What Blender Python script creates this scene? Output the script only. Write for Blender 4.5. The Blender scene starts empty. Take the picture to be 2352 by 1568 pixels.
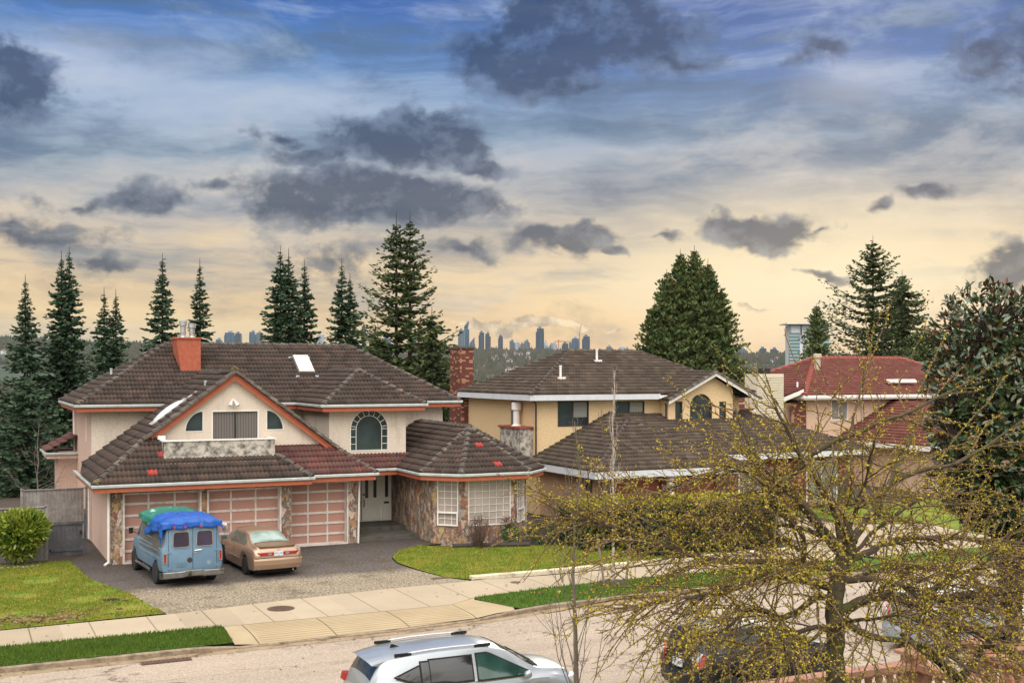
import bpy, math, random
import numpy as np
from mathutils import Vector, Matrix
from mathutils.geometry import tessellate_polygon
random.seed(7); RNG = np.random.default_rng(7)
S = bpy.context.scene; COL = S.collection
D2R = math.radians
# ---------------------------------------------------------------- camera frame (street axis = X, depth away from the street = Y)
EYE = 7.0
YAW = math.atan(1276/2680.)
FWD = (math.sin(YAW), math.cos(YAW)); RGT = (math.cos(YAW), -math.sin(YAW))
def at(px, py, depth):
    "world point of a survey reading (2352 px wide picture) at a given distance in metres"
    u = (px-1176)/2680.; v = (py-850)/2680.
    return Vector(((FWD[0]+u*RGT[0])*depth, (FWD[1]+u*RGT[1])*depth, EYE - v*depth))
def ground_at(px, py, z=0.0):
    return at(px, py, (EYE-z)/((py-850)/2680.))
# ---------------------------------------------------------------- object helpers
def tag(o, label=None, cat=None, group=None, kind=None):
    if label: o['label'] = label
    if cat: o['category'] = cat
    if group: o['group'] = group
    if kind: o['kind'] = kind
    return o
def thing(name, label, cat, loc=(0,0,0), rz=0.0, group=None, kind=None):
    o = bpy.data.objects.new(name, None); COL.objects.link(o)
    o.location = loc; o.rotation_euler = (0,0,rz); o.empty_display_size = .2
    return tag(o, label, cat, group, kind)
LOCALS=set()
class MB:
    def __init__(s): s.v=[]; s.f=[]; s.m=[]; s.uv=None
    def add(s, vs, fs, m=0):
        n=len(s.v); s.v.extend([tuple(p) for p in vs]); s.f.extend([tuple(i+n for i in f) for f in fs]); s.m.extend([m]*len(fs)); return s
    def box(s, x0,x1,y0,y1,z0,z1, m=0):
        v=[(x0,y0,z0),(x1,y0,z0),(x1,y1,z0),(x0,y1,z0),(x0,y0,z1),(x1,y0,z1),(x1,y1,z1),(x0,y1,z1)]
        return s.add(v,[(0,3,2,1),(4,5,6,7),(0,1,5,4),(1,2,6,5),(2,3,7,6),(3,0,4,7)],m)
    def obox(s, c, ax, ay, az, m=0):
        "box by centre and three half-axis vectors"
        c=Vector(c); ax=Vector(ax); ay=Vector(ay); az=Vector(az); v=[]
        for k in (-1,1):
            for i,j in ((-1,-1),(1,-1),(1,1),(-1,1)): v.append(c+ax*i+ay*j+az*k)
        return s.add(v,[(0,3,2,1),(4,5,6,7),(0,1,5,4),(1,2,6,5),(2,3,7,6),(3,0,4,7)],m)
    def prism(s, loop, d, m=0, cap=True):
        "loop of 3d points extruded by vector d"
        n=len(loop); a=[Vector(p) for p in loop]; b=[p+Vector(d) for p in a]
        fs=[(i,(i+1)%n,(i+1)%n+n,i+n) for i in range(n)]
        if cap: fs+= [tuple(range(n))[::-1], tuple(range(n,2*n))]
        return s.add(a+b,fs,m)
    def tube(s, pts, rad, n=6, m=0, cap=True):
        P=[Vector(p) for p in pts]; k=len(P)
        if not hasattr(rad,'__len__'): rad=[rad]*k
        vs=[]; ref=None
        for i,p in enumerate(P):
            t=(P[min(i+1,k-1)]-P[max(i-1,0)])
            if t.length<1e-9: t=Vector((0,0,1))
            t.normalize()
            if ref is None: ref = Vector((1,0,0)) if abs(t.x)<.8 else Vector((0,1,0))
            a=(ref-t*ref.dot(t))
            if a.length<1e-6: a=Vector((0,1,0))
            a.normalize(); b=t.cross(a); ref=a
            for j in range(n):
                an=2*math.pi*j/n; vs.append(p+(a*math.cos(an)+b*math.sin(an))*rad[i])
        fs=[(i*n+j,i*n+(j+1)%n,(i+1)*n+(j+1)%n,(i+1)*n+j) for i in range(k-1) for j in range(n)]
        if cap: fs+=[tuple(range(n))[::-1],tuple(range((k-1)*n,k*n))]
        return s.add(vs,fs,m)
    def lathe(s, c, prof, n=16, m=0, axis='z'):
        vs=[]
        for r,h in prof:
            for j in range(n):
                a=2*math.pi*j/n
                if axis=='z': vs.append((c[0]+r*math.cos(a),c[1]+r*math.sin(a),c[2]+h))
                elif axis=='y': vs.append((c[0]+r*math.cos(a),c[1]+h,c[2]+r*math.sin(a)))
                else: vs.append((c[0]+h,c[1]+r*math.cos(a),c[2]+r*math.sin(a)))
        k=len(prof)
        fs=[(i*n+j,i*n+(j+1)%n,(i+1)*n+(j+1)%n,(i+1)*n+j) for i in range(k-1) for j in range(n)]
        fs+=[tuple(range(n))[::-1],tuple(range((k-1)*n,k*n))]
        return s.add(vs,fs,m)
    def sweep(s, line, prof, m=0, closed=False):
        "horizontal polyline [(x,y,z)] swept with a closed profile [(out,z)]; out = right-hand side of travel"
        n=len(line); vs=[]; q=len(prof)
        for i,p in enumerate(line):
            def dr(a,b):
                v=Vector((b[0]-a[0],b[1]-a[1])); v.normalize(); return v
            if closed or 0<i<n-1:
                d0=dr(line[i-1],p); d1=dr(p,line[(i+1)%n])
            elif i==0: d0=d1=dr(p,line[1])
            else: d0=d1=dr(line[i-1],p)
            n0=Vector((d0.y,-d0.x)); n1=Vector((d1.y,-d1.x)); mt=n0+n1
            if mt.length<1e-6: mt=n0
            mt.normalize(); k=1/max(.35,mt.dot(n0))
            for o,z in prof: vs.append((p[0]+mt.x*o*k,p[1]+mt.y*o*k,p[2]+z))
        fs=[]
        for i in range(n if closed else n-1):
            a=i*q; b=((i+1)%n)*q
            for j in range(q): fs.append((a+j,a+(j+1)%q,b+(j+1)%q,b+j))
        if not closed: fs+=[tuple(range(q))[::-1],tuple(range((n-1)*q,n*q))]
        return s.add(vs,fs,m)
    def wall(s, O, U, outer, holes=(), depth=.12, m=0, mr=None, thick=None):
        "upright wall seen from the side N = U x Z reversed; outer / holes = 2d loops (u,z); holes get reveals going inwards"
        O=Vector(O); U=Vector(U).normalized(); Z=Vector((0,0,1)); N=U.cross(Z)   # N points to the viewer side
        P=lambda q,dd=0: O+U*q[0]+Z*q[1]-N*dd
        loops=[[Vector((a,b,0)) for a,b in outer]]+[[Vector((a,b,0)) for a,b in h] for h in holes]
        tri=tessellate_polygon(loops); flat=[q for l in loops for q in l]
        vs=[P((q.x,q.y)) for q in flat]; fs=[]
        for t in tri:
            a,b,c=[vs[i] for i in t]
            fs.append(tuple(t) if (b-a).cross(c-a).dot(N)>0 else tuple(t)[::-1])
        s.add(vs,fs,m)
        for h in holes:
            k=len(h); vv=[P(q) for q in h]+[P(q,depth) for q in h]
            s.add(vv,[(i,(i+1)%k,(i+1)%k+k,i+k) for i in range(k)],m if mr is None else mr)
        if thick:
            k=len(outer); vv=[P(q) for q in outer]+[P(q,thick) for q in outer]
            s.add(vv,[(i,(i+1)%k,(i+1)%k+k,i+k) for i in range(k)],m)
        return s
    def ring(s, O, U, loop, t, d0, d1, m=0):
        "frame following a loop: inset by t, from depth d0 to d1 (negative = proud)"
        O=Vector(O); U=Vector(U).normalized(); Z=Vector((0,0,1)); N=U.cross(Z)
        k=len(loop); A=[Vector(q) for q in loop]
        area=sum(A[i].x*A[(i+1)%k].y-A[(i+1)%k].x*A[i].y for i in range(k)); sg=1 if area>0 else -1
        B=[]
        for i in range(k):
            e0=(A[i]-A[i-1]).normalized(); e1=(A[(i+1)%k]-A[i]).normalized()
            n0=Vector((-e0.y,e0.x))*sg; n1=Vector((-e1.y,e1.x))*sg; mt=(n0+n1).normalized()
            B.append(A[i]+mt*(t/max(.4,mt.dot(n0))))
        P=lambda q,dd: O+U*q.x+Z*q.y-N*dd
        vs=[P(q,d0) for q in A]+[P(q,d0) for q in B]+[P(q,d1) for q in A]+[P(q,d1) for q in B]
        fs=[]
        for i in range(k):
            j=(i+1)%k
            fs+=[(i,j,j+k,i+k),(i+2*k,j+2*k,j,i),(i+k,j+k,j+3*k,i+3*k)]
        s.add(vs,fs,m); return B
    def face2d(s, O, U, loop, d, m=0):
        O=Vector(O); U=Vector(U).normalized(); N=U.cross(Vector((0,0,1)))
        L=[Vector((q[0],q[1],0)) for q in loop]; tri=tessellate_polygon([L])
        vs=[O+U*q.x+Vector((0,0,q.y))-N*d for q in L]
        fs=[]
        for t in tri:
            a,b,c=[vs[i] for i in t]
            fs.append(tuple(t) if (b-a).cross(c-a).dot(N)>0 else tuple(t)[::-1])
        return s.add(vs,fs,m)
    def bar2d(s, O, U, a, b, w, d0, d1, m=0):
        "flat bar from 2d point a to b on a wall"
        O=Vector(O); U=Vector(U).normalized(); Z=Vector((0,0,1)); N=U.cross(Z)
        A=Vector(a); B=Vector(b); t=(B-A).normalized(); n=Vector((-t.y,t.x))*w/2
        P=lambda q: O+U*q.x+Z*q.y-N*d1
        return s.prism([P(A-n),P(B-n),P(B+n),P(A+n)], N*(d1-d0), m)
    def build(s, name, mats, parent=None, smooth=False, label=None, kind=None, auto=None):
        me=bpy.data.meshes.new(name); me.from_pydata(s.v,[],s.f)
        if not isinstance(mats,(list,tuple)): mats=[mats]
        for m in mats: me.materials.append(m)
        if len(mats)>1: me.polygons.foreach_set('material_index', s.m)
        if smooth: me.polygons.foreach_set('use_smooth',[True]*len(s.f))
        if s.uv is not None:
            l=me.uv_layers.new(name='UVMap'); l.data.foreach_set('uv', np.asarray(s.uv,dtype=np.float32).ravel())
        me.update()
        return link(name, me, parent, label, kind)
def link(name, me, parent=None, label=None, kind=None):
    o=bpy.data.objects.new(name, me); COL.objects.link(o)
    if parent is not None:
        o.parent=parent
        if parent.type=='EMPTY' and parent.name not in LOCALS: o.matrix_local = parent.matrix_basis.inverted()
    if label: o['label']=label
    if kind: o['kind']=kind
    return o
def npobj(name, V, F, mats, parent=None, mi=None, uv=None, smooth=False, kind=None, label=None):
    "fast mesh from arrays; F (n,3) or (n,4)"
    V=np.asarray(V,dtype=np.float32); F=np.asarray(F,dtype=np.int32); k=F.shape[1]
    me=bpy.data.meshes.new(name); me.vertices.add(len(V)); me.vertices.foreach_set('co',V.ravel())
    me.loops.add(F.size); me.loops.foreach_set('vertex_index',F.ravel())
    me.polygons.add(len(F)); me.polygons.foreach_set('loop_start',np.arange(0,F.size,k,dtype=np.int32))
    me.polygons.foreach_set('loop_total',np.full(len(F),k,dtype=np.int32))
    if not isinstance(mats,(list,tuple)): mats=[mats]
    for m in mats: me.materials.append(m)
    if mi is not None: me.polygons.foreach_set('material_index',np.asarray(mi,dtype=np.int32))
    if smooth: me.polygons.foreach_set('use_smooth',np.ones(len(F),dtype=bool))
    if uv is not None:
        l=me.uv_layers.new(name='UVMap'); l.data.foreach_set('uv',np.asarray(uv,dtype=np.float32).ravel())
    me.update(calc_edges=True); me.validate()
    return link(name, me, parent, label, kind)
# ---------------------------------------------------------------- materials
class NT:
    def __init__(s, nt): s.nt=nt; s.n=nt.nodes; s.l=nt.links
    def new(s, t, **kw):
        x=s.n.new(t)
        for k,v in kw.items():
            if k.startswith('i_'):
                key=k[2:]; key=int(key) if key.isdigit() else key.replace('_',' ')
                s.set(x.inputs[key], v)
            else: setattr(x,k,v)
        return x
    def set(s, inp, v):
        if isinstance(v, bpy.types.NodeSocket): s.l.new(v, inp)
        else:
            if hasattr(inp.default_value,'__len__') and not hasattr(v,'__len__'): v=[v]*len(inp.default_value)
            if hasattr(inp.default_value,'__len__') and len(inp.default_value)==4 and len(v)==3: v=tuple(v)+(1,)
            inp.default_value=v
    def math(s, op, a, b=0.0, c=None, clamp=False):
        x=s.n.new('ShaderNodeMath'); x.operation=op; x.use_clamp=clamp; s.set(x.inputs[0],a); s.set(x.inputs[1],b)
        if c is not None: s.set(x.inputs[2],c)
        return x.outputs[0]
    def vmath(s, op, a, b=None, sc=None):
        x=s.n.new('ShaderNodeVectorMath'); x.operation=op; s.set(x.inputs[0],a)
        if b is not None: s.set(x.inputs[1],b)
        if sc is not None: s.set(x.inputs['Scale'],sc)
        return x.outputs['Value'] if op in('LENGTH','DOT_PRODUCT','DISTANCE') else x.outputs[0]
    def mix(s, f, a, b, mode='MIX'):
        x=s.n.new('ShaderNodeMix'); x.data_type='RGBA'; x.blend_type=mode
        s.set(x.inputs[0],f); s.set(x.inputs[6],a); s.set(x.inputs[7],b); return x.outputs[2]
    def noise(s, vec, scale, detail=4, rough=.55, dim='3D', dist=0.0, out=0):
        x=s.n.new('ShaderNodeTexNoise'); x.noise_dimensions=dim
        if vec is not None: s.l.new(vec,x.inputs['Vector'])
        s.set(x.inputs['Scale'],scale); s.set(x.inputs['Detail'],detail); s.set(x.inputs['Roughness'],rough); s.set(x.inputs['Distortion'],dist)
        return x.outputs[out]
    def ramp(s, f, stops, interp='LINEAR'):
        x=s.n.new('ShaderNodeValToRGB'); x.color_ramp.interpolation=interp; e=x.color_ramp.elements
        while len(e)<len(stops): e.new(.5)
        for k,(p,c) in enumerate(stops): e[k].position=p; e[k].color=(tuple(c)+(1,))[:4] if hasattr(c,'__len__') else (c,c,c,1)
        s.set(x.inputs[0],f); return x.outputs[0]
    def mr(s, v, a, b, c=0.0, d=1.0, smooth=False):
        x=s.n.new('ShaderNodeMapRange'); x.clamp=True
        if smooth: x.interpolation_type='SMOOTHSTEP'
        for i,q in enumerate((v,a,b,c,d)): s.set(x.inputs[i],q)
        return x.outputs[0]
def srgb(r,g,b):
    f=lambda c: c/12.92 if c<=.04045 else ((c+.055)/1.055)**2.4
    return tuple(f(x/255.) for x in (r,g,b))
def newmat(name, rough=.8, metal=0.0, spec=.5):
    m=bpy.data.materials.new(name); m.use_nodes=True; t=NT(m.node_tree)
    p=t.n['Principled BSDF']; p.inputs['Roughness'].default_value=rough; p.inputs['Metallic'].default_value=metal
    p.inputs['Specular IOR Level'].default_value=spec
    return m,t,p
def objco(t): return t.new('ShaderNodeTexCoord').outputs['Object']
def geopos(t): return t.new('ShaderNodeNewGeometry').outputs['Position']
def mk(name, c, rough=.8, var=.15, vs=6.0, bump=0.0, bs=40.0, metal=0.0, spec=.4, c2=None, c2s=1.5, c2lo=.5, c2hi=.65, coat=0.0, dist=.01):
    "plain surface with fine value variation, optional second colour in patches and a bump"
    m,t,p=newmat(name,rough,metal,spec); co=geopos(t) if False else objco(t)
    n=t.noise(co,vs,5,.6); col=t.mix(t.mr(n,.3,.7), tuple(x*(1-var) for x in c), tuple(min(1,x*(1+var)) for x in c))
    if c2 is not None:
        n2=t.noise(co,c2s,6,.65); col=t.mix(t.mr(n2,c2lo,c2hi), col, c2)
    t.l.new(col,p.inputs['Base Color'])
    if coat: p.inputs['Coat Weight'].default_value=coat; p.inputs['Coat Roughness'].default_value=.06
    if bump:
        b=t.new('ShaderNodeBump'); b.inputs['Strength'].default_value=bump; b.inputs['Distance'].default_value=dist
        t.l.new(t.noise(co,bs,3,.6),b.inputs['Height']); t.l.new(b.outputs[0],p.inputs['Normal'])
    return m
def mk_stucco(name, c, grime=(.2,.17,.14), g0=.6, g1=.8):
    m,t,p=newmat(name,.95,0,.15); co=objco(t)
    n=t.noise(co,28,4,.8); col=t.mix(t.mr(n,.35,.65), tuple(x*.74 for x in c), tuple(min(1,x*1.15) for x in c))
    v=t.noise(t.vmath('MULTIPLY',co,(2.2,2.2,.5)),1.0,6,.7); col=t.mix(t.mr(v,g0,g1,0,.75),col,grime)
    t.l.new(col,p.inputs['Base Color'])
    b=t.new('ShaderNodeBump'); b.inputs['Strength'].default_value=.5; b.inputs['Distance'].default_value=.02
    t.l.new(t.noise(co,22,4,.7),b.inputs['Height']); t.l.new(b.outputs[0],p.inputs['Normal'])
    return m
def mk_tile(name, cols, red=None, moss=(.16,.13,.05), mossa=.62, mossb=.72):
    "roof tiles: UV x = tiles along the eave, y = rows; every tile its own shade"
    m,t,p=newmat(name,.85,0,.3); uv=t.new('ShaderNodeUVMap').outputs[0]
    fl=t.vmath('FLOOR',uv); wn=t.new('ShaderNodeTexWhiteNoise',noise_dimensions='2D'); t.l.new(fl,wn.inputs['Vector'])
    col=t.ramp(wn.outputs['Value'],[(0,cols[0]),(.35,cols[1]),(.7,cols[2]),(1,cols[3])])
    if red is not None:
        col=t.mix(t.mr(wn.outputs['Value'],.9955,.9960),col,red)
    co=objco(t); n=t.noise(co,9,6,.7); col=t.mix(t.mr(n,.42,.7,0,.24),col,tuple(x*1.7 for x in cols[2]))
    n3=t.noise(co,1.1,5,.7); col=t.mix(t.mr(n3,.4,.7,0,.45),col,tuple(x*.55 for x in cols[1]))
    n2=t.noise(co,1.7,7,.75); col=t.mix(t.mr(n2,mossa,mossb,0,.7),col,moss)
    su=t.new('ShaderNodeSeparateXYZ'); t.l.new(uv,su.inputs[0])
    t.l.new(col,p.inputs['Base Color'])
    b=t.new('ShaderNodeBump'); b.inputs['Strength'].default_value=.35; b.inputs['Distance'].default_value=.015
    t.l.new(t.noise(co,35,4,.7),b.inputs['Height']); t.l.new(b.outputs[0],p.inputs['Normal'])
    return m
def mk_stone(name):
    "irregular flagstone cladding"
    m,t,p=newmat(name,.75,0,.35); co=objco(t)
    sc=t.vmath('MULTIPLY',co,(3.9,3.9,1.9)); dn=t.noise(sc,1.2,3,.6,out=1)
    v=t.vmath('ADD',sc,t.vmath('SCALE',t.vmath('SUBTRACT',dn,(.5,.5,.5)),sc=1.6))
    vo=t.new('ShaderNodeTexVoronoi',feature='F1'); t.l.new(v,vo.inputs['Vector']); vo.inputs['Scale'].default_value=1.35
    ve=t.new('ShaderNodeTexVoronoi',feature='DISTANCE_TO_EDGE'); t.l.new(v,ve.inputs['Vector']); ve.inputs['Scale'].default_value=1.35
    sep=t.new('ShaderNodeSeparateColor'); t.l.new(vo.outputs['Color'],sep.inputs[0])
    col=t.ramp(sep.outputs[0],[(0,srgb(140,112,100)),(.16,srgb(196,178,164)),(.3,srgb(122,102,94)),(.42,srgb(172,134,100)),(.55,srgb(150,152,146)),(.66,srgb(206,184,168)),(.78,srgb(150,98,84)),(.88,srgb(184,152,104)),(1,srgb(126,120,114))],'CONSTANT')
    n=t.noise(co,9,6,.75,dist=.6); col=t.mix(t.mr(n,.35,.7,0,.65),col,srgb(104,78,62))
    n2=t.noise(co,4,6,.7,dist=1.0); col=t.mix(t.mr(n2,.5,.66,0,.65),col,srgb(206,188,166))
    e=t.mr(ve.outputs['Distance'],.012,.05); col=t.mix(e,srgb(92,84,76),col)
    t.l.new(col,p.inputs['Base Color'])
    b=t.new('ShaderNodeBump'); b.inputs['Strength'].default_value=.8; b.inputs['Distance'].default_value=.03
    h=t.math('ADD',t.math('MULTIPLY',e,.8),t.noise(co,14,5,.7)); t.l.new(h,b.inputs['Height']); t.l.new(b.outputs[0],p.inputs['Normal'])
    return m
def mk_brick(name, c1, c2, c3, mortar, sc=1.0, vert=False):
    m,t,p=newmat(name,.85,0,.25); co=objco(t)
    x=t.new('ShaderNodeSeparateXYZ'); t.l.new(co,x.inputs[0]); cb=t.new('ShaderNodeCombineXYZ')
    t.l.new(t.math('ADD',x.outputs[0],x.outputs[1]),cb.inputs[0]); t.l.new(x.outputs[2],cb.inputs[1])
    br=t.new('ShaderNodeTexBrick'); t.l.new(cb.outputs[0],br.inputs['Vector']); br.inputs['Scale'].default_value=1/sc
    br.inputs['Brick Width'].default_value=.22; br.inputs['Row Height'].default_value=.085; br.inputs['Mortar Size'].default_value=.008
    br.inputs['Color1'].default_value=(*c1,1); br.inputs['Color2'].default_value=(*c2,1); br.inputs['Mortar'].default_value=(*mortar,1); br.inputs['Bias'].default_value=-.2
    q=t.vmath('FLOOR',t.vmath('MULTIPLY',cb.outputs[0],(1/(.22*sc),1/(.085*sc),1)))
    wn=t.new('ShaderNodeTexWhiteNoise',noise_dimensions='2D'); t.l.new(q,wn.inputs['Vector'])
    col=t.mix(t.mr(wn.outputs['Value'],.78,.82,0,.8),br.outputs['Color'],c3)
    t.l.new(col,p.inputs['Base Color']); return m
def mk_leaf(name, cols, rough=.6, trans=.12, island=True, spec=.3):
    "foliage: every leaf or needle clump its own shade"
    m,t,p=newmat(name,rough,0,spec); g=t.new('ShaderNodeNewGeometry')
    co=objco(t); n=t.noise(co,1.3,3,.6)
    v=t.math('ADD',t.math('MULTIPLY',g.outputs['Random Per Island'],.62),t.math('MULTIPLY',t.mr(n,.3,.7),.38))
    k=len(cols); col=t.ramp(v,[(i/(k-1),c) for i,c in enumerate(cols)])
    t.l.new(col,p.inputs['Base Color'])
    if trans:
        tr=t.new('ShaderNodeBsdfTranslucent'); t.l.new(col,tr.inputs[0]); mx=t.new('ShaderNodeMixShader'); mx.inputs[0].default_value=trans
        t.l.new(p.outputs[0],mx.inputs[1]); t.l.new(tr.outputs[0],mx.inputs[2]); t.l.new(mx.outputs[0],t.n['Material Output'].inputs[0])
    return m
def mk_glass(name, c=(.02,.028,.03), rough=.06, c2=None):
    m,t,p=newmat(name,rough,0,.9); co=objco(t); n=t.noise(co,1.2,3,.5)
    t.l.new(t.mix(t.mr(n,.35,.65),c,c2 or tuple(x*2.2 for x in c)),p.inputs['Base Color']); return m
M={}
def setup_mats():
    M['stucco']=mk_stucco('cream_stucco',(.68,.58,.48),(.30,.26,.22),.54,.80)
    M['pink']=mk_stucco('pink_stucco',(.62,.44,.36),(.26,.2,.17),.55,.85)
    M['orange']=mk('orange_paint',(.43,.115,.058),.55,.12,5,spec=.35)
    M['gutter']=mk('pale_gutter_metal',(.45,.48,.47),.4,.15,3,c2=(.28,.32,.28),c2lo=.55,c2hi=.75)
    M['tile']=mk_tile('brown_roof_tile',[(.034,.024,.020),(.048,.035,.029),(.060,.043,.035),(.080,.048,.037)],None)
    M['tile_red']=mk_tile('reddish_roof_tile',[(.07,.03,.026),(.11,.042,.036),(.09,.05,.044),(.15,.05,.04)],None)
    M['tile2']=mk_tile('grey_brown_roof_tile',[(.036,.028,.021),(.060,.043,.032),(.075,.054,.040),(.105,.077,.058)],None,(.05,.04,.03),.5,.65)
    M['tile3']=mk_tile('maroon_roof_tile',[(.10,.034,.026),(.13,.042,.032),(.145,.05,.038),(.16,.058,.045)],None,(.08,.04,.03),.7,.85)
    M['cap3']=mk('maroon_ridge_cap',(.25,.065,.045),.8,.15,6)
    M['cap']=mk('ridge_cap_tile',(.070,.057,.050),.9,.3,4,bump=.3,bs=30,c2=(.17,.15,.11),c2s=2.5,c2lo=.5,c2hi=.72)
    M['stone']=mk_stone('flagstone_cladding')
    M['white']=mk('white_paint',(.74,.70,.66),.5,.08,3,c2=(.42,.38,.34),c2s=3,c2lo=.62,c2hi=.85)
    M['cream_door']=mk('cream_door_paint',(.80,.77,.69),.5,.06,3,bump=.15,bs=18)
    M['salmon']=mk('salmon_door_panel',(.40,.215,.165),.7,.07,30,bump=.2,bs=60)
    M['dirty']=mk('dirty_stucco',(.48,.44,.38),.95,.15,14,bump=.5,bs=25,c2=(.10,.09,.08),c2s=3.2,c2lo=.42,c2hi=.62)
    M['glass']=mk_glass('dark_window_glass')
    M['glassb']=mk_glass('window_glass_over_blind',(.34,.28,.25),.15,(.40,.34,.30))
    M['blackm']=mk('black_metal',(.02,.02,.02),.5,.1)
    M['steel']=mk('galvanised_flue',(.42,.42,.42),.4,.2,9,metal=.6,c2=(.2,.17,.14),c2s=6,c2lo=.6,c2hi=.75)
    M['yellow']=mk_stucco('yellow_stucco',(.68,.50,.29),(.4,.28,.17),.68,.9)
    M['orangew']=mk_stucco('tan_stucco',(.50,.33,.2),(.3,.2,.12),.65,.9)
    M['peach']=mk_stucco('peach_stucco',(.62,.43,.31),(.4,.28,.2),.66,.9)
    M['fascia2']=mk('grey_white_fascia',(.55,.57,.60),.55,.08,3)
    M['brick']=mk_brick('dark_red_brick',(.16,.045,.032),(.09,.032,.025),(.42,.22,.12),(.06,.045,.04),1.0)
    M['brickp']=mk_brick('purple_brick',(.15,.07,.065),(.09,.05,.05),(.28,.15,.12),(.07,.06,.055),1.0)
    M['browndoor']=mk('brown_garage_door',(.20,.055,.03),.6,.15,8)
    M['bronze']=mk('bronze_frame',(.05,.035,.028),.5,.1)
    M['asphalt']=None
setup_mats()
# ---------------------------------------------------------------- sky
SUN_EL, SUN_AZ = 17.0, 17.0      # degrees; azimuth to the right of the view axis
def px_dir(px,py):
    u=(px-1176)/2680.; v=(850-py)/2680.; az=math.atan(u); return az, math.atan(v*math.cos(az))
def make_world():
    w=bpy.data.worlds.new("World"); S.world=w; w.use_nodes=True; t=NT(w.node_tree); t.n.clear()
    tc=t.new('ShaderNodeTexCoord').outputs['Generated']; sp=t.new('ShaderNodeSeparateXYZ'); t.l.new(tc,sp.inputs[0]); x,y,z=sp.outputs
    xr=t.math('ADD',t.math('MULTIPLY',x,RGT[0]),t.math('MULTIPLY',y,RGT[1]))
    yr=t.math('ADD',t.math('MULTIPLY',x,FWD[0]),t.math('MULTIPLY',y,FWD[1]))
    az=t.math('ARCTAN2',xr,yr); el=t.math('ARCSINE',z)
    cb=t.new('ShaderNodeCombineXYZ'); t.l.new(az,cb.inputs[0]); t.l.new(el,cb.inputs[1]); P=cb.outputs[0]
    # base tint by elevation
    g=t.mr(el,0.0,.305)
    k=lambda *c: srgb(*c)
    left=t.ramp(g,[(0,k(182,192,190)),(.06,k(200,192,170)),(.16,k(228,200,156)),(.3,k(222,200,170)),(.45,k(176,178,182)),(.6,k(150,170,188)),(.75,k(142,172,206)),(.88,k(92,138,202)),(1,k(58,108,186))])
    right=t.ramp(g,[(0,k(200,182,156)),(.06,k(246,190,122)),(.14,k(250,206,146)),(.24,k(250,226,184)),(.36,k(208,192,170)),(.5,k(156,160,168)),(.66,k(122,146,174)),(.82,k(78,120,182)),(1,k(44,90,166))])
    base=t.mix(t.mr(az,-.3,.25,smooth=True),left,right)
    # horizontal streaks, stretched
    pw=t.vmath('ADD',t.vmath('MULTIPLY',P,(3.2,26,1)),t.vmath('SCALE',t.noise(P,5,3,.5,out=1),sc=1.3))
    st=t.noise(pw,1.0,7,.6); st2=t.noise(t.vmath('ADD',t.vmath('MULTIPLY',P,(5.5,12,1)),(7,3,1)),1.4,9,.62,dist=.3)
    base=t.mix(t.mr(st,.46,.66,0,.6,True),base,t.mix(t.mr(el,.10,.2),k(255,224,172),k(174,192,218)))
    base=t.mix(t.mr(st,.34,.52,.75,0,True),base,t.mix(t.mr(el,.04,.17),k(156,160,160),k(86,114,146)))
    base=t.mix(t.mr(st2,.50,.72,0,.55,True),base,t.mix(t.mr(el,.12,.26),k(236,220,196),k(172,192,218)))
    base=t.mix(t.mr(st2,.30,.48,.6,0,True),base,t.mix(t.mr(el,.05,.2),k(170,152,134),k(76,106,146)))
    # bright glow round the veiled sun
    ga,ge=px_dir(1880,660)
    gl=t.vmath('LENGTH',t.vmath('MULTIPLY',t.vmath('SUBTRACT',P,(ga,ge,0)),(3.6,9,0)))
    base=t.mix(t.mr(gl,0,1.0,.85,0,True),base,k(255,238,200))
    for (bx_,by_,rx_,ry_,st__) in ((230,150,420,120,.6),(700,250,420,90,.4),(330,300,420,70,.35)):
        qa,qe=px_dir(bx_,by_); ql=t.vmath('LENGTH',t.vmath('MULTIPLY',t.vmath('SUBTRACT',P,(qa,qe,0)),(2680./rx_,2680./ry_,0)))
        base=t.mix(t.math('MULTIPLY',t.mr(ql,0,1.0,st__,0,True),t.mr(st2,.35,.6,.5,1.2)),base,k(200,208,226))
    ga2,ge2=px_dir(1960,190); gl=t.vmath('LENGTH',t.vmath('MULTIPLY',t.vmath('SUBTRACT',P,(ga2,ge2,0)),(14,28,0)))
    base=t.mix(t.mr(gl,0,1.0,.28,0,True),base,k(226,226,232))
    # cumulus: soft ellipses eaten by fractal noise
    nz=t.noise(t.vmath('MULTIPLY',P,(1,1.35,1)),21,9,.62,dist=.15); nb=t.noise(t.vmath('ADD',t.vmath('MULTIPLY',P,(1,1.35,1)),(0,-.022,0)),21,9,.62,dist=.15)
    warp=t.vmath('SCALE',t.vmath('SUBTRACT',t.noise(P,9,4,.6,out=1),(.5,.5,.5)),sc=.085)
    Q=t.vmath('ADD',P,warp)
    def field(blobs):
        acc=None
        for (cx,cy,rx,ry,st_) in blobs:
            a,e=px_dir(cx,cy); d=t.vmath('LENGTH',t.vmath('MULTIPLY',t.vmath('SUBTRACT',Q,(a,e,0)),(2680./rx,2680./ry,0)))
            v=t.math('MULTIPLY',t.math('SUBTRACT',1.12,d),st_)
            acc=v if acc is None else t.math('MAXIMUM',acc,v)
        return acc
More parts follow.
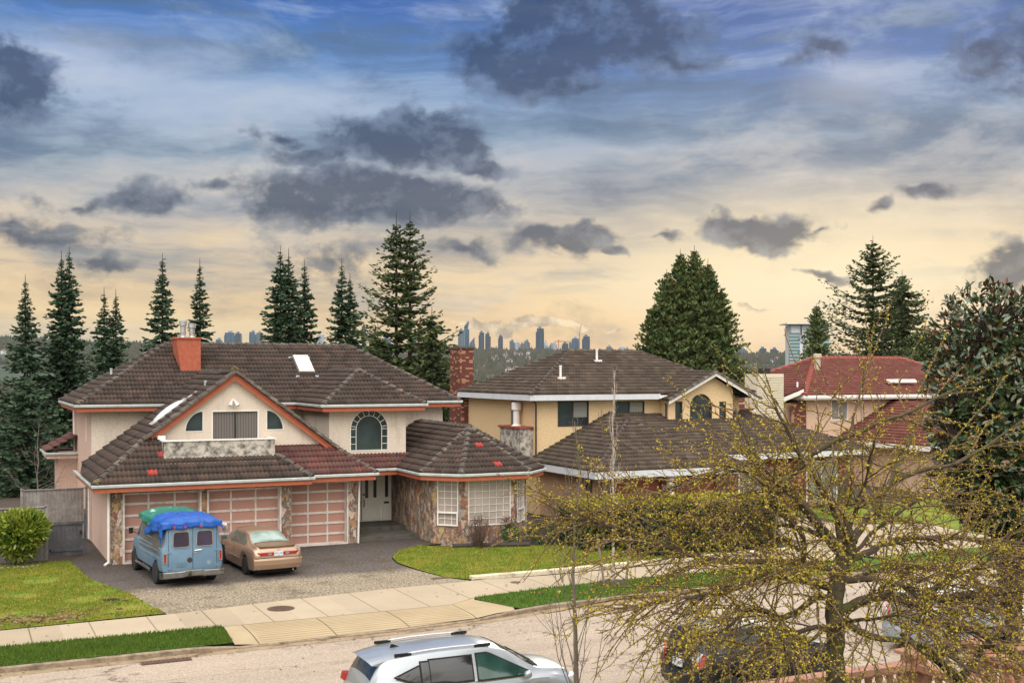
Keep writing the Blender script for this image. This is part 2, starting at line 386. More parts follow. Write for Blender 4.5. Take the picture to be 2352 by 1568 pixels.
    dark=[(1340,55,285,118,1.55),(1580,125,120,30,.8),(1200,160,235,78,1.25),(1330,190,90,34,.8),(25,175,125,85,1),(2310,140,110,85,.9),
          (950,325,235,72,1.4),(1080,372,110,40,1.1),(860,462,330,72,1.45),(1010,480,190,62,1.1),(660,325,75,26,.8),(720,372,90,34,.9),(330,470,105,34,.9),(190,455,110,28,.7),
          (100,530,160,32,.85),(40,505,90,26,.7),(240,583,80,22,.7),(770,592,150,50,.55),(1290,558,145,38,1.2),(1415,588,42,12,.9),(1525,566,42,12,.8),
          (1745,530,160,46,1.3),(1875,532,48,14,.8),(2118,455,88,22,1),(2018,495,34,18,.8),(2320,610,85,36,.9),(1075,585,80,17,.7),(500,450,70,14,.6),
          (1850,118,110,26,.6),(1880,618,60,9,.8),(2310,215,60,30,.5)]
    f=field(dark); m1=t.mr(t.math('ADD',f,t.math('MULTIPLY',t.math('SUBTRACT',nz,.5),3.0)),-.05,.62,0,1,True)
    dcol=t.mix(t.mr(el,.05,.27),k(92,98,108),k(40,70,112)); lcol=t.mix(t.mr(el,.07,.27),k(160,158,152),k(100,132,178))
    sh=t.math('ADD',t.math('MULTIPLY',t.math('SUBTRACT',nz,nb),3.2),.0)
    dc=t.mix(t.math('ADD',t.mr(f,.0,.75,.6,.02),sh,clamp=True),dcol,lcol)
    col=t.mix(t.math('MULTIPLY',m1,.9),base,dc)
    # low sunlit cumulus near the horizon
    lit=[(1110,742,80,17,1),(1200,736,70,20,1),(1290,742,90,20,1),(1750,728,75,11,1),(1390,746,30,8,.8),(1560,752,30,6,.6)]
    f2=field(lit); m2=t.mr(t.math('ADD',f2,t.math('MULTIPLY',t.math('SUBTRACT',nz,.5),2.6)),.15,.5,0,1,True)
    c2=t.mix(t.math('ADD',t.math('MULTIPLY',t.math('SUBTRACT',nz,nb),-5.0),t.mr(az,-.06,.06,.25,.6),clamp=True),k(178,160,140),k(255,232,190))
    col=t.mix(t.math('MULTIPLY',m2,.9),col,c2)
    # unseen sky overhead and behind the viewer, brightened to light the house fronts
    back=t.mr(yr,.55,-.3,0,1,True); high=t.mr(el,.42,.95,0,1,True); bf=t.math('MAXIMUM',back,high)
    sky_fill=t.vmath('SCALE',t.mix(t.mr(t.noise(tc,2.2,5,.6),.35,.7),(1.3,1.26,1.20),(2.1,2.0,1.86)),sc=t.mr(el,.0,.9,.42,1.75))
    bd=t.vmath('DOT_PRODUCT',tc,(-FWD[0]*.78,-FWD[1]*.78,.62)); sky_fill=t.vmath('SCALE',sky_fill,sc=t.mr(bd,.45,1.0,.68,1.9,True))  # added bright patch high behind the viewer, lights facades and softens eave shadows
    col=t.mix(bf,col,sky_fill)
    below=t.mr(el,-.02,-.12,0,1); col=t.mix(below,col,(.25,.24,.22))
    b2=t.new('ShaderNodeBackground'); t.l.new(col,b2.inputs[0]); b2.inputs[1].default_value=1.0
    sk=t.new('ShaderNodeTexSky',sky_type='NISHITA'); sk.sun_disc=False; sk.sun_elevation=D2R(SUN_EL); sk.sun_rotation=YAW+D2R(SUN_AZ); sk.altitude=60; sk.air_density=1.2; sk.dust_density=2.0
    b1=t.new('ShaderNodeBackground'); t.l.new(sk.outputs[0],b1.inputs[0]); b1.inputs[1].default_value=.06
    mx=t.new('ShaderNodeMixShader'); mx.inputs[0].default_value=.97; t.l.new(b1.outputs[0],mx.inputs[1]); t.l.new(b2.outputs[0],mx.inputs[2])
    o=t.new('ShaderNodeOutputWorld'); t.l.new(mx.outputs[0],o.inputs[0])
    w.cycles.sampling_method='MANUAL'; w.cycles.sample_map_resolution=512
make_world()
sd=bpy.data.lights.new('sun','SUN'); sd.energy=1.3; sd.angle=D2R(28); sd.color=(1,.88,.7)
so=bpy.data.objects.new('sun',sd); COL.objects.link(so)
aa=YAW+D2R(SUN_AZ); ee=D2R(SUN_EL)
so.rotation_euler=Vector((-math.sin(aa)*math.cos(ee),-math.cos(aa)*math.cos(ee),-math.sin(ee))).to_track_quat('-Z','Y').to_euler()
cam=bpy.data.cameras.new('camera'); co_=bpy.data.objects.new('camera',cam); COL.objects.link(co_); S.camera=co_
cam.sensor_width=36; cam.lens=2680/2352*36; cam.shift_y=(850-784)/2352.; cam.clip_start=.1; cam.clip_end=30000
co_.location=(0,0,EYE); co_.rotation_euler=(math.pi/2,0,-YAW)
S.view_settings.view_transform='Standard'; S.view_settings.look='None'; S.view_settings.exposure=0; S.view_settings.gamma=1
S.cycles.max_bounces=6; S.cycles.transparent_max_bounces=8; S.cycles.volume_bounces=1
# ---------------------------------------------------------------- tiled roofs
class Tiles:
    def __init__(s): s.V=[];s.F=[];s.U=[];s.MI=[];s.n=0
    def plane(s, poly, row=.335, wave=.16, seg=4, amp=.055, step=.072, m=0, eave=None, tw=.32, redtiles=()):
        P=[Vector(p) for p in poly]
        n=Vector((0,0,0))
        for i in range(len(P)):
            a=P[i];b=P[(i+1)%len(P)]; n+=Vector(((a.y-b.y)*(a.z+b.z),(a.z-b.z)*(a.x+b.x),(a.x-b.x)*(a.y+b.y)))
        n.normalize()
        if n.z<0: n=-n
        e=Vector((0,0,1)).cross(n); e.normalize(); u=n.cross(e)   # u = up slope
        if u.z<0: u=-u; 
        o=min(P,key=lambda p:p.z)
        o=o-e*o.dot(e)
        L=[((p-o).dot(e),(p-o).dot(u)) for p in P]
        bmin=min(b for a,b in L); bmax=max(b for a,b in L)
        def span(b):
            xs=[]
            for i in range(len(L)):
                (a0,b0),(a1,b1)=L[i],L[(i+1)%len(L)]
                if (b0-b)*(b1-b)<=0 and abs(b1-b0)>1e-6: xs.append(a0+(a1-a0)*(b-b0)/(b1-b0))
            return (min(xs),max(xs)) if len(xs)>1 else None
        nr=int(math.ceil((bmax-bmin)/row)); da=wave/seg
        rset=set()
        for rp in redtiles:
            q=Vector(rp)-o; rr_=int((q.dot(u)-bmin)/row); cc_=math.floor(q.dot(e)/tw+(rr_%2)*.5); rset.add((rr_,cc_))
        sgn = 1
        for r in range(nr):
            b0=bmin+r*row; b1=min(b0+row,bmax)
            if b1-b0<.03: continue
            s0=span(b0+1e-3); s1=span(b1-1e-3)
            if s0 is None or s1 is None: continue
            k0=math.floor(min(s0[0],s1[0])/da); k1=math.ceil(max(s0[1],s1[1])/da)
            a=np.arange(k0,k1+1)*da
            off=(r%2)*.0
            rj=.004*(RNG.random()-.5)
            tj=(np.sin(np.floor(a/tw)*12.9898+r*78.233)*43758.5453)%1.0
            prof=amp*np.abs(np.cos(math.pi*(a+off)/wave))**.8+ (tj-.5)*.010
            lines=[]
            bo = b0-(.03 if r==0 else .012)
            for (bb,sp,hh) in ((bo+.004,s0,-.02+0*a),(bo,s0,step+prof+rj),(b1,s1,.004+prof)):
                ac=np.clip(a,sp[0],sp[1])
                lines.append(np.array([o.x,o.y,o.z])+np.outer(ac,[e.x,e.y,e.z])+bb*np.array([u.x,u.y,u.z])+np.outer(hh,[n.x,n.y,n.z]))
            K=len(a); base=s.n; s.V.append(np.concatenate(lines)); s.n+=3*K
            idx=np.arange(K-1)
            keep=((a[1:]>min(s0[0],s1[0]))&(a[:-1]<max(s0[1],s1[1])))
            idx=idx[keep]
            for q in (0,1):
                F=np.stack([base+q*K+idx,base+q*K+idx+1,base+(q+1)*K+idx+1,base+(q+1)*K+idx],1)
                if Vector(np.cross([e.x,e.y,e.z],[u.x,u.y,u.z])).dot(n)<0: F=F[:,::-1]
                s.F.append(F)
                am=(a[idx]+da*.5)/tw+(r%2)*.5
                uv=np.zeros((len(idx),4,2)); uv[:,:,0]=am[:,None]+0; uv[:,:,1]=r+.5+37*len(s.MI)*0
                uv[:,:,0]+=int(abs(P[0].x*13+P[0].y*7))  # decorrelate planes
                s.U.append(uv)
                mi=np.full(len(idx),m)
                for (rr_,cc_) in rset:
                    if rr_==r: mi[np.floor(am)==cc_]=1
                s.MI.append(mi)
        return s
    def build(s,name,mats,parent): return npobj(name,np.concatenate(s.V),np.concatenate(s.F),mats,parent,mi=np.concatenate(s.MI),uv=np.concatenate(s.U),smooth=False)
def capline(root, mat, pairs, **k):
    for a,b in pairs:
        mb=MB(); caps(mb,a,b,**k); mb.build('ridge_cap',mat,root)
def caps(mb, p0, p1, r=.125, L=.40, m=0):
    "overlapping half-round ridge tiles from low p0 to high p1"
    p0=Vector(p0);p1=Vector(p1); d=p1-p0; n=max(1,round(d.length/L)); t=d.normalized()
    side=t.cross(Vector((0,0,1))); side.normalize(); up=side.cross(t)
    for i in range(n):
        a=p0+d*(i/n)-t*.04; b=p0+d*((i+1)/n)
        vs=[]
        for q,(c,rr,lift) in enumerate(((a,r*1.12,.035),(b,r*.92,.005))):
            for j in range(7):
                an=math.pi*j/6
                vs.append(c+side*(math.cos(an)*rr*1.15)+up*(math.sin(an)*rr+lift-.05+random.uniform(-.003,.003)))
        fs=[(j,j+1,j+8,j+7) for j in range(6)]+[tuple(range(7))[::-1]]
        mb.add(vs,fs,m)
GUT=[(.0,-.02),(.11,-.0),(.13,-.02),(.12,-.10),(.03,-.13),(.0,-.13)]
def eaves(root, line, fascia_mat, gutter_mat, fh=.17, closed=False, name_f='fascia', name_g='gutter', soffit=None, sm=None, gz=-.02):
    ln=[(x,y,z+gz) for x,y,z in line]
    g=MB(); g.sweep(ln,GUT,closed=closed); g.build(name_g,gutter_mat,root)
    f=MB(); f.sweep(ln,[(-.06,-.03),(-.004,-.03),(-.004,-.135),(.015,-.135),(.015,-.135-fh),(-.06,-.135-fh)],closed=closed); f.build(name_f,fascia_mat,root)
    if soffit:
        s_=MB(); s_.add([(x,y,z) for x,y,z in soffit],[tuple(range(len(soffit)))]); s_.build('soffit',sm or M['orange'],root)
def arc(cx,cz,r,a0,a1,n,rz=None):
    rz=rz or r
    return [(cx+r*math.cos(D2R(a0+(a1-a0)*i/n)),cz+rz*math.sin(D2R(a0+(a1-a0)*i/n))) for i in range(n+1)]
def window(root, O, U, loop, glass, frame, t=.05, gd=.07, f0=-.02, f1=.07, bars=(), barw=.02, name='window', barm=None, label=None):
    "window part with its glass as sub-part; loop in wall coordinates"
    fr=MB(); inner=fr.ring(O,U,loop,t,f0,f1)
    for a,b in bars: fr.bar2d(O,U,a,b,barw,gd-.035,gd-.012)
    w=fr.build(name,frame,root,label=label)
    g=MB(); g.face2d(O,U,[(q[0],q[1]) for q in loop],gd); g.build('pane',glass,w)
    return w
def rect(u0,z0,u1,z1): return [(u0,z0),(u1,z0),(u1,z1),(u0,z1)]
# ---------------------------------------------------------------- main house
def main_house():
    R=thing('stucco_house','cream and pink stucco house with orange trim, brown tiled roofs and three salmon garage doors','house',(5,44,0))
    ZU=5.62; P=.63; ZL=2.97; PL=.75
    # walls
    w=MB()
    w.wall((5,57.5,0),(0,-1,0),rect(0,-.3,6.8,5.5),[rect(4.55,3.95,4.85,5.0),rect(5.0,1.2,5.25,2.3)],.1,0)   # left wall of main block
    w.wall((5,50.7,0),(1,0,0),rect(0,2.9,15.6,5.5),[],.1,1)
    w.box(5.02,20.58,50.72,57.48,0,5.48,1)
    w.box(20.55,20.6,50.7,57.5,0,5.5,1)
    w.box(4.2,5,57.2,59.2,1.0,3.3,0); w.box(5,9,57.5,59.2,0,5.4,0)
    w.build('main_wall',[M['pink'],M['stucco']],R)
    for u0,z0,u1,z1 in ((4.55,3.95,4.85,5.0),(5.0,1.2,5.25,2.3)):
        window(R,(5,57.5,0),(0,-1,0),rect(u0,z0,u1,z1),M['glass'],M['white'],t=.04)
    w=MB(); w.wall((5,50.7,0),(0,-1,0),rect(0,0,6.6,2.9),[],.1,0); w.box(5.01,5.2,44.15,50.7,0,2.85,0)
    w.build('garage_side_wall',M['pink'],R)
    w=MB()
    w.wall((13.85,46.6,0),(1,0,0),rect(0,3.3,3.35,5.5),[arch_loop(1.73,3.64,.84,.90)],.1,0)
    w.wall((13.85,50.7,0),(0,-1,0),rect(0,3.0,4.1,5.5),[],.1,0); w.wall((17.2,46.6,0),(0,1,0),rect(0,3.0,4.1,5.5),[],.1,0)
    w.build('bay_upper_wall',M['stucco'],R)
    # arched window with radiating outer ring of panes
    O=(13.85,46.6,0); U=(1,0,0); al=arch_loop(1.73,3.64,.84,.90); bars=[]
    cz=4.54
    inner=[(1.73-.56,3.64)]+[(1.73+.56*math.cos(D2R(a)),cz+.56*math.sin(D2R(a))) for a in range(180,-1,-15)]+[(1.73+.56,3.64)]
    for i in range(len(inner)-1): bars.append((inner[i],inner[i+1]))
    for a in range(10,180,20): bars.append(((1.73+.57*math.cos(D2R(a)),cz+.57*math.sin(D2R(a))),(1.73+.81*math.cos(D2R(a)),cz+.81*math.sin(D2R(a)))))
    for zz in (3.93,4.23,4.55):
        bars.append(((1.73-.81,zz),(1.73-.56,zz))); bars.append(((1.73+.56,zz),(1.73+.81,zz)))
    window(R,O,U,al,M['glass'],M['white'],t=.035,bars=bars,barw=.022)
    # stone fronts
    st=MB()
    st.wall((5,44.1,0),(1,0,0),rect(0,0,6.6,2.9),[rect(.42,.0,3.22,2.56)[::1],rect(3.42,0,6.22,2.56)],.28,0,1)
    st.wall((11.6,44.1,0),(0,1,0),rect(0,0,.7,2.9),[],.1,0)
    st.wall((11.6,44.8,0),(1,0,0),rect(0,0,2.85,3.0),[rect(.12,.1,2.5,2.62)],.28,0,1)
    st.wall((14.45,44.8,0),(0,1,0),rect(0,0,3.7,3.0),[],.1,0)
    st.build('stone_garage_wall',[M['stone'],M['white']],R)
    def gdoor(O,x0,x1,z0,z1,cols,rows):
        fr=MB(); fr.ring(O,(1,0,0),rect(x0,z0,x1,z1),.07,-.03,.0)
        g=fr.build('garage_door',M['doorw'],R)
        O2=(O[0],O[1]+.24,O[2]); a0,a1=x0,x1; hh=(z1-z0)/rows
        s=MB()
        s.box(O[0]+a0,O[0]+a1,O2[1],O2[1]+.03,z0,z1)
        s.build('door_panel',M['salmon'],g)
        b=MB(); Ob=(O[0],O2[1],0)
        for r in range(rows+1):
            zc=z0+r*hh; zc=min(max(zc,z0+.045),z1-.045); b.bar2d(Ob,(1,0,0),(a0,zc),(a1,zc),.085,-.035,.0)
        for c in range(cols+1):
            xc=a0+(a1-a0)*c/cols; xc=min(max(xc,a0+.05),a1-.05); b.bar2d(Ob,(1,0,0),(xc,z0),(xc,z1),.065,-.030,.0)
        b.build('door_rail',M['doorw'],g)
    gdoor((5,44.1,0),.42,3.22,.0,2.56,3,6); gdoor((5,44.1,0),3.42,6.22,.0,2.56,3,6); gdoor((11.6,44.8,0),.12,2.5,.1,2.62,3,6)
    # turret of stone
    t=MB(); B=(17.2,43.5);C=(18.1,42.6);Dp=(20.4,42.6);Ep=(21.4,43.6); s2=math.sqrt(2)
    L1=.9*s2; L3=1.0*s2; wt=2.72
    t.wall((17.2,48.45,0),(0,-1,0),rect(0,0,4.95,2.9),[],.1,0)
    w1=rect(.16*L1,.82,.86*L1,wt); w2=rect(.26,.80,2.12,wt); w3=rect(.2*L3,.80,.82*L3,wt)
    t.wall((*B,0),(1,-1,0),rect(0,0,L1,2.9),[w1],.12,0); t.wall((*C,0),(1,0,0),rect(0,0,2.3,2.9),[w2],.12,0)
    t.wall((*Dp,0),(1,1,0),rect(0,0,L3,2.9),[w3],.12,0); t.wall((*Ep,0),(0,1,0),rect(0,0,7.1,2.9),[],.1,0)
    t.build('stone_bay_wall',M['stone'],R)
    def grid(l,c,r,z0=None,z1=None):
        (u0,a),(u1,_),(_,b),_=l; z0=a if z0 is None else z0; z1=b if z1 is None else z1
        return [((u0+(u1-u0)*i/c,z0),(u0+(u1-u0)*i/c,z1)) for i in range(1,c)]+[((u0,z0+(z1-z0)*i/r),(u1,z0+(z1-z0)*i/r)) for i in range(1,r)]
    window(R,(*B,0),(1,-1,0),w1,M['glassb'],M['white'],t=.035,bars=grid(w1,3,7),barw=.02)
    f=MB(); f.ring((*B,0),(1,-1,0),rect(w1[0][0],.82,w1[1][0],1.36),.05,-.05,.03); f.build('lower_sash',M['white'],R)
    window(R,(*C,0),(1,0,0),w2,M['glassb'],M['white'],t=.035,bars=grid(w2,6,7),barw=.02)
    window(R,(*Dp,0),(1,1,0),w3,M['glassb'],M['white'],t=.035,bars=grid(w3,4,7),barw=.02)
    f=MB(); f.ring((*Dp,0),(1,1,0),rect(w3[0][0],.80,w3[1][0],1.36),.05,-.05,.03); f.build('lower_sash',M['white'],R)
    # gable wall with slider and quarter round windows
    YG=45.5; O=(0,YG,0)
    g=MB(); zr=lambda x: ZL+PL*(5.3-abs(x-9.7))-.12
    out=[(6.3,4.0),(13.9,4.0),(13.4,zr(13.4)),(9.7,zr(9.7)),(6.3,zr(6.3))]
    ql=[(8.55,4.65)]+[(8.55-.70*math.cos(D2R(a)),4.65+.80*math.sin(D2R(a))) for a in range(90,-1,-10)]
    qr=[(10.98,4.65)]+[(10.98+.70*math.cos(D2R(a)),4.65+.80*math.sin(D2R(a))) for a in range(0,91,10)]
    sl=rect(8.86,4.05,10.69,5.45)
    g.wall(O,(1,0,0),out,[ql,qr,sl],.12,0); g.build('gable_wall',M['stucco'],R)
    window(R,O,(1,0,0),ql,M['glass'],M['white'],t=.03); window(R,O,(1,0,0),qr,M['glass'],M['white'],t=.03)
    m_,t_,p_=newmat('vertical_blind_behind_glass',.15,0,.8); sx=t_.new('ShaderNodeSeparateXYZ'); t_.l.new(objco(t_),sx.inputs[0])
    wv=t_.math('FRACT',t_.math('MULTIPLY',sx.outputs[0],9.5)); t_.l.new(t_.mix(t_.mr(wv,.80,.92),(.16,.14,.13),(.05,.045,.04)),p_.inputs['Base Color'])
    d=window(R,O,(1,0,0),sl,m_,M['white'],t=.05,gd=.09,name='sliding_door')
    k=MB(); k.bar2d(O,(1,0,0),(9.78,4.05),(9.78,5.42),.06,.05,.075); k.build('door_stile',M['blackm'],d)
    # rake boards and rake tiles
    rb=MB()
    for x0,x1 in ((6.35,9.7),(13.75,9.7)):
        a=Vector((x0,45.24,ZL+PL*(5.3-abs(x0-9.7)))); b=Vector((x1,45.24,ZL+PL*5.3)); q=Vector((0,0,-.27)); off=Vector((0,0,-.05))
        L_=[a+off,b+off,b+off+q,a+off+q]
        rb.prism(L_ if x0<x1 else L_[::-1],Vector((0,.06,0)))
    rb.build('rake_board',M['orange'],R)
    # balcony
    b=MB(); b.wall((6.9,44.4,0),(1,0,0),rect(0,3.66,4.15,4.36),[],.1,0,thick=.12)
    b.prism([(6.9,45.5,3.9),(6.9,44.403,3.66),(6.9,44.403,4.357),(6.9,45.5,4.357)],(.12,0,0)); b.prism([(10.93,45.5,3.9),(10.93,44.403,3.66),(10.93,44.403,4.357),(10.93,45.5,4.357)],(.119,0,0))
    b.box(6.95,11,44.5,45.48,3.85,3.95)
    bal=b.build('balcony',M['dirty'],R)
    c=MB(); c.box(6.86,11.09,44.36,44.55,4.36,4.41); c.box(6.86,7.05,44.55,45.46,4.36,4.41); c.box(10.9,11.09,44.55,45.46,4.36,4.41); c.box(6.80,7.08,45.1,45.44,4.41,4.55); c.build('coping',M['white'],bal)
    c=MB(); c.prism([(6.9,44.38,3.66),(11.05,44.38,3.66),(11.05,44.12,3.54),(6.9,44.12,3.54)],(0,0,.02)); c.build('flashing',mk('rusty_flashing',(.20,.14,.10),.6,.2,5),bal)
    fl=MB()
    for s_ in (-1,1):
        fl.tube([(9.67,45.42,5.84),(9.67+s_*.06,45.36,5.8)],[.02,.02],6); fl.tube([(9.67+s_*.05,45.38,5.83),(9.67+s_*.13,45.28,5.68),(9.67+s_*.15,45.25,5.63)],[.035,.075,.08],10)
    fl.tube([(9.67,45.5,5.85),(9.67,45.42,5.85)],[.06,.06],8); fl.build('flood_light',M['white'],R)
    # front door group
    dW=MB(); dW.box(14.5,17.2,48.42,48.5,.45,2.95); fd=dW.build('front_door',M['cream_door'],R)
    def leaf(x0,x1,panes,nm='door_leaf'):
        l=MB(); l.box(x0,x1,48.36,48.42,.50,2.62); l_=l.build(nm,M['cream_door'],fd)
        for px in panes:
            lp=[(px-.1,1.45)]+[(px+.1,1.45)]+[(px+.1*math.cos(D2R(a)),2.38+.1*math.sin(D2R(a))) for a in range(0,181,30)]
            q=MB(); q.ring((0,48.36,0),(1,0,0),lp,.025,-.025,0); q.build('pane_frame',M['cream_door'],l_)
            q=MB(); q.face2d((0,48.36,0),(1,0,0),lp,-.008); q.build('glass_pane',M['glass'],l_)
        q=MB(); 
        for px in (x0+(x1-x0)*.27,x0+(x1-x0)*.73) if x1-x0>.6 else ((x0+x1)/2,):
            q.ring((0,48.36,0),(1,0,0),rect(px-.15,.62,px+.15,1.1),.03,-.018,0)
        q.build('raised_panel',M['cream_door'],l_); return l_
    l1=leaf(14.98,15.78,(15.28,)); l2=leaf(15.84,16.66,(16.04,16.42)); l3=leaf(16.78,17.12,(16.95,),'side_light')
    q=MB(); q.box(15.785,15.835,48.34,48.42,.5,2.62); q.build('astragal',mk('brass_strip',(.35,.22,.08),.4,.1,metal=.6),fd)
    for xx,l_ in ((15.71,l1),(15.91,l2)):
        q=MB(); q.lathe((xx,48.35,1.62),[(.0,-.02),(.045,-.02),(.045,0),(0,0)],10,axis='y'); q.tube([(xx,48.34,1.42),(xx,48.26,1.36),(xx,48.26,1.16),(xx,48.34,1.10)],[.02,.018,.02,.025],6); q.build('door_handle',M['blackm'],l_)
    q=MB(); q.box(16.84,17.06,48.33,48.36,1.2,1.28); q.build('mail_slot',M['blackm'],l3)
    s=MB(); s.box(14.46,17.6,46.55,48.42,0,.45); s.box(14.46,18.0,45.0,46.55,0,.27); s.build('entry_step',mk('dark_exposed_step',(.095,.085,.075),.9,.3,30,c2=(.05,.055,.03),c2s=2),R)
    # roofs
    T=Tiles()
    x0,x1,y0,y1=4.4,21.1,50.0,58.1; ym=(y0+y1)/2; h=(ym-y0); zr_=ZU+P*h
    T.plane([(x0,y0,ZU),(x1,y0,ZU),(x1-h,ym,zr_),(x0+h,ym,zr_)]); T.plane([(x0,y1,ZU),(x0,y0,ZU),(x0+h,ym,zr_)]); T.plane([(x1,y0,ZU),(x1,y1,ZU),(x1-h,ym,zr_)]); T.plane([(x1,y1,ZU),(x0,y1,ZU),(x0+h,ym,zr_),(x1-h,ym,zr_)])
    # upper bay
    zb=ZU+P*2.2; yb=50+2.2
    T.plane([(13.42,46,ZU),(17.82,46,ZU),(15.62,48.2,zb)]); T.plane([(13.42,50,ZU),(13.42,46,ZU),(15.62,48.2,zb),(15.62,yb,zb)]); T.plane([(17.82,46,ZU),(17.82,50,ZU),(15.62,yb,zb),(15.62,48.2,zb)])
    T.build('roof',M['tile'],R)
    redm=mk('new_red_tile',(.30,.035,.025),.7,.15,12)
    def hit(px,py,o_,n_):
        o_,n_=Vector(o_),Vector(n_); a_=Vector((0,0,EYE)); d_=at(px,py,10)-a_; return a_+d_*((o_-a_).dot(n_)/d_.dot(n_))
    T=Tiles(); ZR=ZL+PL*5.3; yv=50+(ZR-ZU)/P
    T.plane([(4.4,50.6,ZL),(4.4,43.4,ZL),(6.4,45.4,ZL+PL*2),(6.4,45.2,ZL+PL*2),(9.7,45.2,ZR),(9.7,yv,ZR),(7.93,50,ZU)])
    T.plane([(15,44.1,ZL),(15,45.9,ZL),(14.3,46.6,ZL+PL*.7),(13.8,46.6,ZL+PL*1.2),(13.8,50.0,ZL+PL*1.2),(11.47,50,ZU),(9.7,yv,ZR),(9.7,45.2,ZR),(13.7,45.2,ZL+PL*1.3),(13.7,45.4,ZL+PL*1.3)])
    rt_=[hit(343,1086,(8,43.4,ZL),(0,-PL,1)),hit(365,1040,(8,43.4,ZL),(0,-PL,1))]
    T.plane([(4.4,43.4,ZL),(6.9,43.4,ZL),(6.9,45.5,ZL+PL*2.1),(6.5,45.5,ZL+PL*2.1)],redtiles=rt_); T.plane([(6.9,43.4,ZL),(11.05,43.4,ZL),(11.05,44.4,ZL+PL),(6.9,44.4,ZL+PL)]); T.plane([(11.05,43.4,ZL),(12.2,43.4,ZL),(11.05,44.55,ZL+PL*1.15)])
    T.plane([(12.2,43.4,ZL),(12.2,44.0,ZL),(11.05,45.19,ZL+PL*1.15),(11.05,44.55,ZL+PL*1.15)])
    T.build('garage_roof',[M['tile'],redm],R)
    T=Tiles(); T.plane([(12.1,44.1,ZL),(15.0,44.1,ZL),(13.6,45.5,ZL+PL*1.4),(10.7,45.5,ZL+PL*1.4)])
    T.plane([(14.9,45.9,ZL),(16.75,45.9,ZL),(17.4,46.62,ZL+.53),(14.2,46.62,ZL+.53)]); T.build('entry_roof',M['tile_red'],R)
    T=Tiles(); Bc=(16.6,43.2,ZL);Cc=(17.8,42,ZL);Dc=(20.8,42,ZL);Ec=(22,43.2,ZL); A=(19.3,44.7,ZL+.62*2.7); K=(19.3,50.7,ZL+.62*2.7)
    T.plane([Cc,Dc,A],redtiles=[hit(1098,1023,Dc,(0,-.62,1)),hit(1144,1071,Dc,(0,-.62,1))]); T.plane([Dc,Ec,A]); T.plane([Bc,Cc,A])
    T.plane([(16.6,45.9,ZL),Bc,A,K,(17.2,50.7,ZL+.62*.6),(17.2,46.5,ZL+.62*.6)]); T.plane([Ec,(22,50.7,ZL),K,A]); T.build('bay_roof',[M['tile'],redm],R)
    T=Tiles(); T.plane([(3.7,59.8,3.3),(3.7,56.6,3.3),(5,56.6,4.0),(5,59.8,4.0)]); T.build('side_roof',M['tile_red'],R)
    capline(R,M['cap'],(((x0,y0,ZU),(x0+h,ym,zr_)),((x1,y0,ZU),(x1-h,ym,zr_)),((x0,y1,ZU),(x0+h,ym,zr_)),((x0+h,ym,zr_),(x1-h,ym,zr_)),
        ((13.42,46,ZU),(15.62,48.2,zb)),((17.82,46,ZU),(15.62,48.2,zb)),((15.62,48.2,zb),(15.62,yb,zb)),
        ((9.7,45.2,ZR),(9.7,yv,ZR)),((4.4,43.4,ZL),(6.4,45.4,ZL+PL*2)),((15,44.1,ZL),(13.75,45.35,ZL+PL*1.25)),((12.2,43.4,ZL),(11.08,44.52,ZL+PL*1.12)),
        ((6.35,45.2,ZL+PL*1.95),(9.7,45.2,ZR)),((13.75,45.2,ZL+PL*1.25),(9.7,45.2,ZR)),
        (Bc,A),(Cc,A),(Dc,A),(Ec,A),(A,K)))
    mossm=mk('roof_moss',(.17,.12,.03),.95,.3,20)
    for (xx,yy,zz) in ((4.45,43.45,ZL+.05),(4.5,50.1,ZU+.05),(9.7,45.25,ZR+.08)):
        c=MB()
        for i in range(14):
            q=Vector((xx,yy,zz))+Vector((random.uniform(-.1,.16),random.uniform(-.08,.16),random.uniform(0,.1))); c.lathe(tuple(q),[(0,-.03),(.045,-.01),(.03,.03),(0,.04)],6)
        c.build('moss_clump',mossm,R)
    # gutters, fascia
    up=[(4.4,58.1,ZU),(4.4,50,ZU),(13.42,50,ZU),(13.42,46,ZU),(17.82,46,ZU),(17.82,50,ZU),(21.1,50,ZU),(21.1,58.1,ZU)]
    eaves(R,up,M['orange'],M['gutter'],.15,soffit=[(x,y,ZU-.2) for x,y,z in up],sm=M['stucco'])
    lo=[(4.4,50.6,ZL),(4.4,43.4,ZL),(12.2,43.4,ZL),(12.2,44.1,ZL),(15,44.1,ZL),(15,45.9,ZL),(16.6,45.9,ZL),Bc,Cc,Dc,Ec,(22,50.7,ZL)]
    eaves(R,lo,M['orange'],M['gutter'],.15,soffit=[(x,y,ZL-.2) for x,y,z in lo],sm=M['stucco'])
    eaves(R,[(3.7,59.8,3.3),(3.7,56.6,3.3),(5,56.6,3.3)],M['pink'],M['gutter'],.15)
    # downspouts
    dsp=((4.93,44.05,.1,2.6),(4.9,50.6,.1,2.75),(4.92,57.4,.1,5.4),(21.45,43.75,.1,2.7))
    for (xx,yy,a,b) in dsp:
        q=MB(); q.tube([(xx,yy,a),(xx,yy,b),(xx-.12,yy-.35,b+.2)],[.045]*3,8)
        if yy<45: q.tube([(xx,yy,a),(xx-.15,yy-.12,.03)],[.045,.05],8)
        q.build('downspout',M['white'],R)
    q=MB(); q.tube([(14.9,44.2,2.78),(14.55,44.75,2.6),(14.5,44.76,.1)],[.04]*3,8); q.build('downspout',M['white'],R)
    # chimney: orange box widening towards the top
    q=MB(); b0=(8.80,9.68,52.0,53.3); 
    vs=[(8.86,52.0,6.6),(9.66,52.0,6.6),(9.66,53.3,6.6),(8.86,53.3,6.6),(8.62,52.0,8.36),(9.66,52.0,8.36),(9.66,53.3,8.36),(8.62,53.3,8.36)]
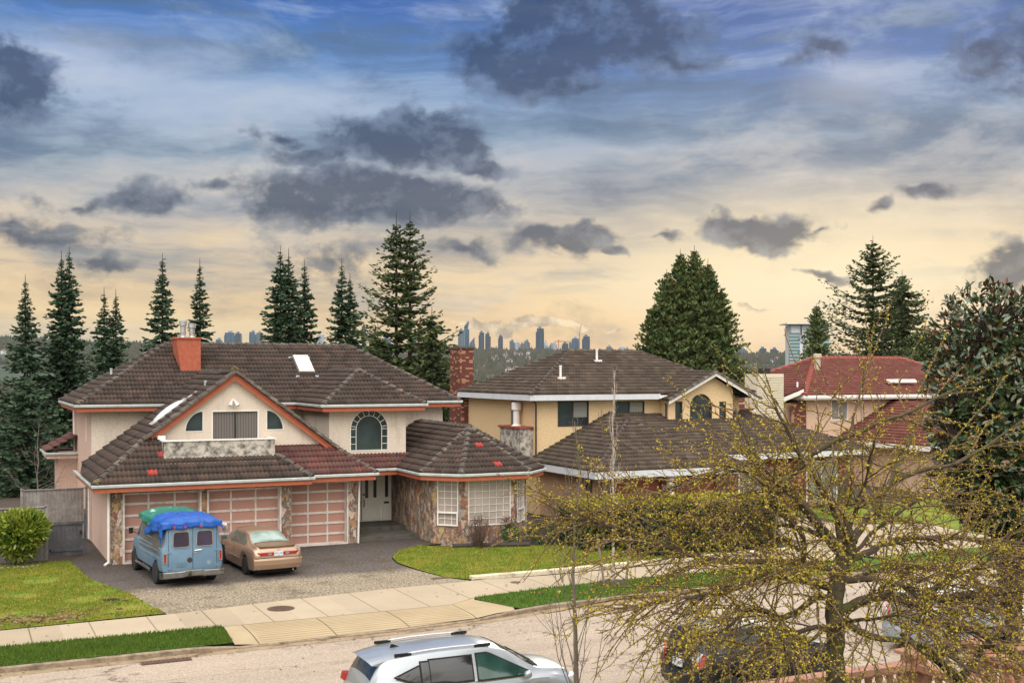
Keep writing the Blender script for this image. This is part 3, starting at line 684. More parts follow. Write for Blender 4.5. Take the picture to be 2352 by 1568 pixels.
    q.add(vs,[(0,1,5,4),(1,2,6,5),(2,3,7,6),(3,0,4,7),(4,5,6,7)]); ch=q.build('chimney',M['chim'],R)
    q=MB(); q.box(8.57,9.72,51.95,53.35,8.36,8.44); q.build('chimney_cap',M['chim'],ch)
    for xx,yy,hh in ((8.98,52.45,.72),(9.36,52.45,.62)):
        q=MB(); q.lathe((xx,yy,8.44),[(.15,0),(.12,.06),(.12,.2),(.14,.2),(.14,.24),(.12,.24),(.12,hh-.22),(.17,hh-.2),(.17,hh),(.12,hh)],14); q.build('flue_pipe',M['steel'],ch)
    # skylights
    def on_front(x,y): return ZU+P*(y-50)
    q=MB(); xs=(13.95,14.72); ya,yb2=51.75,53.0
    q.prism([(xs[0],ya,on_front(0,ya)),(xs[1],ya,on_front(0,ya)),(xs[1],yb2,on_front(0,yb2)),(xs[0],yb2,on_front(0,yb2))],(0,-.1,.17)); sk=q.build('skylight',mk('skylight_curb',(.12,.10,.09),.6,.1),R)
    def lift(x,y,d=.19): return (x,y-.1*d/.17-.0,on_front(0,y)+d)
    q=MB(); q.prism([lift(xs[0]+.04,ya+.04),lift(xs[1]-.04,ya+.04),lift(xs[1]-.04,yb2-.04),lift(xs[0]+.04,yb2-.04)],(0,-.02,.03)); q.build('skylight_pane',mk('frosted_skylight',(.62,.58,.52),.25,.12,2,c2=(.4,.36,.3),c2s=2),sk)
    q=MB(); q.box(xs[0]-.12,xs[1]+.1,yb2-.02,yb2+.08,on_front(0,yb2)+.03,on_front(0,yb2)+.12); q.box(xs[0]-.14,xs[0]+.02,ya-.12,ya,on_front(0,ya-.1)+.02,on_front(0,ya)+.05);q.box(xs[1]-.02,xs[1]+.14,ya-.12,ya,on_front(0,ya-.1)+.02,on_front(0,ya)+.05); q.build('flashing',M['gutter'],sk)
    # domed skylight lying on the left slope of the garage wing
    q=MB(); n=Vector((-PL,0,1)).normalized(); u=Vector((1,0,PL)).normalized(); e=Vector((0,1,0))
    o=Vector((6.9,46.6,ZL+PL*2.5)); L_=1.55; W_=.62; vs=[];NN=8
    for i in range(NN+1):
        for j in range(NN+1):
            a=i/NN; b=j/NN; hh=.17*(max(0,math.sin(math.pi*a))**.6)*(max(0,math.sin(math.pi*b))**.6)+.1
            vs.append(o+u*(L_*a)+e*(W_*b)+n*hh)
    q.add(vs,[(i*(NN+1)+j,(i+1)*(NN+1)+j,(i+1)*(NN+1)+j+1,i*(NN+1)+j+1) for i in range(NN) for j in range(NN)])
    ds=q.build('dome_skylight',mk('milky_acrylic',(.5,.5,.5),.2,.05,3,spec=.6),R,smooth=True)
    q=MB(); q.obox(o+u*L_/2+e*W_/2+n*.06,u*(L_/2+.06),e*(W_/2+.06),n*.06); q.obox(o+u*(L_+.25)+e*.25+n*.08,u*.3,e*.2,n*.012); q.build('skylight_curb',mk('flashing_metal',(.35,.33,.32),.5,.2),ds)
    # roof vents
    for p in ((6.4,54.3),(8.0,46.1)):
        pass
    for xx,yy in ((6.1,53.5),):
        q=MB(); q.lathe((xx,yy,ZU+P*(xx-4.4)),[(.12,0),(.05,.05),(.05,.35),(.06,.36),(.06,.4)],8); q.build('vent_pipe',M['gutter'],R)
    q=MB(); q.lathe((8.9,46.9,ZL+PL*4.5),[(.1,0),(.05,.05),(.05,.2),(.07,.2),(.07,.25)],8); q.build('vent_pipe',M['gutter'],R)
    return R
def arch_loop(cx,z0,r,straight,n=14):
    zc=z0+straight
    return [(cx-r,z0),(cx+r,z0)]+[(cx+r*math.cos(D2R(180*i/n)),zc+r*math.sin(D2R(180*i/n))) for i in range(n+1)]
M['doorw']=mk('garage_door_rail_paint',(.60,.53,.48),.5,.08,3,c2=(.42,.36,.31),c2s=4)
M['chim']=mk('weathered_orange_chimney',(.38,.10,.055),.8,.2,6,c2=(.28,.075,.04),c2s=4,c2lo=.5,c2hi=.75)
main_house()
# ---------------------------------------------------------------- site
from mathutils.geometry import delaunay_2d_cdt
def sstep(x): x=max(0.,min(1.,x)); return x*x*(3-2*x)
def gz(x,y): return .1*sstep((x-10.5)/3)*sstep((y-39.5)/4)
def sheet(name, poly, zf, mat, step=.8, kind='structure', **kw):
    pts=[Vector(p) for p in poly]; n=len(pts)
    xs=[p.x for p in pts]; ys=[p.y for p in pts]
    b=[]
    for i in range(n):                      # densify the outline
        a,c=pts[i],pts[(i+1)%n]; k=max(1,int((c-a).length/step))
        b+= [a+(c-a)*(j/k) for j in range(k)]
    inside=[]
    def pin(q):
        r=False
        for i in range(n):
            a,c=pts[i],pts[(i+1)%n]
            if (a.y>q[1])!=(c.y>q[1]) and q[0]<(c.x-a.x)*(q[1]-a.y)/(c.y-a.y)+a.x: r=not r
        return r
    x=min(xs)+step*.5
    while x<max(xs):
        y=min(ys)+step*.5
        while y<max(ys):
            if pin((x,y)): inside.append(Vector((x,y)))
            y+=step
        x+=step
    nb=len(b); v,e,f,_,_,_=delaunay_2d_cdt(b+inside,[(i,(i+1)%nb) for i in range(nb)],[list(range(nb))],1,1e-4)
    mb=MB(); fs=[]
    for t in f:
        a,c,d=[v[i] for i in t[:3]]
        fs.append(tuple(t) if (c.x-a.x)*(d.y-a.y)-(c.y-a.y)*(d.x-a.x)>0 else tuple(t)[::-1])
    mb.add([(q.x,q.y,zf(q.x,q.y)) for q in v],fs); o=mb.build(name,mat); tag(o,kind=kind,**kw); return o,pin
def mk_ground():
    def base(name,rough=.95): m,t,p=newmat(name,rough,0,.2); return m,t,p,geopos(t)
    m,t,p,co=base('concrete_pavement')
    sx=t.new('ShaderNodeSeparateXYZ'); t.l.new(co,sx.inputs[0])
    c=t.mix(t.mr(t.noise(co,.5,5,.6),.3,.7),srgb(156,143,124),srgb(176,160,136)); c=t.mix(t.mr(t.noise(co,16,3,.85),.4,.65,0,.4),c,srgb(128,116,100))
    c=t.mix(t.mr(t.noise(co,2.2,6,.7),.58,.75,0,.4),c,srgb(140,122,100))
    j=t.math('ABSOLUTE',t.math('SUBTRACT',t.math('FRACT',t.math('ADD',t.math('MULTIPLY',sx.outputs[0],1/1.56),.87)),.5))
    c=t.mix(t.mr(j,.484,.492),c,srgb(96,84,68))
    q=t.new('ShaderNodeTexWhiteNoise',noise_dimensions='1D'); t.l.new(t.math('FLOOR',t.math('ADD',t.math('MULTIPLY',sx.outputs[0],1/1.56),.37)),q.inputs['W'])
    c=t.mix(.25,c,t.mix(q.outputs['Value'],srgb(134,122,104),srgb(186,172,148)))
    t.l.new(c,p.inputs['Base Color']); M['pave']=m
    m,t,p,co=base('grooved_apron'); sx=t.new('ShaderNodeSeparateXYZ'); t.l.new(co,sx.inputs[0])
    c=t.mix(t.mr(t.noise(co,.7,5,.6),.3,.7),srgb(158,141,113),srgb(176,160,130)); c=t.mix(t.mr(t.noise(co,45,3,.7),.3,.7,0,.3),c,srgb(128,108,84))
    g=t.math('ABSOLUTE',t.math('SUBTRACT',t.math('FRACT',t.math('MULTIPLY',sx.outputs[1],1/.175)),.5)); ins=t.math('MULTIPLY',t.math('GREATER_THAN',sx.outputs[0],7.2),t.math('LESS_THAN',sx.outputs[0],13.3))
    c=t.mix(t.math('MULTIPLY',t.mr(g,.34,.44,0,.75),ins),c,srgb(112,92,66))
    j=t.math('ABSOLUTE',t.math('SUBTRACT',t.math('FRACT',t.math('MULTIPLY',t.math('SUBTRACT',sx.outputs[0],7.1),1/2.1)),.5)); c=t.mix(t.mr(j,.49,.495),c,srgb(90,76,58))
    t.l.new(c,p.inputs['Base Color']); M['apron']=m
    m,t,p,co=base('road_surface'); sx=t.new('ShaderNodeSeparateXYZ'); t.l.new(co,sx.inputs[0])
    c=t.mix(t.mr(t.noise(t.vmath('MULTIPLY',co,(.12,.7,1)),1,5,.6),.35,.65),srgb(150,137,122),srgb(170,155,138))
    c=t.mix(t.mr(t.noise(co,17,3,.9),.42,.62,0,.6),c,srgb(116,102,94)); c=t.mix(t.mr(t.noise(co,21,2,.9),.56,.66,0,.6),c,srgb(220,204,190))
    c=t.mix(t.mr(t.noise(co,1.3,6,.75),.6,.8,0,.5),c,srgb(120,106,94))
    ly=t.math('ABSOLUTE',t.math('SUBTRACT',sx.outputs[1],27.7)); c=t.mix(t.mr(t.math('ADD',ly,t.math('MULTIPLY',t.noise(co,3,3,.5),.06)),.02,.07,.35,0),c,srgb(96,84,74))
    vo=t.new('ShaderNodeTexVoronoi',feature='DISTANCE_TO_EDGE'); t.l.new(t.vmath('ADD',t.vmath('MULTIPLY',co,(.16,.42,1)),t.vmath('SCALE',t.noise(co,.9,4,.6,out=1),sc=.55)),vo.inputs['Vector']); vo.inputs['Scale'].default_value=1
    c=t.mix(t.math('MULTIPLY',t.mr(vo.outputs['Distance'],.004,.013,.75,0),t.mr(t.noise(co,.35,3,.5),.45,.55)),c,srgb(84,74,66))
    c=t.mix(t.mr(t.noise(t.vmath('MULTIPLY',co,(.5,1.1,1)),.8,3,.4),.64,.66,0,.3),c,srgb(112,102,94))
    t.l.new(c,p.inputs['Base Color']); b=t.new('ShaderNodeBump'); b.inputs['Strength'].default_value=.4; b.inputs['Distance'].default_value=.01; t.l.new(t.noise(co,60,3,.7),b.inputs['Height']); t.l.new(b.outputs[0],p.inputs['Normal']); M['road']=m
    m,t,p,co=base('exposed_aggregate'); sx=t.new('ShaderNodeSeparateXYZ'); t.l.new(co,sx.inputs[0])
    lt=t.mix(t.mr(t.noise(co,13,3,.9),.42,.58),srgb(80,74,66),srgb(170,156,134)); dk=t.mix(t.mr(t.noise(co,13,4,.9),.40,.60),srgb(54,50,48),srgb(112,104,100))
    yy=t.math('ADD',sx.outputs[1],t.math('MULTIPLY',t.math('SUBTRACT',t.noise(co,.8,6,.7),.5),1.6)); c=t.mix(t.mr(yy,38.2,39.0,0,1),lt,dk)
    garage_dark=t.mr(yy,40,43.5,0,.45); c=t.mix(garage_dark,c,srgb(54,50,48))  # darker towards the garage doors
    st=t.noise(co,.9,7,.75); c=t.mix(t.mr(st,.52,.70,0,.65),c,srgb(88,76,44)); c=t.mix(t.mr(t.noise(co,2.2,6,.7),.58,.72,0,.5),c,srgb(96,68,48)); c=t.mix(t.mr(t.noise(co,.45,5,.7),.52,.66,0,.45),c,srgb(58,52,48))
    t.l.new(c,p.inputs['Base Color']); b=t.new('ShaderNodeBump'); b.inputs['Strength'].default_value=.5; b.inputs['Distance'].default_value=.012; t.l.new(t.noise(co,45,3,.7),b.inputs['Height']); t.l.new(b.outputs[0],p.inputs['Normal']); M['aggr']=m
    def lawn(name,a,b_,c_,straw,lo,hi):
        m,t,p,co=base(name,1.0); c=t.mix(t.mr(t.noise(co,1.1,6,.7),.35,.65),a,b_); c=t.mix(t.mr(t.noise(co,24,4,.8),.4,.65,0,.6),c,c_); c=t.mix(t.mr(t.noise(co,.55,7,.75),lo,hi,0,.8),c,straw)
        sx=t.new('ShaderNodeSeparateXYZ'); t.l.new(co,sx.inputs[0])
        t.l.new(c,p.inputs['Base Color']); return m
    M['lawn']=lawn('lawn_turf',(.07,.16,.012),(.14,.20,.015),(.05,.11,.01),(.26,.21,.04),.44,.64)
    M['lawng']=lawn('verge_turf',(.045,.115,.012),(.07,.14,.014),(.03,.07,.01),(.14,.15,.02),.6,.8)
    M['soil']=mk('garden_soil',(.055,.04,.03),1,.35,8,bump=.6,bs=18,dist=.03)
    M['kerb']=mk('old_kerb_concrete',srgb(140,124,104),.9,.2,9,c2=srgb(86,74,58),c2s=2.5,c2lo=.45,c2hi=.68,bump=.4,bs=30)
    M['earth']=mk('distant_earth',(.035,.05,.03),1,.3,.02)
mk_ground()
K=[(-60,29.95,0),(0,29.95,0),(5.6,29.97,0),(6.6,29.98,-.085),(10.9,30.1,-.085),(13.4,30.35,-.085),(14.8,30.65,0),(16,30.98,0),(18.7,31.2,0),(26,31.3,0),(45,31.4,0),(90,31.4,0)]
o,_=sheet('road',[(p[0],p[1]+.0) for p in K]+[(90,20.2),(-60,20.2)],lambda x,y:-.14,M['road'],6)
kb=MB(); kb.sweep(K,[(0,-.16),(0,-.015),(-.02,0),(-.16,0),(-.16,-.16)]); tag(kb.build('kerb',M['kerb']),kind='structure')
kb=MB(); kb.sweep([(a,b,0) for a,b,c in K],[(.30,-.15),(.30,-.132),(0.001,-.12),(0.001,-.15)]); tag(kb.build('gutter_pan',mk('gutter_pan_concrete',srgb(140,122,98),.9,.2,5,c2=srgb(96,80,60),c2s=2)),kind='structure')
kb=MB(); kb.sweep([(90,20.2,0),(-60,20.2,0)],[(0,-.16),(0,-.015),(-.02,0),(-.16,0),(-.16,-.16)]); tag(kb.build('kerb',M['kerb']),kind='structure')
FR=[(-60,32.2),(6.6,32.2),(13.4,32.3),(14.4,33.0),(17.2,33.44),(19.8,33.63),(23,33.7),(90,34)]
BK=[(-60,34.3),(1,34.3),(5.45,34.5),(9,35.1),(12.6,35.55),(15.6,35.68),(18.3,35.5),(22.7,35.6),(90,35.9)]
sheet('sidewalk',FR+BK[::-1],lambda x,y:.0,M['pave'],3)
sheet('driveway_apron',[(6.45,30.1),(10.9,30.26),(13.4,30.5),(14.75,30.8),(14.9,31.2),(14.3,32.7),(14.42,33.0),(13.4,32.3),(6.6,32.2)],lambda x,y:-.005-.08*sstep((31.2-y)/1.1)*(1 if 6.6<x<13.6 else .3),M['apron'],.5)
sheet('yard',[(-60,35.9),(-60,70),(95,70),(95,35.7),(23,35.5),(15,36),(5,36)],lambda x,y:-.03,M['soil'],8)
DRV=[(5.45,34.5),(9,35.1),(12.6,35.55),(15.45,35.66),(14.9,36.6),(14.55,38.4),(14.4,40),(14.58,41.0),(15.3,42.3),(16.5,43.1),(17.6,43.2),(17.2,45.2),(14.4,45.4),(14.4,45.1),(11.6,45.1),(11.6,44.4),(5.05,44.4),(5.05,50),(4.3,50),(4.3,46.9),(3.75,45.5),(4.02,41.4),(4.91,38)]
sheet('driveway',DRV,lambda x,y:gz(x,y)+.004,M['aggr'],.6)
LAWN1=[(-25,34.3),(1,34.3),(5.43,34.52),(4.9,38),(4.0,41.4),(3.75,45.5),(1.4,45.7),(-25,45.8)]
LAWN2=[(15.6,35.7),(14.93,36.65),(14.58,38.4),(14.42,40),(14.6,40.98),(15.32,42.28),(16.5,43.05),(17.4,42.2),(20.4,41.4),(22.2,41.0),(24.5,38),(28,36.3),(23,36.1),(18.3,35.98)]
V1=[(-25,30.12),(0,30.12),(5.6,30.14),(6.42,30.16),(6.55,32.2),(-25,32.2)]
V2=[(14.45,33.0),(14.35,32.7),(14.95,30.9),(16,31.14),(18.7,31.36),(26,31.46),(45,31.55),(45,33.85),(23,33.7),(19.8,33.63),(17.2,33.44)]
lf=lambda x,y: gz(x,y)+.012+.02*math.sin(x*.7)*math.sin(y*.9)
PIN={}
for nm,pl,mt in (('lawn',LAWN1,M['lawn']),('lawn',LAWN2,M['lawn']),('verge',V1,M['lawng']),('verge',V2,M['lawng'])):
    _,pin=sheet(nm,pl,(lambda x,y: lf(x,y)+.02) if nm=='lawn' else (lambda x,y:.01),mt,.5 if nm=='lawn' else 1); PIN[id(pl)]=pin
# grass blades
def blades(name, pl, n, h, mat, xr, cls=None):
    pin=PIN[id(pl)]; xs=[p[0] for p in pl]; ys=[p[1] for p in pl]
    x0=max(min(xs),xr[0]); x1=min(max(xs),xr[1]); P=[]
    while len(P)<n:
        x=random.uniform(x0,x1); y=random.uniform(min(ys),max(ys))
        if pin((x,y)):
            if cls and cls(x,y)<random.random(): continue
            P.append((x,y))
    P=np.array(P); N=len(P); z=np.array([lf(a,b)+.015 if 'lawn' in name else .005 for a,b in P])
    ang=RNG.random(N)*2*math.pi; hh=h*(.5+RNG.random(N)); w=.010+.010*RNG.random(N); la=RNG.random(N)*2*math.pi; ll=hh*RNG.random(N)*.6
    a=np.stack([P[:,0]+np.cos(ang)*w,P[:,1]+np.sin(ang)*w,z],1); b=np.stack([P[:,0]-np.cos(ang)*w,P[:,1]-np.sin(ang)*w,z],1); c=np.stack([P[:,0]+np.cos(la)*ll,P[:,1]+np.sin(la)*ll,z+hh],1)
    V=np.stack([a,b,c],1).reshape(-1,3); F=np.arange(3*N).reshape(-1,3)
    o=npobj(name,V,F,mat); return o
gl=mk_leaf('grass_blade_lawn',[(.07,.12,.01),(.13,.17,.015),(.20,.21,.02),(.33,.27,.05),(.16,.17,.015)],.7,.25)
gg=mk_leaf('grass_blade_verge',[(.045,.10,.01),(.065,.13,.014),(.12,.17,.02),(.05,.11,.012)],.7,.25)
from mathutils import noise as mnoise
tag(blades('lawn_grass',LAWN1,26000,.05,gl,(0,6),lambda x,y: .25+.75*(mnoise.noise(Vector((x*.6,y*.6,0)))>-.25)),'short patchy green lawn grass in front of the grey fence','grass',kind='stuff')
tag(blades('lawn_grass',LAWN2,26000,.05,gl,(14,26)),'short yellow green lawn grass in front of the stone bay','grass',kind='stuff')
tag(blades('verge_grass',V1,16000,.07,gg,(0,7)),'deep green verge grass along the kerb left of the driveway','grass',kind='stuff')
tag(blades('verge_grass',V2,14000,.07,gg,(14,30)),'deep green verge grass along the kerb by the staked sapling','grass',kind='stuff')
# brown thatch clods raked out of the lawn
cl=MB()
for i in range(520):
    a=random.gauss(0,1); b=random.gauss(0,1); x=1.9+a*.85; y=35.25+b*.45+.1*a
    if y<34.4 or x>4.4: continue
    r=random.uniform(.02,.07); q=[(x+random.uniform(-r,r)*1.6,y+random.uniform(-r,r)*1.6,.03+random.uniform(0,r)) for _ in range(5)]
    cl.add(q,[(0,1,2),(0,2,3),(0,3,4),(1,2,4)])
for (x,y) in [(3.7,36.0),(4.1,36.4),(3.4,35.6),(4.6,36.9),(4.3,35.7),(2.9,36.4)]:
    for i in range(12):
        r=.05; q=[(x+random.uniform(-.1,.1),y+random.uniform(-.1,.1),.03+random.uniform(0,r)) for _ in range(4)]; cl.add(q,[(0,1,2),(0,2,3),(1,2,3)])
tag(cl.build('dead_thatch',mk_leaf('dead_thatch_brown',[(.10,.06,.03),(.2,.13,.06),(.28,.19,.1),(.14,.08,.04)],.9,.1)),'patch of brown raked dead grass at the lawn edge','dead grass',kind='stuff')
def one(mb,name,mat,label,cat,group=None,**k):
    o=mb.build(name,mat,**k); return tag(o,label,cat,group)
IRON=mk('rusty_cast_iron',(.10,.055,.035),.7,.25,20,c2=(.05,.04,.035),c2s=9)
r_=thing('manhole_cover','round rusty manhole cover set in the sidewalk in front of the driveway','manhole cover',(8.61,33.89,0))
q=MB(); q.lathe((8.61,33.89,.004),[(.40,0),(.40,.008),(.36,.01),(.0,.01)],28); q.build('rim',IRON,r_)
q=MB(); q.lathe((8.61,33.89,.015),[(.34,0),(.34,.006),(.0,.006)],28)
for i in range(-5,6):
    for j in range(-5,6):
        if i*i+j*j<28: q.box(8.61+i*.055-.015,8.61+i*.055+.015,33.89+j*.055-.015,33.89+j*.055+.015,.02,.026)
q.build('lid',IRON,r_)
q=MB(); q.lathe((16.67,34.75,.003),[(.17,0),(.17,.01),(.0,.012)],20); one(q,'utility_cover',IRON,'small round utility cover in the sidewalk by the white lawn edging','utility cover')
q=MB(); q.box(4.0,4.45,37.05,37.35,.03,.045)
for i in range(6): q.obox((4.04+i*.075,37.2,.055),(.014,.03,0),(-.03,.13,0),(0,0,.012))
one(q,'drain_grate',M['blackm'],'small black drain grate lying in the left lawn','drain grate')
q=MB(); q.box(4.05,5.25,29.35,29.66,-.135,-.118)
for i in range(12): q.box(4.1+i*.095,4.15+i*.095,29.38,29.63,-.118,-.105)
one(q,'storm_drain_grate',IRON,'rusty storm drain grate at the kerb','storm drain')
q=MB(); q.box(14.4,15.0,36.4,36.62,.006,.02); one(q,'flat_cover_plate',IRON,'small rusty cover plate in the light part of the driveway','cover plate')
q=MB(); q.lathe((4.4,27.0,-.138),[(.42,0),(.42,.01),(.0,.014)],24); one(q,'road_cover',IRON,'dark round cover in the road at the edge of the picture','road cover')
q=MB(); q.sweep([(15.55,35.76,.0),(18.3,35.72,0),(23,35.95,0),(30,36.2,0)],[(0,-.02),(0,.11),(-.26,.12),(-.26,-.02)]); one(q,'lawn_edging',mk('white_concrete_edging',srgb(204,190,164),.9,.1,6,c2=srgb(150,132,108),c2s=2),'pale concrete edging along the front of the lawn','edging')
q=MB()
for (a,b) in (((17.45,42.0,.17),(18.9,41.7,.16)),((18.9,41.68,.16),(20.4,41.25,.15))): q.tube([a,b],[.09,.09],8)
one(q,'log_border',mk('old_log',(.05,.04,.035),.9,.3,12),'dark log border along the planting bed at the stone bay','log border')
q=MB(); 
ll=MB()
for i in range(420):
    z_=random.random()
    if z_<.4: x,y,zz=random.uniform(-.5,24),random.uniform(29.3,30.0),-.115
    elif z_<.7: x,y,zz=random.uniform(4.3,15),random.uniform(35.6,44),.02
    elif z_<.85: x,y,zz=random.uniform(0,25),random.uniform(32.3,35.3),.012
    else: x,y,zz=random.uniform(0,20),random.uniform(24,29),-.13
    if z_>=.4 and z_<.7: zz=gz(x,y)+.015
    s_=random.uniform(.02,.055); a=random.random()*6.28; u=(math.cos(a)*s_,math.sin(a)*s_); v=(-u[1]*.5,u[0]*.5)
    ll.add([(x-u[0],y-u[1],zz),(x+v[0],y+v[1],zz+s_*.4),(x+u[0],y+u[1],zz+.004),(x-v[0],y-v[1],zz+s_*.2)],[(0,1,2,3)])
tag(ll.build('fallen_leaves',mk_leaf('dead_leaf',[(.06,.03,.015),(.12,.07,.03),(.2,.13,.05),(.05,.04,.03)],.9,.1)),'scattered dead leaves on the gutter, driveway and pavement','fallen leaves',kind='stuff')
# fence and gate
FW=mk('weathered_fence_wood',(.20,.18,.165),.95,.22,5,bump=.3,bs=30,c2=(.28,.27,.25),c2s=1.2)
FG=mk('dark_gate_wood',(.085,.085,.095),.9,.2,5,bump=.3,bs=30,c2=(.14,.14,.15),c2s=2)
def fence(label,A,B,h,z=0,nb=.14,group=None,mat=None,post=2.4):
    A=Vector(A);B=Vector(B); d=(B-A); Ln=d.length; t=d.normalized(); n=Vector((-t.y,t.x)); r=thing('wood_fence',label,'fence',(A.x,A.y,z),group=group)
    b=MB(); k=int(Ln/nb)
    for i in range(k):
        c=A+t*((i+.5)*nb); hh=h-random.uniform(0,.02); b.obox((c.x,c.y,z+hh/2),(t.x*nb*.47,t.y*nb*.47,0),(n.x*.011,n.y*.011,0),(0,0,hh/2))
    b.build('boards',mat or FW,r)
    kp=max(1,round(Ln/post))
    for i in range(kp+1):
        c=A+t*(Ln*i/kp); p=MB(); p.obox((c.x,c.y,z+h/2+.04),(t.x*.05,t.y*.05,0),(n.x*.06,n.y*.06,0),(0,0,h/2+.04)); p.build('post',mat or FW,r)
    p=MB(); m_=A+d*.5; p.obox((m_.x,m_.y,z+h+.01),(t.x*Ln/2,t.y*Ln/2,0),(n.x*.06,n.y*.06,0),(0,0,.02)); p.build('top_rail',mat or FW,r)
    return r
fence('weathered grey wooden fence behind the round bush',(-9.5,46.3),(3.0,46.3),1.95)
fence('tall grey board fence behind the gate beside the pink wall',(2.4,51.5),(4.9,51.5),2.1)
g=thing('wood_gate','dark weathered wooden gate between the fence and the pink wall','gate',(3.15,46.9,0))
q=MB()
for i in range(8):
    x=3.2+i*.14; q.box(x,x+.133,46.9,46.925,.04,1.22)
q.build('boards',FG,g)
q=MB(); q.box(3.14,4.36,46.86,46.9,1.2,1.30); q.box(3.14,4.36,46.86,46.9,.2,.28); q.build('rail',FG,g)
for x in (3.1,4.36):
    q=MB(); q.box(x,x+.09,46.86,46.95,0,1.75 if x>4 else 1.36); q.build('post',FG,g)
q=MB(); q.box(4.2,4.3,46.82,46.86,.85,.95); q.build('latch',M['blackm'],g)
# terrain: valley behind the houses rising to the far ridge with the city
def ter(x,y):
    r=math.hypot(x,y); az=math.atan2(x*RGT[0]+y*RGT[1],x*FWD[0]+y*FWD[1])
    if r<85: return -.17
    base=-.17-42*sstep((r-85)/700)
    ridge=EYE+4500*(.0135-.030*max(-.2,min(.55,az-.0))*.55)
    if az<-.25: ridge+=4500*.004*sstep((-az-.25)/.2)
    h=base+(ridge+42)*sstep((r-1300)/3000)
    h+= 6*mnoise.noise(Vector((x/600,y/600,3)))*sstep((r-400)/600)
    return h
vs=[];fs=[];rs=[0.5,30,60,84,100,140,200,300,450,600,800,1000,1300,1600,1900,2200,2500,2800,3100,3400,3700,4000,4200,4500,4800,5200,6000,7500,9500]
na=96
for r in rs:
    for i in range(na):
        a=2*math.pi*i/na; vs.append((r*math.cos(a),r*math.sin(a),ter(r*math.cos(a),r*math.sin(a))))
for j in range(len(rs)-1):
    for i in range(na): fs.append((j*na+i,(j+1)*na+i,(j+1)*na+(i+1)%na,j*na+(i+1)%na))
fs.append(tuple(range(na)))
q=MB(); q.add(vs,fs); tag(q.build('ground',M['earth'],smooth=True),kind='structure')
# ---------------------------------------------------------------- yellow neighbour house
def hip(T, x0,x1,y0,y1,ze,P,m=0):
    h=min(x1-x0,y1-y0)/2
    if y1-y0<=x1-x0:
        ym=(y0+y1)/2; zr=ze+P*h; a=(x0+h,ym,zr); b=(x1-h,ym,zr)
        T.plane([(x0,y0,ze),(x1,y0,ze),b,a],m=m); T.plane([(x1,y1,ze),(x0,y1,ze),a,b],m=m); T.plane([(x0,y1,ze),(x0,y0,ze),a],m=m); T.plane([(x1,y0,ze),(x1,y1,ze),b],m=m)
    else:
        xm=(x0+x1)/2; zr=ze+P*h; a=(xm,y0+h,zr); b=(xm,y1-h,zr)
        T.plane([(x0,y0,ze),(x1,y0,ze),a],m=m); T.plane([(x1,y1,ze),(x0,y1,ze),b],m=m); T.plane([(x0,y1,ze),(x0,y0,ze),a,b],m=m); T.plane([(x1,y0,ze),(x1,y1,ze),b,a],m=m)
    return a,b,[((x0,y0,ze),a),((x1,y0,ze),a if y1-y0>x1-x0 else b),((x0,y1,ze),b if y1-y0>x1-x0 else a),((x1,y1,ze),b),(a,b)]
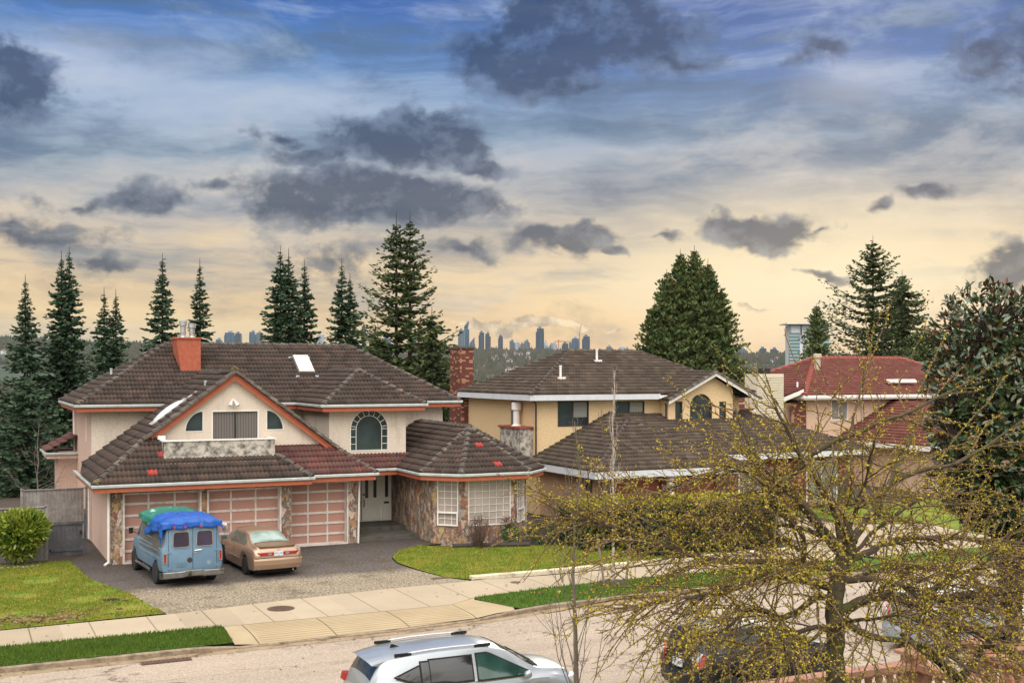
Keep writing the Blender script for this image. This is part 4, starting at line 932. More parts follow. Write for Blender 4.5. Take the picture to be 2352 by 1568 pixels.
def yellow_house():
    R=thing('yellow_house','yellow stucco house with grey white fascia, brown tiled roofs and an arched gable window','house',(26,45,0))
    ZU=5.84; P=.49; ZL=2.62
    w=MB()
    w.box(25.55,37.35,50.85,60.2,0,5.6)
    w.wall((25.4,60.4,0),(0,-1,0),rect(0,0,9.8,5.65),[rect(7.0,2.9,7.55,5.45)],.1,0)
    W1=rect(1.17,4.24,2.9,5.48); W2=rect(4.4,4.83,6.13,5.44)
    w.wall((25.4,50.6,0),(1,0,0),rect(0,0,12.0,5.65),[W1,W2],.1,0)
    w.build('upper_wall',M['yellow'],R)
    br=mk('grey_wall_panel',(.14,.15,.15),.7,.1,3)
    q=MB(); q.box(25.36,25.4,52.85,53.4,2.9,5.45); q.build('window',br,R)
    m_,t_,p_=newmat('horizontal_blind',.3,0,.5); sx=t_.new('ShaderNodeSeparateXYZ'); t_.l.new(objco(t_),sx.inputs[0])
    t_.l.new(t_.mix(t_.mr(t_.math('FRACT',t_.math('MULTIPLY',sx.outputs[2],16)),.3,.6),(.30,.30,.26),(.18,.18,.16)),p_.inputs['Base Color']); M['blind']=m_
    for l in (W1,W2):
        (u0,z0),(u1,_),(_,z1),_=l; mid=(u0+u1)/2
        f=window(R,(25.4,50.6,0),(1,0,0),l,M['glass'],M['bronze'],t=.045,bars=[((mid,z0),(mid,z1))],barw=.06)
        q=MB(); zb=z0+(z1-z0)*(.36 if l is W1 else .1); q.face2d((25.4,50.6,0),(1,0,0),rect(mid+.05,zb,u1-.06,z1-.05),.062); q.build('blind',M['blind'],f)
    # gable dormer
    D=MB(); O=(32.45,49.8,0); U=(1,0,0); zr=lambda x: 6.88-.52*abs(x-2.58)-.14
    a1=arch_loop(1.98,4.5,.67,.62); l1=rect(.42,4.52,.84,5.42); l2=rect(3.12,4.48,3.52,5.38)
    D.wall(O,U,[(0,4.3),(3.96,4.3),(3.96,zr(3.96)),(2.58,zr(2.58)),(0,zr(0))],[a1,l1,l2],.1,0)
    D.wall((32.45,50.7,0),(0,-1,0),rect(0,3.5,.9,5.5),[],.1,0); D.wall((36.41,49.8,0),(0,1,0),rect(0,3.5,.9,5.5),[],.1,0)
    D.build('gable_wall',M['yellow'],R)
    window(R,O,U,a1,M['glass'],M['bronze'],t=.05,bars=[((1.31,5.12),(2.65,5.12)),((1.76,4.5),(1.76,5.12)),((2.2,4.5),(2.2,5.12)),((1.98,5.12),(1.6,5.68)),((1.98,5.12),(2.36,5.68))],barw=.045)
    for l in (l1,l2): window(R,O,U,l,M['glass'],M['bronze'],t=.045)
    # roofs
    T=Tiles(); a,b,hl=hip(T,24.8,38.0,50,59,ZU,P)
    T.plane([(32.2,49.35,ZU-.32),(35.03,49.35,6.92),(35.03,52.4,6.92),(32.2,50.0,ZU-.32)][::1]); T.plane([(37.86,49.35,ZU-.32),(37.86,50.0,ZU-.32),(35.03,52.4,6.92),(35.03,49.35,6.92)])
    T.build('roof',M['tile2'],R)
    capline(R,M['cap'],hl,r=.10); capline(R,M['cap'],[((32.2,49.35,ZU-.32),(35.03,49.35,6.92)),((37.86,49.35,ZU-.32),(35.03,49.35,6.92)),((35.03,49.35,6.92),(35.03,52.2,6.92))],r=.10)
    T=Tiles(); xl,xr=24.95,33.0; hh=(xr-xl)/2; PA=.49; ap=((xl+xr)/2,44+hh,ZL+PA*hh)
    T.plane([(xl,44,ZL),(xr,44,ZL),ap]); T.plane([(xl,50.6,ZL),(xl,44,ZL),ap,(29.6,50.6,ZL+PA*4.65)]); T.plane([(xr,44,ZL),(xr,50.6,ZL),(ap[0],50.6,ap[2]),ap])
    ZB=2.95; PB=.43
    T.plane([(29.5,46.4,ZB),(42.5,46.4,ZB),(37.7,50.7,ZB+PB*4.3),(29.5,50.7,ZB+PB*4.3)])
    T.plane([(42.5,46.4,ZB),(42.5,52,ZB),(37.7,52,ZB+PB*4.3),(37.7,50.7,ZB+PB*4.3)]); T.build('lower_roof',M['tile2'],R)
    capline(R,M['cap'],[((xl,44,ZL),ap),((xr,44,ZL),ap)],r=.10)
    # fascia boards
    up=[(24.8,59,ZU),(24.8,50,ZU),(32.1,50,ZU)]; prof=[(-.1,-.03),(.03,-.03),(.03,-.30),(-.1,-.30)]
    f=MB(); f.sweep(up,prof); f.build('fascia',M['fascia2'],R); f=MB(); f.sweep([(37.9,50.1,ZU),(38.0,50.1,ZU),(38.0,59,ZU)],prof); f.build('fascia',M['fascia2'],R)
    f=MB(); f.add([(24.8,59,ZU-.28),(24.8,50,ZU-.28),(38.0,50,ZU-.28),(38.0,59,ZU-.28)],[(0,1,2,3)]); f.build('soffit',M['fascia2'],R)
    lo=[(24.95,50.6,ZL),(24.95,44,ZL),(33.0,44,ZL),(33.0,46.3,ZL)]; f=MB(); f.sweep(lo,[(-.1,-.03),(.03,-.03),(.03,-.34),(-.1,-.34)]); f.build('fascia',M['fascia2'],R)
    f=MB(); f.sweep([(33.1,46.4,ZB),(42.5,46.4,ZB),(42.5,52,ZB)],prof); f.build('fascia',M['fascia2'],R)
    f=MB(); f.add([(24.95,50.6,ZL-.32),(24.95,44,ZL-.32),(33,44,ZL-.32),(33,50.6,ZL-.32)],[(0,1,2,3)]); f.add([(33,46.4,ZB-.28),(42.5,46.4,ZB-.28),(42.5,50.6,ZB-.28),(33,50.6,ZB-.28)],[(0,1,2,3)]); f.build('soffit',mk('tan_soffit',(.3,.26,.2),.8,.1),R)
    for x0,x1 in ((32.2,35.03),(37.86,35.03)):
        a_=Vector((x0,49.32,ZU-.32)); b_=Vector((x1,49.32,6.92)); dn=Vector((0,0,-.22)); f=MB(); L_=[a_+Vector((0,0,-.02)),b_+Vector((0,0,-.02)),b_+dn,a_+dn]
        f.prism(L_ if x0<x1 else L_[::-1],(0,.05,0)); f.build('rake_board',M['white'],R)
    # garage wing walls
    w=MB(); w.wall((25.6,50.6,0),(0,-1,0),rect(0,0,5.9,2.4),[rect(4.6,1.55,5.15,2.1)],.1,0); w.build('wing_wall',M['orangew'],R)
    window(R,(25.6,50.6,0),(0,-1,0),rect(4.6,1.55,5.15,2.1),M['glass'],M['bronze'],t=.04)
    w=MB(); w.wall((25.6,44.7,0),(1,0,0),rect(0,0,6.9,2.4),[rect(.75,0,3.2,2.1),rect(3.75,0,6.2,2.1)],.25,0); w.wall((32.5,44.7,0),(0,1,0),rect(0,0,2.3,2.4),[],.1,0)
    w.build('garage_front_wall',M['brickp'],R)
    for u0,u1 in ((.75,3.2),(3.75,6.2)):
        d=MB(); d.box(25.6+u0,25.6+u1,44.9,44.93,0,2.1); dd=d.build('garage_door',M['browndoor'],R)
        q=MB()
        for i in range(1,4): q.box(25.6+u0,25.6+u1,44.885,44.9,i*.52-.015,i*.52+.015)
        q.build('panel_seam',M['bronze'],dd)
    q=MB(); q.box(28.98,29.22,44.35,44.6,0,2.3); q.build('porch_post',M['white'],R)
    w=MB(); D_=[rect(2.2,.9,3.6,2.3),rect(6.4,.3,8.4,2.4)]
    w.wall((32.5,47.0,0),(1,0,0),rect(0,0,9.5,2.75),D_,.12,0); w.wall((42.0,47.0,0),(0,1,0),rect(0,0,5.5,2.75),[],.12,0); w.box(37.4,41.9,50.6,52,0,2.7); w.build('ground_floor_wall',M['brick'],R)
    for l in D_: window(R,(32.5,47,0),(1,0,0),l,M['blind'],M['white'],t=.06,bars=[((l[0][0]+(l[1][0]-l[0][0])/2,l[0][1]),(l[0][0]+(l[1][0]-l[0][0])/2,l[2][1]))],barw=.05)
    for x,y,a_,b_ in ((25.33,50.5,2.8,5.5),(25.5,44.6,.1,2.3),(32.38,49.9,4.3,5.4)):
        q=MB(); q.tube([(x,y,a_),(x,y,b_-.15),(x-.25,y-.3,b_)],[.045]*3,8); q.build('downspout',M['bronze'],R)
    # brick chimney on the left wall
    c=MB(); c.box(25.0,25.4,58.9,60.6,0,5.5); c.box(24.95,25.75,59.0,60.5,5.5,8.2); ch=c.build('chimney',M['brick'],R)
    c=MB(); c.box(24.9,25.8,58.93,60.57,8.2,8.3); c.build('chimney_cap',mk('chimney_cap_concrete',(.1,.085,.07),.9,.2,8),ch)
    # squat flue enclosure
    c=MB(); c.box(24.7,25.4,50.95,53.3,2.7,4.15); fe=c.build('flue_enclosure',M['dirty'],R)
    c=MB(); c.box(24.62,25.42,50.88,53.38,4.15,4.25); c.build('enclosure_cap',mk('red_cap',(.25,.06,.04),.7,.2,6),fe)
    c=MB(); c.lathe((25.1,52.2,4.25),[(.26,0),(.16,.08),(.16,.75),(.25,.8),(.25,1.15),(.16,1.18)],14); c.build('flue_pipe',M['white'],fe)
    for xx,yy in ((27.2,51.5),(30.3,53.3)):
        z=ZU+P*min(yy-50,xx-24.8); c=MB(); c.box(xx-.2,xx+.2,yy-.2,yy+.2,z-.08,z+.09); c.lathe((xx,yy,z+.05),[(.06,0),(.06,.55),(.08,.56),(.08,.62)],8); c.build('vent_pipe',M['white'],R)
    c=MB(); c.box(32.0,32.5,49.9,50.1,5.58,5.74); c.build('security_light',M['white'],R)
yellow_house()
def maroon_house():
    R=thing('maroon_roof_house','peach house with a maroon tiled roof and a cream board chimney behind the budding tree','house',(46,56,0))
    ZU=5.5; P=.47; Y0=56
    w=MB(); w.wall((46.9,56.7,0),(1,0,0),rect(0,0,16,5.4),[rect(1.95,3.9,3.3,5.2),rect(8.5,3.9,9.4,5.1)],.12,0); w.box(46.95,62.9,56.8,66,0,5.3); w.build('wall',M['peach'],R)
    for l in (rect(1.95,3.9,3.3,5.2),rect(8.5,3.9,9.4,5.1)):
        mid=(l[0][0]+l[1][0])/2; window(R,(46.9,56.7,0),(1,0,0),l,M['blind'],M['white'],t=.06,bars=[((mid,l[0][1]),(mid,l[2][1]))],barw=.06)
    w=MB(); w.box(43.2,46.9,57.0,63,0,5.0); w.build('side_wall',M['peach'],R)
    w=MB(); w.wall((45.7,56.6,0),(1,0,0),rect(0,2.5,1.15,5.0),[],.1); w.build('entry_wall',M['brick'],R)
    T=Tiles(); hw=4.9; a=(46.2+hw+.4,Y0+hw,ZU+P*hw)
    a,b,hl=hip(T,46.2,63.5,Y0,Y0+9.8,ZU,P); T.plane([(42.5,56.2,4.6),(46.4,56.2,5.9),(46.4,62,5.9),(42.5,62,4.6)]); T.build('roof',M['tile3'],R); capline(R,M['cap3'],hl,r=.17)
    f=MB(); pts=[(46.2,Y0+9.8,ZU),(46.2,Y0,ZU),(63.5,Y0,ZU),(63.5,Y0+9.8,ZU)]; f.sweep(pts,[(-.1,-.02),(.06,-.02),(.08,-.18),(.02,-.30),(-.1,-.30)]); f.build('gutter',M['white'],R)
    f=MB(); f.add([(p[0],p[1],ZU-.28) for p in pts],[(0,1,2,3)]); f.build('soffit',M['white'],R)
    f=MB(); f.prism([(42.4,56.15,4.6),(46.3,56.15,5.85),(46.3,56.15,5.6),(42.4,56.15,4.35)],(0,.06,0)); f.build('rake_board',M['white'],R)
    # lower wing with its own roof
    w=MB(); w.wall((50,49.5,0),(1,0,0),rect(0,0,12,2.6),[rect(1,.8,2.6,2.2)],.1,0); w.box(50.1,62,49.6,56.7,0,2.5); w.wall((50,56.7,0),(0,-1,0),rect(0,0,7.2,2.6),[],.1,0); w.build('lower_wall',M['peach'],R)
    window(R,(50,49.5,0),(1,0,0),rect(1,.8,2.6,2.2),M['blind'],M['white'],t=.06)
    T=Tiles(); T.plane([(49.2,48.8,2.75),(62,48.8,2.75),(58,56.7,5.2),(54.1,56.7,5.2),(52.5,52.1,4.4)]); T.plane([(49.2,56.7,2.75),(49.2,48.8,2.75),(52.5,52.1,4.4),(54.1,56.7,5.2)]); T.build('lower_roof',M['tile3'],R)
    f=MB(); f.sweep([(49.2,56.7,2.75),(49.2,48.8,2.75),(62,48.8,2.75)],[(-.1,-.02),(.06,-.02),(.06,-.3),(-.1,-.3)]); f.build('gutter',M['white'],R)
    # cream board chimney
    c=MB(); c.box(42.7,44.65,56.0,57.2,3.0,6.78)
    ch=c.build('chimney',mk('cream_siding',(.62,.55,.42),.7,.06,3),R)
    c=MB()
    for i in range(24): c.box(42.68,44.67,55.98,56.0,3.1+i*.15,3.115+i*.15)
    c.build('siding_lap',mk('siding_shadow_gap',(.3,.26,.2),.8),ch)
    c=MB(); c.box(43.4,43.9,56.3,56.8,6.78,7.1); c.build('chimney_cowl',M['blackm'],ch)
    c=MB(); c.lathe((49.9,59.2,7.05),[(.2,-.4),(.2,.7),(.28,.75),(.28,.95),(.2,1.0)],14); c.build('flue_pipe',mk('beige_flue',(.45,.38,.28),.6,.1),R)
    for xx,yy in ((46.9,57.5),):
        c=MB(); c.lathe((xx,yy,ZU+P*(xx-46.2)),[(.06,0),(.06,.45)],8); c.build('vent_pipe',M['white'],R)
    c=MB(); 
    c.prism([(53.6,57.0,6.3),(56,57.0,6.3),(56,56.8,6.2),(53.6,56.8,6.2)],(0,0,.12)); c.build('dormer_gutter',M['white'],R)
    c=MB(); c.tube([(50.9,56.3,5.2),(51.3,56.55,4.5),(51.3,56.6,3.4)],[.05]*3,8); c.build('downspout',M['white'],R)
maroon_house()
# ---------------------------------------------------------------- distant city
def city():
    CM=[mk('far_tower_'+n,c,.55,.08,.02,spec=.5) for n,c in (('slate',(.10,.13,.17)),('grey',(.22,.24,.26)),('pale',(.42,.44,.46)),('blue',(.16,.22,.30)),('tan',(.34,.27,.22)))]
    WM=[]
    for i,c in enumerate(((.03,.045,.065),(.08,.10,.12),(.26,.29,.32),(.04,.08,.12),(.15,.12,.10))):
        m,t,p=newmat('far_tower_facade_%s'%('slate','grey','pale','blue','tan')[i],.35,0,.6); co=objco(t); sx=t.new('ShaderNodeSeparateXYZ'); t.l.new(co,sx.inputs[0])
        fl=t.mr(t.math('ABSOLUTE',t.math('SUBTRACT',t.math('FRACT',t.math('MULTIPLY',sx.outputs[2],1/6.5)),.5)),.2,.32)
        vx=t.mr(t.math('ABSOLUTE',t.math('SUBTRACT',t.math('FRACT',t.math('MULTIPLY',t.math('ADD',sx.outputs[0],sx.outputs[1]),1/9.)),.5)),.25,.4)
        t.l.new(t.mix(t.math('MULTIPLY',t.math('MAXIMUM',fl,vx),.75),tuple(x*.55 for x in c),tuple(min(1,x*1.35) for x in c)),p.inputs['Base Color']); WM.append(m)
    d1=lambda a,b,c: (1008+.2857*a,1008+.2857*b,655.2+.2857*c)
    d2=lambda a,b,c: (453.6+.2857*a,453.6+.2857*b,655.2+.2857*c)
    d3=lambda a,b,c: (1596+.3214*a,1596+.3214*b,714+.3214*c)
    L=[(d2(150,200,435),3,'short blue grey tower at the left end of the skyline beyond the brown roof ridge'),
     (d2(222,305,380),3,'broad blue tower of the left pair beyond the brown roof ridge'),(d2(300,355,386),0,'darker tower joined to the broad blue one beyond the roof ridge'),
     (d2(420,475,374),3,'blue tower just left of the tall twin spruce'),(d2(475,528,380),1,'grey tower touching the twin spruce beyond the roof ridge'),
     (d2(958,1020,398),2,'pale stepped tower seen between two spruces'),(d2(1322,1355,326),0,'slim dark tower seen at the left edge of the big open fir'),
     (d2(1382,1425,392),3,'blue tower behind the left branches of the big fir'),(d2(1470,1560,425),3,'wide blue tower block behind the trunk of the big fir'),
     (d2(1690,1760,402),1,'grey tower seen through the gap of the big fir'),(d2(1868,1912,292),3,'tall blue tower behind the right branches of the big fir'),
     (d1(155,205,360),1,'grey tower at the right edge of the big fir above the brick chimney'),(d1(203,245,325),3,'tall glass tower with a slanting top above the brick chimney'),(d1(247,292,460),1,'low grey tower right of the slanting glass tower'),
     (d1(320,365,378),0,'dark slab tower, first of the two tall ones right of the brick chimney'),(d1(373,417,388),0,'dark tower with a rounded top, second of the two right of the brick chimney'),
     (d1(447,475,500),4,'short tan block leaning against the slim dark tower'),(d1(476,515,407),0,'slim dark tower with a stepped crown standing alone'),
     (d1(568,612,445),1,'grey tower at the left of the pale cluster left of the tallest tower'),(d1(608,652,458),2,'pale broad tower in the cluster left of the tallest tower'),(d1(652,688,465),4,'tan tower in the cluster left of the tallest tower'),
     (d1(686,732,445),1,'grey tower with a small crown, highest at the right of the pale cluster'),(d1(733,753,500),4,'low tan block at the right end of the pale cluster'),
     (d1(779,845,347),0,'tallest dark tower of the skyline, above the yellow house roof'),(d1(775,828,492),2,'pale tower with a pyramid top in front of the tallest tower'),
     (d1(832,884,487),2,'low pale block right of the pyramid topped tower'),(d1(886,918,478),1,'grey block between the low pale block and the domed tower'),(d1(905,950,462),2,'pale tower with a rounded shoulder under the left crane'),
     (d1(950,986,512),2,'low pale block under the left crane'),(d1(988,1040,465),0,'dark square tower right of the left crane'),(d1(1045,1068,458),1,'slim grey tower left of the luffing crane'),
     (d1(1066,1128,428),3,'broad blue tower under the luffing crane'),(d1(1152,1213,410),0,'dark tower at the right end of the skyline above the yellow house ridge'),
     (d1(1347,1398,492),1,'small grey tower near the tall cedar, above the yellow roof ridge'),(d1(1450,1500,498),2,'small pale block close to the tall cedar'),(d1(1496,1530,508),1,'lowest grey block beside the tall cedar'),
     (d3(300,370,268),1,'grey tower at the right edge of the tall cedar'),(d3(358,420,332),2,'long low pale block right of the tall cedar'),(d3(459,508,267),0,'dark tower, left of the pair above the cream chimney'),
     (d3(541,595,272),0,'dark tower, right of the pair above the cream chimney'),(d3(638,680,282),3,'blue tower beside the near white and glass block')]
    for i,((x0,x1,yt),mi,lab) in enumerate(L):
        Z=4500+((i*137)%7)*45; top=at((x0+x1)/2,yt,Z); w=(x1-x0)/2680*Z; gx,gy=top.x,top.y; z0=ter(gx,gy)-6
        r=thing('apartment_tower',lab,'tower',(gx,gy,z0),group='towers of the distant skyline')
        u=Vector((RGT[0],RGT[1],0)); f=Vector((FWD[0],FWD[1],0)); dp=w*.8
        q=MB(); h=(top.z-z0)/2; cc=Vector((gx,gy,z0+h)); 
        cut=.88
        q.obox((gx,gy,z0+h*cut),u*(w*.5),f*(dp/2),(0,0,h*cut)); 
        if i%3==0: q.obox((gx-u.x*w*.1,gy-u.y*w*.1,z0+h*(1+cut)),u*(w*.38),f*(dp*.4),(0,0,h*(1-cut)))
        elif i%3==1: q.obox((gx,gy,z0+h*(1+cut)),u*(w*.44),f*(dp*.45),(0,0,h*(1-cut)))
        else: q.obox((gx+u.x*w*.06,gy+u.y*w*.06,z0+h*(1+cut)),u*(w*.42),f*(dp*.4),(0,0,h*(1-cut)))
        if 'pyramid' in lab:
            t=Vector((gx,gy,z0+2*h)); b=[t+u*(w*.42*sx_)+f*(dp*.4*sy_) for sx_,sy_ in((-1,-1),(1,-1),(1,1),(-1,1))]; q.add(b+[t+Vector((0,0,26))],[(0,1,4),(1,2,4),(2,3,4),(3,0,4)])
        if 'slanting' in lab:
            t=Vector((gx,gy,z0+2*h)); b=[t+u*(w*.4*sx_)+f*(dp*.4*sy_)+Vector((0,0,-.2)) for sx_,sy_ in((-1,-1),(1,-1),(1,1),(-1,1))]; q.add(b+[b[1]+Vector((0,0,22)),b[2]+Vector((0,0,22))],[(0,1,4),(0,4,5,3),(1,2,5,4)])
        q.build('facade',WM[mi],r)
        q=MB(); q.obox((gx,gy,z0+2*h+3),u*(w*.18),f*(dp*.2),(0,0,4)); q.build('roof_plant',CM[mi],r)
    def crane(px,py_t,py_b,kind,lab):
        Z=4350; b=at(px,py_b,Z); t=at(px,py_t,Z); r=thing('tower_crane',lab,'crane',b,group='cranes over the skyline'); rd=mk('crane_red',(.35,.10,.05),.6)
        u=Vector((RGT[0],RGT[1],0)); q=MB()
        q.tube([b-Vector((0,0,60)),t],[1.6,1.6],4); q.build('mast',rd,r)
        q=MB()
        if kind: 
            q.tube([at(px-9,py_t+4,Z),at(px+24,py_t+4,Z)],[1.5,1.0],4); q.build('jib',rd,r); q=MB(); q.tube([at(px-6,py_t+4,Z),at(px,py_t,Z),at(px+12,py_t+4,Z)],[.5]*3,3); q.build('pendant_line',rd,r)
        else: q.tube([at(px-1,py_t+2,Z),at(px+4,py_t-24,Z)],[1.7,1.0],4); q.build('jib',rd,r)
    crane(1283,780,800,True,'hammerhead crane standing over the low pale towers'); crane(1331,768,790,False,'luffing crane with a steep raised jib beside the blue tower')
    # near mid-rise right of the cedar
    Z=900.; r=thing('mid_rise_building','white and glass mid rise block with a thin flat roof behind the firs','building',at(1850,840,Z)-Vector((0,0,40)))
    u=Vector((RGT[0],RGT[1],0)); f=Vector((FWD[0],FWD[1],0))
    def bx(x0,x1,yt,yb,dz0,dz1,nm,mat):
        q=MB(); a=at((x0+x1)/2,yt,Z); b=at((x0+x1)/2,yb,Z); c=(a+b)/2+f*((dz0+dz1)/2); q.obox(c,u*((x1-x0)/2680*Z/2),f*((dz1-dz0)/2),(0,0,(a.z-b.z)/2)); return q.build(nm,mat,r)
    gw=mk('mid_rise_white',(.55,.55,.57),.6); m,t,p=newmat('mid_rise_glass',.15,0,.8); co=objco(t); sx=t.new('ShaderNodeSeparateXYZ'); t.l.new(co,sx.inputs[0])
    fl=t.mr(t.math('ABSOLUTE',t.math('SUBTRACT',t.math('FRACT',t.math('MULTIPLY',sx.outputs[2],1/2.6)),.5)),.36,.42); t.l.new(t.mix(fl,(.10,.17,.18),(.40,.46,.46)),p.inputs['Base Color'])
    bx(1819,1905,746,900,2,22,'body',gw); bx(1813,1837,764,900,0,2,'glass_bay',m); bx(1837,1845,790,900,.5,2,'white_strip',gw); bx(1845,1905,768,900,0,2,'glass_front',m); bx(1840,1843,746,768,1,2,'stair_slot',M['glass']); bx(1806,1911,742,744.5,-3,24,'flat_roof',gw)
city()
# ---------------------------------------------------------------- hillside town and woods
def hillside():
    V=[];F=[];n=0
    rnd=random.Random(5)
    def cone(x,y,z,h,r):
        nonlocal n
        k=5; a0=rnd.random()*6; V.extend([(x+r*math.cos(a0+i*6.283/k),y+r*math.sin(a0+i*6.283/k),z) for i in range(k)]); V.append((x+rnd.uniform(-1,1),y,z+h))
        for i in range(k): F.append((n+i,n+(i+1)%k,n+k))
        n+=k+1
    for i in range(24000):
        a=rnd.uniform(-.47,.47); r=900+3700*math.sqrt(rnd.random())
        if r>4300 and rnd.random()<.3: continue
        dx=math.sin(a)*r; dy=math.cos(a)*r; x=dx*RGT[0]+dy*FWD[0]; y=dx*RGT[1]+dy*FWD[1]
        if mnoise.noise(Vector((x/260,y/260,1)))<-.28: continue
        h=rnd.uniform(8,19)*(1.25 if r>3900 else 1); cone(x,y,ter(x,y)-1,h,h*rnd.uniform(.28,.5))
    o=npobj('distant_woods',V,F,mk_leaf('far_wood_green',[(.012,.022,.012),(.022,.035,.018),(.045,.04,.022),(.06,.045,.03),(.02,.03,.02)],.9,0)); tag(o,'dark wooded hillside rising to the distant city','woods',kind='stuff')
    wm=mk('far_house_white',(.5,.5,.5),.8); wb=mk('far_house_tan',(.4,.27,.2),.8); rf=mk('far_house_roof',(.14,.10,.09),.9)
    k=0
    while k<90:
        a=rnd.uniform(-.1,.02) if rnd.random()<.6 else rnd.uniform(.17,.3) if rnd.random()<.8 else rnd.uniform(-.45,-.1); r=rnd.uniform(2600,4200)
        dx=math.sin(a)*r; dy=math.cos(a)*r; x=dx*RGT[0]+dy*FWD[0]; y=dx*RGT[1]+dy*FWD[1]; z=ter(x,y)
        w=rnd.uniform(4,8); d=rnd.uniform(3,5); h=rnd.uniform(5,9); th=rnd.uniform(-.5,.5)+YAW; c,s=math.cos(th),math.sin(th)
        U=Vector((c,s,0)); W=Vector((-s,c,0)); q=MB(); q.obox((x,y,z+h/2),U*w,W*d,(0,0,h/2)); b=[Vector((x,y,z+h))+U*w*i*1.1+W*d*j*1.15 for i,j in((-1,-1),(1,-1),(1,1),(-1,1))]; t0=Vector((x,y,z+h+4)); q.add(b+[t0-U*w*.9,t0+U*w*.9],[(0,1,5,4),(1,2,5),(2,3,4,5),(3,0,4)],1)
        o=q.build('hillside_house',[wm if rnd.random()<.65 else wb,rf]); tag(o,'small pale house among the trees of the distant hillside','house','small houses on the distant hillside'); k+=1
hillside()
hz=MB(); 
import itertools
q=MB(); R_=6200; fz=Vector((FWD[0],FWD[1],0))*2900; q.box(-3600,7200,-400,6900,-60,235); 
m=bpy.data.materials.new('haze'); m.use_nodes=True; t=NT(m.node_tree); t.n.clear(); pv=t.new('ShaderNodeVolumePrincipled'); pv.inputs['Color'].default_value=(.62,.76,.95,1); pv.inputs['Density'].default_value=.000018; pv.inputs['Anisotropy'].default_value=.2
o=t.new('ShaderNodeOutputMaterial'); t.l.new(pv.outputs[0],o.inputs['Volume'])
tag(q.build('haze',m),kind='stuff',label='thin blue haze over the distance',cat='haze')
# ---------------------------------------------------------------- vehicles (local x = forward, y = left, z = up)
def interp(nodes, x):
    "smooth monotone-ish interpolation of [(x,v)]"
    if x<=nodes[0][0]: return nodes[0][1]
    if x>=nodes[-1][0]: return nodes[-1][1]
    for i in range(len(nodes)-1):
        x0,v0=nodes[i]; x1,v1=nodes[i+1]
        if x0<=x<=x1:
            h=x1-x0; t=(x-x0)/h
            def sl(k):
                if k<=0 or k>=len(nodes)-1: 
                    j=max(0,min(k,len(nodes)-2)) if k<=0 else len(nodes)-2
                    return (nodes[j+1][1]-nodes[j][1])/(nodes[j+1][0]-nodes[j][0])
                a=(nodes[k][1]-nodes[k-1][1])/(nodes[k][0]-nodes[k-1][0]); b=(nodes[k+1][1]-nodes[k][1])/(nodes[k+1][0]-nodes[k][0])
                return 0 if a*b<=0 else 2*a*b/(a+b)
            m0,m1=sl(i)*h,sl(i+1)*h
            return (2*t**3-3*t*t+1)*v0+(t**3-2*t*t+t)*m0+(-2*t**3+3*t*t)*v1+(t**3-t*t)*m1
